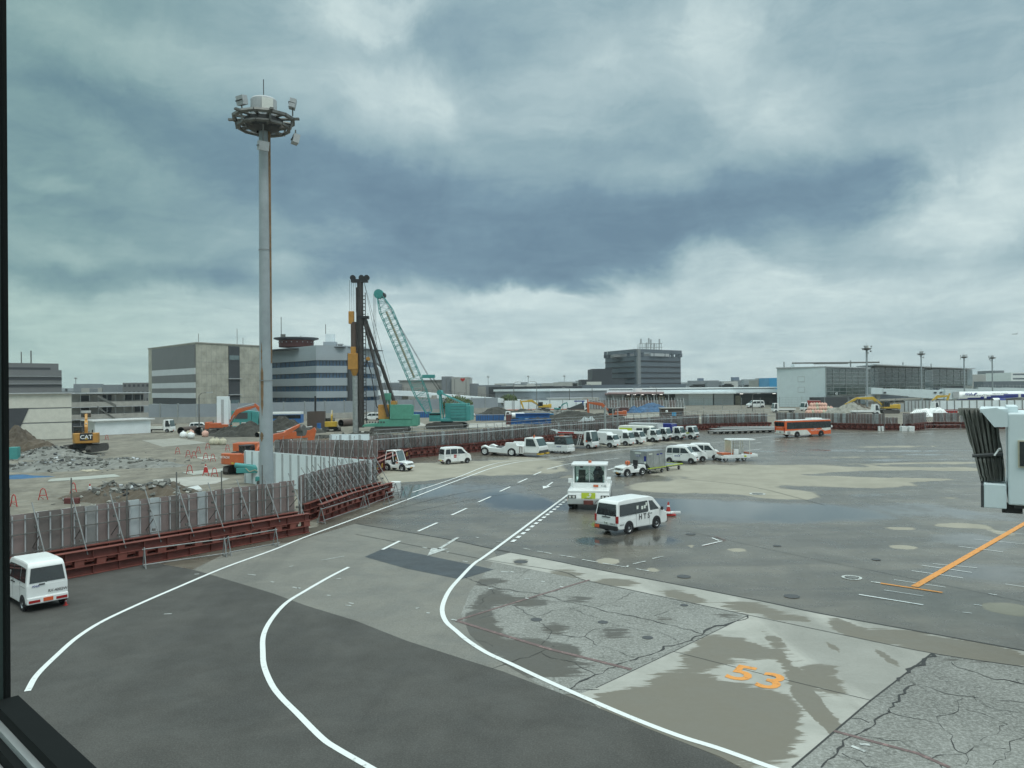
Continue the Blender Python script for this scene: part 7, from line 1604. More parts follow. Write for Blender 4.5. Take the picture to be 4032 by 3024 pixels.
# ================================================================ teal drilling machine near the mast
b = fl(G(1082,1905)); dm = thing('drilling_machine', 'turquoise drilling machine with hose reel at the foot of the mast', 'drilling rig', b, R(2), None, .60)
mb = MB(); mb.cyl((-5.9,0,2.9),(-1.2,0,2.3),.38,'teal',n=12); mb.bx(-5.6,-1.0,-.45,.45,1.7,2.5,'teal'); mb.prism([(-1.2,1.6),(1.6,1.3),(2.6,1.3),(2.6,2.6),(-.6,2.7)],'y',-.5,.5,'teal'); mb.build('boom', dm, bevel=.06)
mb = MB(); mb.bx(-2.6,2.6,-1.1,1.1,.5,1.2,'teal'); mb.bx(.8,2.8,-1.0,1.0,1.2,1.9,'teal'); mb.build('body', dm, bevel=.06)
for s in (1,-1): mb = MB(); mb.prism([(-2.4,.3),(-2.2,0),(2.2,0),(2.4,.3),(2.2,.65),(-2.2,.65)],'y',s*1.0-.22,s*1.0+.22,'shoe'); mb.build('track', dm)
mb = MB()
for k in range(9): mb.lathe([(.62,-.04),(.70,0),(.62,.04)],'rope',(0,0,-.5+k*.12),18)
o = mb.build('hose_reel', dm); o.rotation_euler = (0,R(90),0); o.location = (1.9,-.7,2.1)
mb = MB(); mb.cyl((-.6,-.6,1.9),(2.4,-.6,.7),.14,'teal',n=8); mb.tube([(-4.2,-.5,2.5),(-3.6,-.5,1.9),(-2.8,-.5,2.2),(-2.0,-.5,1.7)],.06,'rope',6); mb.build('cylinder_and_hoses', dm)
# ================================================================ site vehicles
def put(root, px, py, yaw, z=.02): root.location = (*G(px,py).xy, z); root.rotation_euler = (0,0,R(yaw)); return root
g0 = None
r_, *_ = truck('white flatbed lorry facing right by the low white shed', 6.4, 'flat', 2.0, 2.6, group='lorries on the construction site', bm_='offwhite'); put(r_, 622, 1703, -4)
r_, *_ = truck('white tanker lorry marked H2O facing left behind the blue steelwork', 5.2, 'tank', 1.9, 2.5, group='lorries on the construction site'); put(r_, 2027, 1659, 184)
label_text(r_, 'H2O', .7, (-.9,.74,1.5), 'L', 'navy')
r_, *_ = truck('dark tipper lorry with blue crane in front of the white fence', 7.5, 'flat', 2.2, 3.0, group='lorries on the construction site', bm_='dkgrey'); put(r_, 2275, 1619, 2)
mb = MB(); mb.prism([(-2.8,1.2),(1.6,2.9),(2.0,1.2)],'y',-.9,.9,'dkgrey'); mb.build('tipped_load', r_); mb = MB(); mb.bx(-1.2,2.4,-.3,.3,3.3,3.7,'navy'); mb.cyl((1.8,0,1.2),(1.8,0,3.4),.25,'blue',n=6); mb.build('crane_arm', r_)
r_, *_ = truck('white flatbed lorry facing left behind the bus hoarding', 7.0, 'flat', 2.1, 2.9, group='lorries on the construction site'); put(r_, 3085, 1624, 183)
r_, *_ = truck('white lorry front facing left beside the pink sacks', 5.4, 'flat', 2.1, 2.7, group='lorries on the construction site'); put(r_, 3185, 1618, 200)
r_, *_ = truck('white flatbed lorry facing right below the yellow excavator boom', 7.4, 'flat', 2.1, 2.8, group='lorries on the construction site'); put(r_, 3405, 1633, -3)
r_, *_ = truck('white-green lorry facing right under the dusty excavator', 6.6, 'flat', 2.2, 3.2, group='lorries on the construction site'); put(r_, 3648, 1626, 0)
r_, *_ = van('white estate car parked near the noise barrier', 'kei', cat='car', name='car'); put(r_, 787, 1693, 10); r_.scale = (1.2,1.1,.85)
r_, *_ = van('white van behind the green pile driver', 'kei'); put(r_, 1467, 1655, 175); r_.scale = (1.3,1.2,1.1)
r_, *_ = van('small white van outside the cargo shed fence', 'kei'); put(r_, 2974, 1606, 190); r_.scale = (1.9,1.6,1.5)
r_, *_ = van('white tarped car beside the blue barrier boxes', 'kei', cat='car', name='car'); put(r_, 1842, 1640, 0); r_.scale = (1.3,1.2,.75)
for i, (px, lb) in enumerate(((1040,'white bus roof seen over the wall left of the office block'),(1110,'blue and white bus roof seen over the wall'))):
    bb = MB(); bb.bx(-5,5,-1.2,1.2,.4,2.5,'blue' if i else 'white'); bb.bx(-5,5,-1.2,1.2,2.5,3.1,'white'); rt = thing('coach', lb, 'bus', (*G(px,1672).xy,0), 0, 'coaches behind the low wall'); bb.build('body', rt, bevel=.1)
    bb = MB(); bb.bx(-4.9,4.9,-1.22,-1.2,1.5,2.4,'glass'); bb.build('windows', rt)
    for x in (-3,3):
        for s in (1,-1): wheel(rt, x, s*1.1, .48, .25)
# helmeted workers
person('worker standing at the white shed, in dark clothes and lime vest', 'stand', (*G(398,1706).xy,0), R(200), 'jacket', hat='white')
# ================================================================ heaps
def heap(name, label, px, py, rx, ry, h, m, cat, seed=1, rocks=0, kind=None, rock='rubble', z=0):
    rnd = random.Random(seed); b = G(px,py); n1_, n2_ = 40, 26; mb = MB(); vs_ = []; ph = [rnd.uniform(0,6.28) for _ in range(8)]
    def hh(u, v):
        r = math.sqrt(u*u+v*v); a = math.atan2(v,u); rim = 1+.13*math.sin(3*a+ph[0])+.09*math.sin(5*a+ph[1]); q = max(0, 1-(r/rim)**1.6)
        f = q*(.8+.28*math.sin(3.1*u+ph[2])*math.cos(2.7*v+ph[3])+.16*math.sin(7*u+ph[4])+.10*math.sin(11*v+9*u+ph[5])); return h*f+(rnd.uniform(-.05,.07)*h if q > 0 else -.1)
    for j in range(n2_+1):
        for i in range(n1_+1): u, v = -1.3+2.6*i/n1_, -1.3+2.6*j/n2_; vs_.append((u*rx, v*ry, hh(u,v)-.02))
    mb.add(vs_, [(j*(n1_+1)+i, j*(n1_+1)+i+1, (j+1)*(n1_+1)+i+1, (j+1)*(n1_+1)+i) for j in range(n2_) for i in range(n1_)], m)
    for k in range(rocks):
        u, v = rnd.gauss(0,.45), rnd.gauss(0,.45); s_ = rnd.uniform(.08,.30)*(1.6 if rnd.random() < .08 else 1)
        c = (u*rx, v*ry, max(0,hh(u,v))+s_*.15); d_ = (s_*rnd.uniform(.7,1.9), s_*rnd.uniform(.7,1.5), s_*rnd.uniform(.4,.9))
        mb.box(c, d_, rock if rnd.random() < .8 else rnd.choice(['conc','ltgrey','dkgrey']), rnd.uniform(0,3), rnd.uniform(-.5,.5), rnd.uniform(-.5,.5))
    o = mb.build(name); o.location = (b.x,b.y,z); tag(o, label, cat, None, kind); return o
heap('rubble_heap','broad heap of broken concrete below the badge excavator',330,1835,11,6,1.0,'rubble','rubble heap',3,420)
heap('rubble_heap','grey rubble bank left of the badge excavator',170,1800,7,5,1.2,'rubble','rubble heap',9,220)
heap('rubble_heap','heap of rubble and soil just behind the nearest hoarding',540,1955,5,4,1.5,'spoilbr','rubble heap',5,240)
heap('soil_heap','tall brown soil heap at the far left by the panelled building',92,1775,5,4,3.2,'spoilbr','soil heap',11)
heap('soil_heap','dark soil heap beside the arched orange boom',950,1716,6,4,2.6,'spoil','soil heap',2); heap('soil_heap','dark soil heap just right of the mast',1110,1706,7,5,3.2,'spoil','soil heap',4)
heap('soil_heap','low dark spoil bank under the pile driver',1390,1735,12,3,1.5,'spoil','soil heap',6,60,rock='spoil'); heap('soil_heap','dark spoil between the mast and the small yellow excavator',1200,1745,9,5,1.0,'spoilbr','soil heap',16,40,rock='spoil')
heap('soil_heap','dark mound in front of the elevated road end',1985,1636,10,6,3.0,'spoil','soil heap',7); heap('soil_heap','large dark mound behind the truck hoarding',2250,1664,14,6,3.0,'spoil','soil heap',8)
heap('rubble_heap','pale stone heap beside the blue boxes',2180,1645,14,6,2.6,'rubble','rubble heap',10,260); heap('soil_heap','small dark mound right of the large mound',2350,1660,7,4,2.4,'spoil','soil heap',12)
heap('sand_heap','smooth grey sand heap right of the pink sacks',3345,1630,8,5,3.6,'sand','sand heap',13); heap('soil_heap','brown soil heap behind the grey sand heap',3375,1622,5,4,3.4,'spoilbr','soil heap',14)
heap('soil_heap','low brown ridge with planks right of the blue boxes',2560,1650,20,4,.9,'sand','soil heap',15)
# sacks
def sacks(lb_, pts, m, grp, s=1.0, mix=None):
    for i, (px, py, z) in enumerate(pts):
        rnd = random.Random(i+int(px)); mb = MB(); mb.lathe([(0,0),(.42,.02),(.50,.25),(.48,.62),(.34,.80),(.12,.88),(.16,1.0),(0,.95)], (mix or [m])[i % len(mix or [m])], n=12)
        mb.v = [(x*(1+.12*math.sin(5*z_+i)), y*(1+.1*math.cos(4*z_+i)), z_) for x, y, z_ in mb.v]
        o = mb.build('bulk_sack', smooth=True); o.location = (*G(px,py).xy, z); o.scale = (s,)*3; o.rotation_euler = (0,0,i); tag(o, lb_[i] if isinstance(lb_, list) else lb_, 'sack', grp)
ords = ['leftmost','second','third','fourth','fifth','sixth','seventh','eighth','ninth','tenth','eleventh','twelfth','thirteenth','fourteenth']
sacks([f'{ords[i]} pale bulk sack from the left in the row below the arched orange boom' for i in range(3)], [(838,1751,0),(853,1751,0),(878,1752,0)], 'ratan', 'pale bulk sacks in the middle of the site', 1.15)
sacks(['white bulk sack by the arched-boom excavator tracks','pink bulk sack behind the white one','tan bulk sack in front of the large pipes','pale sack leaning at the excavator tracks','small white sack in front of the pink one'], [(722,1723,0),(752,1716,0),(742,1722,0),(808,1720,0),(752,1727,0)], 'pink', 'bulk sacks near the large pipes', 1.25, ['white','pink','ratan','pink','white'])
pk = []; pl2 = []
for r2 in range(3):
    for i in range(11 if r2 == 0 else (9 if r2 == 1 else 6)): pk.append((3180+i*10.5+r2*8, 1630-r2*2, r2*.95 if r2 else 0)); pl2.append(f'{ords[i]} pink sack from the left in the {["bottom","middle","top"][r2]} layer of the pile')
sacks(pl2, pk, 'pink', 'pile of pink bulk sacks', 1.3, ['pink','pink','ratan','pink'])
# pipes, barrels
def pipe(label, a, b_, r, m='steelred', name='steel_pipe', z=None, grp='steel pipes lying on the site'):
    root = thing(name, label, 'pipe', a, 0, grp); A_, B_ = Vector((0,0,r)), Vector(b_)-Vector(a)+Vector((0,0,r)); mb = MB(); mb.cyl(A_,B_,r,m,n=18,caps=False); mb.cyl(A_,B_,r*.9,'black',n=18,caps=False); mb.build('pipe_wall', root, smooth=False)
pipe('large brown pipe lying left of the arched-boom excavator', fl(G(712,1712)), fl(G(768,1706)), .75, 'brownwall'); pipe('second large brown pipe with open end towards the camera', fl(G(786,1714)), fl(G(808,1702)), .8, 'brownwall')
pipe('rusty pipe on the ground left of the pile driver', fl(G(1342,1680)), fl(G(1395,1676)), .8, 'brownwall'); pipe('pale pipe end held at the orange claw', fl(G(1012,1722)), fl(G(1045,1716)), .45, 'wood')
b = fl(G(1246,1684)); mb = MB(); mb.lathe([(2.0,0),(2.0,3.6),(1.85,3.6),(1.85,.2)], 'brownwall', n=28); o = mb.build('pit_casing'); o.location = b; tag(o, 'dark brown round steel casing left of the small yellow excavator', 'steel casing')
mb = MB(); mb.lathe([(.45,0),(.45,1.2),(0,1.25)],'blue',n=14); o = mb.build('barrel'); o.location = fl(G(1256,1688)); tag(o, 'blue barrel in front of the round steel casing', 'barrel')
b = fl(G(1243,1684)); mb = MB(); mb.cyl((0,0,0),(0,0,7),.22,'black',n=8); o = mb.build('steel_post'); o.location = b+Vector((-.6,2.2,0)); tag(o, 'thin black post behind the round steel casing', 'post')
# blue items
def boxes(name, label, px, py, dims, m, yaw=0, cat='container', grp=None, n=1, gap=.2, ribs=True):
    root = thing(name, label, cat, (*G(px,py).xy,0), R(yaw), grp)
    mb = MB(); mb.bx(0,dims[0],0,dims[1],0,dims[2],m); mb.build('shell', root, bevel=.04)
    if ribs:
        mb = MB(); k = 0
        while k < dims[0]: mb.bx(k,k+.12,-.05,-.0,0,dims[2],'dkgrey'); k += max(.6, dims[0]/8)
        mb.bx(0,dims[0],-.06,-.0,dims[2]-.14,dims[2]-.02,'ltgrey'); mb.build('ribs', root)
for i in range(5): boxes('barrier_box', f'{ords[i]} blue barrier box from the left in the low blue row', 1873+i*24, 1657-i*.3, (4.4,1.4,1.6), 'blue', 0, 'barrier', 'row of blue barrier boxes')
for i in range(4): boxes('barrier_box', f'{ords[i]} blue box from the left in the far row behind the tanker', 2062+i*20, 1643, (3.9,1.4,1.6), 'blue', 0, 'barrier', 'far row of blue barrier boxes')
for i, (px, lb) in enumerate(((1628,'blue box left of the turquoise crane'),(1790,'blue tarpaulined box right of the turquoise crane'))): boxes('barrier_box', lb, px, 1645, (5,1.6,1.8), 'blue', 0, 'barrier')
def girder(label, px, py, L_, m, z=0, yaw=0):
    root = thing('steel_girder', label, 'girder', (*G(px,py).xy,z), R(yaw), 'blue and teal girders by the long hoarding')
    mb = MB(); mb.bx(0,L_,-.5,.5,.1,.25,m); mb.bx(0,L_,-.5,.5,1.05,1.2,m); mb.bx(0,L_,-.12,.12,.25,1.05,m); mb.build('flanges', root)
    mb = MB(); k = .5
    while k < L_: mb.bx(k-.05,k+.05,-.45,-.12,.25,1.05,m); k += 1.6
    mb.build('stiffeners', root)
girder('long bright blue girder in front, behind the truck hoarding', 2012, 1672, 9.2, 'blue', 0, 1); girder('second blue girder stacked above the front one', 2030, 1668, 8.0, 'blue', 1.2, 1); girder('light turquoise girder behind the blue ones', 2042, 1662, 8.6, 'skyblue', .8, 1); boxes('steel_box', 'dark red steel box at the left end of the blue girders', 1992, 1672, (1.4,1.6,2.4), 'steelred', 0, 'steel box')
boxes('steel_box','left one of two dark red steel boxes by the blue tarps', 2425, 1626, (2.4,2,1.9), 'steelred', 0, 'steel box', 'dark red boxes by the tarps'); boxes('steel_box','right one of two dark red steel boxes by the blue tarps', 2448, 1626, (2.3,2,1.9), 'steelred', 0, 'steel box', 'dark red boxes by the tarps')
heap('tarpaulin','long crumpled blue tarpaulin in front of the raking props',2555,1622,10.5,3,2.6,'tarp','tarpaulin',21); heap('tarpaulin','short blue tarpaulin with a pale fold at the red boxes',2490,1625,4,2.2,2.0,'tarp','tarpaulin',22)
heap('tarpaulin','pale sheet-covered mound just behind the truck hoarding',2313,1668,2.2,1.5,2.1,'plateltg','tarpaulin',23); heap('tarpaulin','blue tarpaulin heap right of the crane tracks',1803,1650,3.6,2.2,2.4,'tarp','tarpaulin',24)
heap('tarpaulin','white sheet-covered load behind the low hoarding at right',3660,1640,7,2,2.6,'white','tarpaulin',25); heap('tarpaulin','low pale sheet by the blue box far behind',2300,1637,5,2,1.2,'white','tarpaulin',26)
boxes('steel_box','red machine box near the white sheeted load', 3725, 1640, (3,1.5,1.6), 'red', 0, 'machine'); boxes('steel_box','red machine behind the pink sacks', 3187, 1610, (4,2,3.0), 'red', 0, 'machine'); boxes('steel_box','teal box left of the big yellow excavator', 2058, 1613, (5,2,1.8), 'teal', 0, 'container')
# brown hut
b = G(2606,1650); ht = thing('site_hut', 'brown flat-roofed hut with a bright round lamp and blue window', 'hut', (b.x,b.y,0), R(-2)); 
mb = MB(); mb.bx(0,5.6,0,4,0,2.7,'brownwall'); mb.build('wall', ht); mb = MB(); mb.bx(-.3,6.2,-.4,4.3,2.703,2.86,'conc'); mb.build('roof', ht)
mb = MB(); mb.bx(2.6,3.7,-.06,.02,.8,1.7,'skyblue'); mb.build('window', ht); mb = MB(); mb.bx(4.4,5.1,-.06,.02,1.0,1.8,'slatedk'); mb.build('window', ht); mb = MB(); mb.lathe([(0,-.35),(.3,-.2),(.35,0),(.3,.2),(0,.35)],'white',(1.2,-.4,2.0),14); mb.build('round_lamp', ht)
# camera post with scaffold tower
b = G(2391,1735); cp = thing('camera_post', 'grey camera post with scaffold tower rising behind the truck hoarding', 'post', (b.x,b.y+2.5,0), 0); h_ = D(2391,1600,b.y+2.5).z
mb = MB(); mb.cyl((0,0,0),(0,0,h_),.18,'galv',n=10); mb.bx(-.1,2.4,-.05,.05,h_-.3,h_-.2,'galv'); mb.build('post', cp)
mb = MB()
for x in (1.3,2.1):
    for y in (0,.8): mb.cyl((x,y,2.2),(x,y,h_-.4),.05,'galv',n=5)
for k in range(9): z = 2.4+k*.5; mb.cyl((1.3,0,z),(2.1,0,z),.035,'galv',n=4); mb.cyl((1.3,.8,z),(2.1,.8,z),.035,'galv',n=4)
mb.build('scaffold_tower', cp)
# ---------------------------------------------------------------- barricades, cones, plates
BARR = None
def aframe():
    root = thing('barricade', 'x', 'barricade', (0,0,0), 0, 'red A-frame barricades on the site')
    for y in (-.0,):
        mb = MB(); mb.tube([(-.32,0,0),(-.14,0,.80),(0,0,.90),(.14,0,.80),(.32,0,0)],.035,'red',6); mb.build('hoop', root); mb = MB(); mb.cyl((-.24,0,.35),(.24,0,.35),.03,'red',n=6); mb.cyl((-.24,0,.30),(.0,.3,0),.02,'red',n=5); mb.build('cross_bar', root)
    return root
bars = [(550,880,'leftmost in the middle row'),(703,925,'second in the middle row'),(788,940,'third in the middle row'),(852,868,'standing a little behind the middle row'),(957,970,'fourth in the middle row'),(1062,985,'fifth in the middle row'),(1255,1005,'beside the orange excavator body'),(1275,838,'alone, up by the bulk sacks'),(725,1165,'left in the front row on the steel plate'),(960,1198,'middle of the front row with a cone behind'),(1085,1212,'right in the front row'),(987,812,'far one left of the bulk sacks')]
pr_ = aframe()
for i, (x, y, lb) in enumerate(bars):
    o = pr_ if i == 0 else copy_tree(pr_); q = G(550+x*.2713, 1550+y*.2713); o.location = (q.x,q.y,.015); o.rotation_euler = (0,0,random.uniform(-.4,.4)); o['label'] = 'red A-frame barricade, '+lb
for x, y, lb in ((640,1535,'left of the cone near the rubble heap'),(375,1590,'above the nearest hoarding, far left group'),(120,1650,'leftmost of all, by the window edge'),(930,1068,'below the low white shed')):
    o = copy_tree(pr_); q = G(x*.4521, 1250+y*.4521); o.location = (q.x,q.y,.015); o.rotation_euler = (0,0,random.uniform(-.4,.4)); o['label'] = 'red A-frame barricade, '+lb
cone('red cone near the rubble heap behind the nearest hoarding', 354, 1942, 1.1, grp='red cones on the site'); cone('red and white cone right of the bulk sacks', 964, 1759, 1.0, grp='red cones on the site'); cone('red cone standing behind the middle front barricade', 810, 1862, 1.25, grp='red cones on the site')
boxes('plastic_barrier','low red plastic barrier just behind the nearest hoarding at left', 250, 1985, (1.1,.3,.45), 'steelred', 0, 'barrier', ribs=False)
def plate(label, pts, m='plate', t=.05):
    P = [G(*p) for p in pts]; c = sum(P, Vector())/len(P); mb = MB(); n = len(P)
    mb.add([(p.x-c.x,p.y-c.y,.015) for p in P]+[(p.x-c.x,p.y-c.y,.015+t) for p in P], [tuple(range(n-1,-1,-1)),tuple(range(n,2*n))]+[(i,(i+1)%n,(i+1)%n+n,i+n) for i in range(n)], m); o = mb.build('steel_plate'); o.location = (c.x,c.y,0); tag(o, label, 'steel plate')
plate('tan sheet lying on the ground below the rubble heap', [(276,1847),(342,1859),(397,1854),(330,1844)], 'wood'); plate('long pale plate lying near the hoarding at left', [(186,1898),(200,1888),(450,1869),(475,1878),(340,1889)], 'plate')
plate('long pale plate under the front row of barricades', [(716,1862),(905,1843),(960,1850),(760,1872)]); plate('pale plate behind the middle row of barricades', [(770,1803),(830,1798),(860,1806),(800,1812)]); plate('white board lying on rubble behind the nearest hoarding', [(682,1938),(780,1918),(796,1932),(700,1945)], 'white', .15)
plate('broad tan ground sheet in front of the small drilling rig', [(600,1890),(800,1875),(905,1885),(850,1905),(640,1925)], 'conc', .02); plate('tan ground slab in the middle of the site', [(560,1735),(700,1725),(820,1745),(640,1760)], 'sand', .02)
plate('pale ground slab behind the blue barrier row', [(1850,1668),(2000,1664),(2010,1680),(1840,1686)], 'conc', .02); plate('pale ground slab right of the pile driver', [(1600,1668),(1660,1665),(1680,1676),(1590,1682)], 'conc', .02); plate('pale sand strip in front of the blue tarps', [(2420,1637),(2600,1630),(2660,1634),(2440,1648)], 'sand', .02)
boxes('water_tank', 'turquoise object on a dark base at the left window edge', 34, 1812, (1.0,.9,1.6), 'teal', 10, 'tank', ribs=False)
heap('tarpaulin','dark blue tarpaulin on the ground at the left window edge',60,1880,3.5,1.6,.3,'tarp','tarpaulin',31)
# ================================================================ boarding bridges
jb = thing('boarding_bridge', 'white boarding bridge head with grey pleated bellows at the right edge', 'boarding bridge')
dJ = 31.0; azJ = math.atan2(ray(3900,1700).x, ray(3900,1700).y); jb.rotation_euler = (0,0,-azJ)
_Rj = Matrix.Rotation(azJ, 3, 'Z')
def PJ(px, py, dd=0):
    v = _Rj @ ray(px, py); t = (dJ+dd)/v.y; return Vector((v.x*t, v.y*t, H+v.z*t))
# box body
x0 = PJ(3985,1700).x; zt_, zb_ = PJ(3990,1625).z, PJ(3990,1980).z
mb = MB(); mb.bx(PJ(3966,1700).x, PJ(4300,1700).x, dJ-.6, dJ+3.4, zb_, zt_, 'bridge'); mb.build('body', jb, bevel=.05)
mb = MB(); mb.slab([PJ(3856,1612,-.55), PJ(3925,1605,-.55), PJ(3968,1628,-.55), PJ(3968,1681,-.55), PJ(3915,1681,-.55)][::-1], .10, 'bridge')
mb.bx(PJ(3860,1700).x, PJ(3970,1700).x, dJ-.5, dJ+3.0, PJ(3860,1609).z-.12, PJ(3860,1609).z, 'bridge')
mb.bx(PJ(3966,1700).x, PJ(4010,1700).x, dJ+.1, dJ+3.0, zt_+.004, zt_+.20, 'bridge'); mb.build('hood', jb)
mb = MB(); mb.bx(PJ(3874,1900).x, PJ(3962,1900).x, dJ-.55, dJ+2.6, PJ(3870,1990).z, PJ(3870,1897).z, 'bridge'); mb.build('lower_box', jb, bevel=.03)
mb = MB(); mb.bx(PJ(3862,1900).x, PJ(3874,1900).x, dJ-.5, dJ+2.6, PJ(3870,1990).z, PJ(3870,1905).z, 'dkgrey'); mb.build('bumper_strip', jb)
wf = MB(); wf.bx(PJ(4005,1750).x, PJ(4200,1750).x, dJ-.66, dJ-.60, PJ(4010,1834).z, PJ(4010,1729).z, 'ratan'); w_ = wf.build('window_frame', jb); mb = MB(); mb.bx(PJ(4012,1750).x, PJ(4190,1750).x, dJ-.68, dJ-.665, PJ(4010,1828).z, PJ(4010,1734).z, 'glass'); mb.build('pane', w_)
# bellows: pleats between the outer lip and the body
mb = MB(); top, bot = 1612, 1895; K = 26; vs_ = []
for j in range(25):
    t_ = j/24; y_ = top+(bot-top)*t_
    xl_ = 3790+(3860-3790)*t_ if t_ < .95 else 3862; xr_ = 3925+(3950-3925)*min(1,t_*1.2)
    for i in range(K+1):
        u = i/K; px = xl_+(xr_-xl_)*u; dep = (.07 if i % 2 else -.05)*(1-.3*math.sin(t_*9+i))+.10*math.sin(i*1.7+t_*3)+ (-.25*math.sin(math.pi*u)) ; dep += .22*math.exp(-((t_-.66)/.03)**2)
        q = PJ(px, y_, dep+.1); vs_.append(q)
mb.add(vs_, [(j*(K+1)+i, (j+1)*(K+1)+i, (j+1)*(K+1)+i+1, j*(K+1)+i+1) for j in range(24) for i in range(K)], 'bellows')
bl_ = mb.build('bellows', jb)
so2 = bl_.modifiers.new('thick', 'SOLIDIFY'); so2.thickness = .05
mb = MB(); mb.slab([PJ(3772,1607,.2), PJ(3853,1608,.2), PJ(3857,1618,.2), PJ(3795,1622,.2), PJ(3792,1636,.2), PJ(3777,1636,.2)], .4, 'bellows'); mb.build('bellows_lip', jb)
mb = MB(); mb.slab([PJ(3790,1612,.5), PJ(3925,1612,.5), PJ(3950,1890,.5), PJ(3862,1900,.5)], .1, 'black'); mb.build('bellows_lining', jb)
mb = MB(); mb.cyl(PJ(3828,1795,-.35), PJ(3950,1787,-.35), .06, 'dkgrey', n=6); mb.cyl(PJ(3915,1794,-.5), PJ(3932,1770,-.5), .03, 'white', n=6); mb.cyl(PJ(3932,1770,-.5), PJ(3942,1768,-.5), .05, 'galv', n=6); mb.build('restraint_bar', jb)
mb = MB(); mb.cyl(PJ(3940,1990,.5), PJ(3960,2000,.5), .05, 'black', n=6); mb.box(PJ(3985,2000,.8), (.6,.5,.3), 'black'); mb.cyl(PJ(3975,1985,.8), PJ(3978,2010,.8), .05, 'black', n=6); mb.bx(PJ(3990,1700).x, PJ(4300,1700).x, dJ, dJ+3, zb_-.18, zb_-.004, 'dkgrey'); mb.build('underframe', jb)
mb = MB(); mb.bx(PJ(4200,1700).x, PJ(5200,1700).x, dJ+.3, dJ+3.0, zb_+.3, zt_-.2, 'bridge'); mb.build('tunnel', jb)
mb = MB(); q = PJ(4250,1980,1.5); mb.cyl((q.x,q.y,0.8),(q.x,q.y,zb_-.1),.3,'galv',n=12); mb.bx(q.x-1.2,q.x+1.2,q.y-1.4,q.y+1.4,.5,.9,'galvdk'); mb.build('support_column', jb)
mb = MB()
for s in (-1,1): mb.cyl((q.x,q.y+s*1.2-.18,.5),(q.x,q.y+s*1.2+.18,.5),.5,'tyre',n=18)
mb.build('wheel', jb)
# far bridge to the airliner
fb = thing('boarding_bridge', 'long white boarding bridge reaching the parked airliner', 'boarding bridge'); dd = 300
Q = lambda px, py, e=0: D(px, py, dd+e)
def tun(nm, pxa, ya0, ya1, pxb, yb0, yb1, m='bridge', w_=3.4, e0=0, e1=0):
    a0, a1, b0, b1 = Q(pxa,ya0,e0), Q(pxa,ya1,e0), Q(pxb,yb0,e1), Q(pxb,yb1,e1); yy = Vector((0,w_,0))
    mb = MB(); mb.add([a1,b1,b0,a0,a1+yy,b1+yy,b0+yy,a0+yy], [(0,1,2,3),(7,6,5,4),(3,2,6,7),(0,4,5,1),(0,3,7,4),(1,5,6,2)], m); mb.build(nm, fb, bevel=.08)
tun('rotunda',3430,1526,1552,3478,1528,1553,w_=5); tun('tunnel',3475,1530,1552,3520,1531,1556); tun('tunnel',3519,1530,1556,3578,1534,1561,w_=3.2); tun('tunnel',3577,1532,1563,3722,1537,1573,w_=3.8); tun('cab',3722,1534,1574,3778,1542,1572,w_=4.5,e0=-1,e1=-1)
mb = MB(); mb.slab([Q(3752,1542,-1.3),Q(3775,1542,-1.3),Q(3775,1570,-1.3),Q(3752,1566,-1.3)][::-1],.2,'ltgrey'); mb.build('cab_shutter', fb)
for px in (3484,3682,3705): mb = MB(); q = Q(px,1546,-.1); mb.box((q.x,q.y-.1,q.z),(1.0,.1,.6),'slatedk'); mb.build('window', fb)
mb = MB(); q = Q(3455,1553,2); mb.cyl((q.x,q.y,0),(q.x,q.y,q.z),1.0,'conc',n=14); q = Q(3650,1568,2); mb.cyl((q.x,q.y,0.6),(q.x,q.y,q.z),.4,'galv',n=10); mb.build('support_column', fb)
mb = MB()
for k in range(12): q = Q(3575+k*12,1533+k*.3,1); mb.cyl(q,q+Vector((0,0,1.1)),.07,'galv',n=4)
mb.cyl(Q(3575,1522,1),Q(3715,1526,1),.07,'galv',n=4); mb.build('roof_rail', fb)
fb2 = thing('boarding_bridge', 'second white boarding bridge behind the first, above the airliner', 'boarding bridge'); 
for nm, v in (('tunnel',(3690,1526,1545,3850,1531,1547,400)),('tunnel',(3850,1524,1540,3965,1528,1541,410)),('tunnel',(3960,1526,1542,4060,1529,1542,415))):
    a0, a1, b0, b1 = D(v[0],v[1],v[6]), D(v[0],v[2],v[6]), D(v[3],v[4],v[6]), D(v[3],v[5],v[6]); yy = Vector((0,4,0)); mb = MB(); mb.add([a1,b1,b0,a0,a1+yy,b1+yy,b0+yy,a0+yy], [(0,1,2,3),(7,6,5,4),(3,2,6,7),(0,4,5,1),(0,3,7,4),(1,5,6,2)], 'bridge'); mb.build(nm, fb2)
mb = MB()
for k in range(14): q = D(3850+k*14,1526,405); mb.cyl(q,q+Vector((0,0,1.5)),.10,'galv',n=4)
mb.cyl(D(3850,1516,405),D(4040,1518,405),.09,'galv',n=4); mb.build('roof_rail', fb2)
mb = MB(); 
for px in (3800,3950): q = D(px,1545,404); mb.cyl((q.x,q.y,0),(q.x,q.y,q.z),.6,'conc',n=10)
mb.build('support_column', fb2)
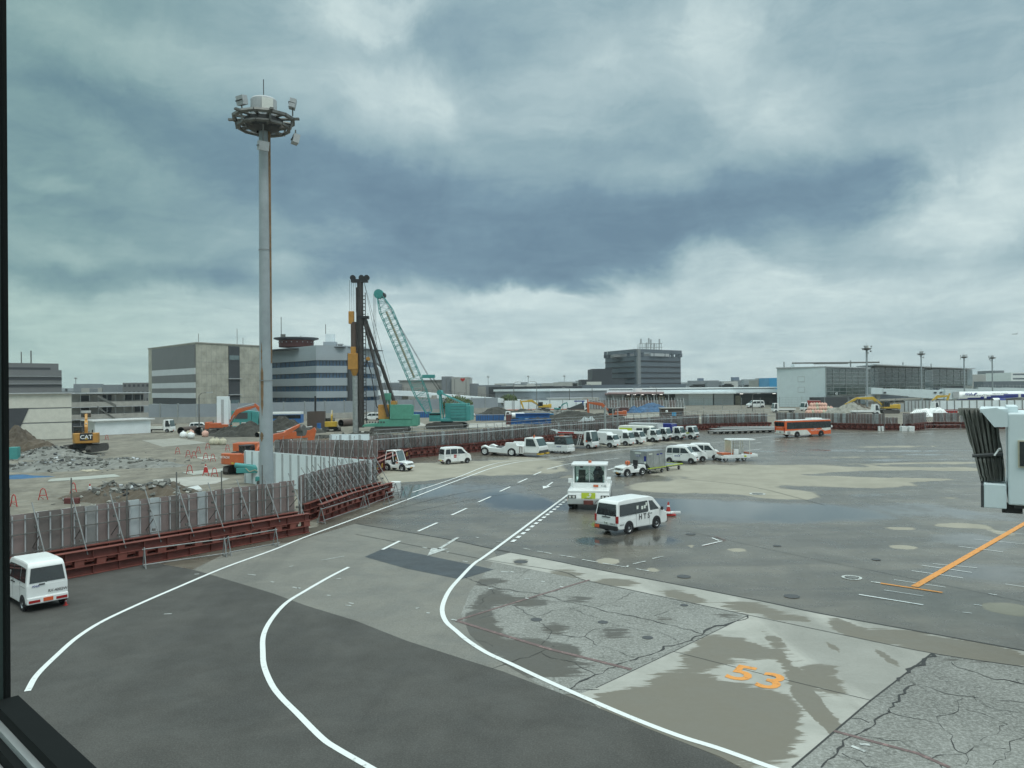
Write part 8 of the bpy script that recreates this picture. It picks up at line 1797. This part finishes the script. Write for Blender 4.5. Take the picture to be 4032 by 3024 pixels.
# airliner
dA = 318; na = D(3715,1560,dA); rF = 2.05; zc_ = D(3850,1561,dA).z
al = thing('airliner', 'white and blue airliner parked at the far boarding bridge', 'aircraft', (D(3722,1560,dA).x, dA, zc_), R(0)); Lf = 42
def fus_r(x): return rF*min(1, math.sqrt(max(0,x)/5.5)) if x < 5.5 else (rF if x < 31 else rF*max(.12,1-(x-31)/11.5))
mb = MB(); nx, nr = 60, 28; vs_ = []
for i in range(nx+1):
    x = Lf*(i/nx)**1.25; r = max(.03,fus_r(x)); zo_ = 0 if x > 5.5 else -.5*(1-x/5.5); 
    if x > 31: zo_ = .9*(x-31)/11
    for j in range(nr): a = 2*math.pi*j/nr; vs_.append((x, r*math.cos(a), zo_+r*math.sin(a)*1.02))
fcs = []; 
for i in range(nx):
    for j in range(nr): fcs.append((i*nr+j,(i+1)*nr+j,(i+1)*nr+(j+1)%nr,i*nr+(j+1)%nr))
b0_ = len(mb.v); mb.v += vs_
for f in fcs:
    xm = sum(vs_[k][0] for k in f)/4; zm = sum(vs_[k][2] for k in f)/4
    hi = -1.1+min(1,max(0,(xm-4)/20))*1.9; lo = -1.25+max(0,(xm-24)/18)*1.3; m_ = 'navy' if (lo < zm < hi and xm > 4) else ('ltgrey' if zm < -1.2 else 'white'); mb.f.append(list(f)); mb.m.append(mb.mi(m_))
mb.build('fuselage', al, smooth=True)
mb = MB()
for k in range(46):
    x = 6.2+k*.66
    if k in (13,14,34,35): continue
    mb.box((x,-rF-.0,.35),(.26,.06,.36),'slatedk')
mb.build('cabin_windows', al)
for x in (15.3, 29.4): mb = MB(); mb.bx(x-.5,x+.5,-rF-.03,-rF+.3,-.75,1.0,'white'); mb.bx(x-.55,x-.5,-rF-.04,-rF+.3,-.75,1.0,'grey'); mb.bx(x+.5,x+.55,-rF-.04,-rF+.3,-.75,1.0,'grey'); mb.build('cabin_door', al)
label_text(al, 'ANA', 1.5, (8.6,-rF+.10,1.05), 'R', 'navy', 'airline_lettering', yd=(0,.25,1), ext=.06); mb = MB(); mb.prism([(10.3,.6),(10.9,.6),(12.2,1.55),(11.5,1.55)],'y',-rF-.02,-rF+.35,'navy'); mb.build('tail_mark', al)
label_text(al, 'Inspiration of JAPAN', .75, (21.5,-rF+.12,1.15), 'R', 'grey', 'slogan_lettering', yd=(0,.25,1), ext=.06)
mb = MB(); mb.add([(19,-1.6,-1.0),(26,-1.6,-1.0),(30.5,-17,.3),(28.8,-17,.3),(19,-1.6,-1.4),(26,-1.6,-1.4),(30.5,-17,.15),(28.8,-17,.15)],[(0,1,2,3),(7,6,5,4),(0,4,5,1),(1,5,6,2),(2,6,7,3),(3,7,4,0)],'ltgrey'); mb.build('wing', al)
mb = MB(); mb.add([(28.8,-17,.2),(30.5,-17,.2),(32.2,-17.7,2.6),(31.4,-17.7,2.6),(28.8,-17.15,.2),(30.5,-17.15,.2),(32.2,-17.85,2.6),(31.4,-17.85,2.6)],[(0,1,2,3),(7,6,5,4),(0,4,5,1),(1,5,6,2),(2,6,7,3),(3,7,4,0)],'navy'); mb.build('winglet', al)
mb = MB(); mb.cyl((15.6,-6,-1.75),(18.2,-6,-1.7),1.15,'white',n=18,caps=False); mb.cyl((18.2,-6,-1.7),(20.8,-6,-1.6),1.15,'navy',r1=.7,n=18); mb.cyl((15.75,-6,-1.75),(15.9,-6,-1.75),1.05,'dkgrey',n=18); mb.build('engine', al)
mb = MB(); mb.add([(36,-.12,2.6),(41,-.12,2.6),(42.5,-.12,8.2),(40.3,-.12,8.2),(36,.12,2.6),(41,.12,2.6),(42.5,.12,8.2),(40.3,.12,8.2)],[(0,1,2,3),(7,6,5,4),(0,4,5,1),(1,5,6,2),(2,6,7,3),(3,7,4,0)],'navy'); mb.build('tail_fin', al)
for x, y in ((5,0),(22,-2.6),(22,2.6)): 
    mb = MB(); mb.cyl((x,y,-1.8),(x,y,-zc_+.5),.14,'galv',n=6); mb.cyl((x,y-.25,-zc_+.5),(x,y+.25,-zc_+.5),.5,'tyre',n=14); mb.build('landing_gear', al)
# airliner climbing far away
p = D(3995,1315,2600); fa = thing('airliner', 'tiny airliner flying in the sky at the right edge', 'aircraft', p, R(185)); 
mb = MB(); mb.cyl((-9,0,0),(9,0,0),1.3,'ltgrey',n=10); mb.cyl((9,0,0),(11,0,0),1.3,'ltgrey',r1=.2,n=10); mb.build('fuselage', fa); mb = MB(); mb.slab([(-2,0,0),(3,0,0),(-3,10,.8),(-5,10,.8)],.2,'ltgrey'); mb.slab([(-2,0,0),(3,0,0),(-3,-10,.8),(-5,-10,.8)],.2,'ltgrey'); mb.build('wing', fa); mb = MB(); mb.slab([(-9,0,1),(-6.5,0,1),(-9.5,0,5),(-11,0,5)],.2,'ltgrey'); mb.build('tail_fin', fa)
# ================================================================ the window one looks out of: left mullion, gasket, sill
mat('gasket', (.008,.010,.010), .9, 0, .1, 3, .15); mat('mullion', (.035,.055,.052), .5, 0, .1, 3); mat('sill', (.26,.28,.275), .5, 0, .05, 2)
wn_ = thing('window', 'dark window frame with pale sill at the lower left, seen from indoors', 'window')
un = Vector((-.729,.685,0)); wnn = Vector((.685,.729,0)); wn_.rotation_euler = (0,0,math.atan2(un.y, un.x)); wn_.location = (wnn.x*.5, wnn.y*.5, H)
# local +x runs along the glass to the left, local -y points outdoors
mb = MB(); mb.bx(2.09,2.115,-.005,.004,-.9,2.2,'gasket'); mb.build('gasket', wn_)
mb = MB(); mb.bx(2.115,2.40,-.003,.05,-.9,2.2,'mullion'); mb.build('mullion', wn_, bevel=.004)
mb = MB(); mb.bx(-2.5,2.09,-.02,.03,-.745,-.712,'gasket'); mb.build('gasket', wn_)
mb = MB(); mb.bx(-2.5,2.09,.03,.045,-.752,-.738,'galv'); mb.build('trim_strip', wn_)
mb = MB(); mb.bx(-2.5,2.09,.045,.062,-.80,-.752,'gasket'); mb.build('lower_rail', wn_)
mb = MB(); mb.bx(-2.5,2.05,.062,.42,-.86,-.775,'sill'); mb.build('sill', wn_, bevel=.006)

# ================================================================ thin haze over the airfield
mb = MB(); mb.bx(-4500,4500,-60,3400,-1.2,60,'white'); hz = mb.build('haze'); tag(hz, kind='stuff', label='thin pale haze over the airfield', cat='haze')
hm = bpy.data.materials.new('haze'); hm.use_nodes = True; t = hm.node_tree; t.nodes.clear(); pv = t.nodes.new('ShaderNodeVolumePrincipled'); pv.inputs['Density'].default_value = .00012; pv.inputs['Color'].default_value = (.85,.92,.93,1); om = t.nodes.new('ShaderNodeOutputMaterial'); t.links.new(pv.outputs[0], om.inputs['Volume']); hz.data.materials.clear(); hz.data.materials.append(hm)
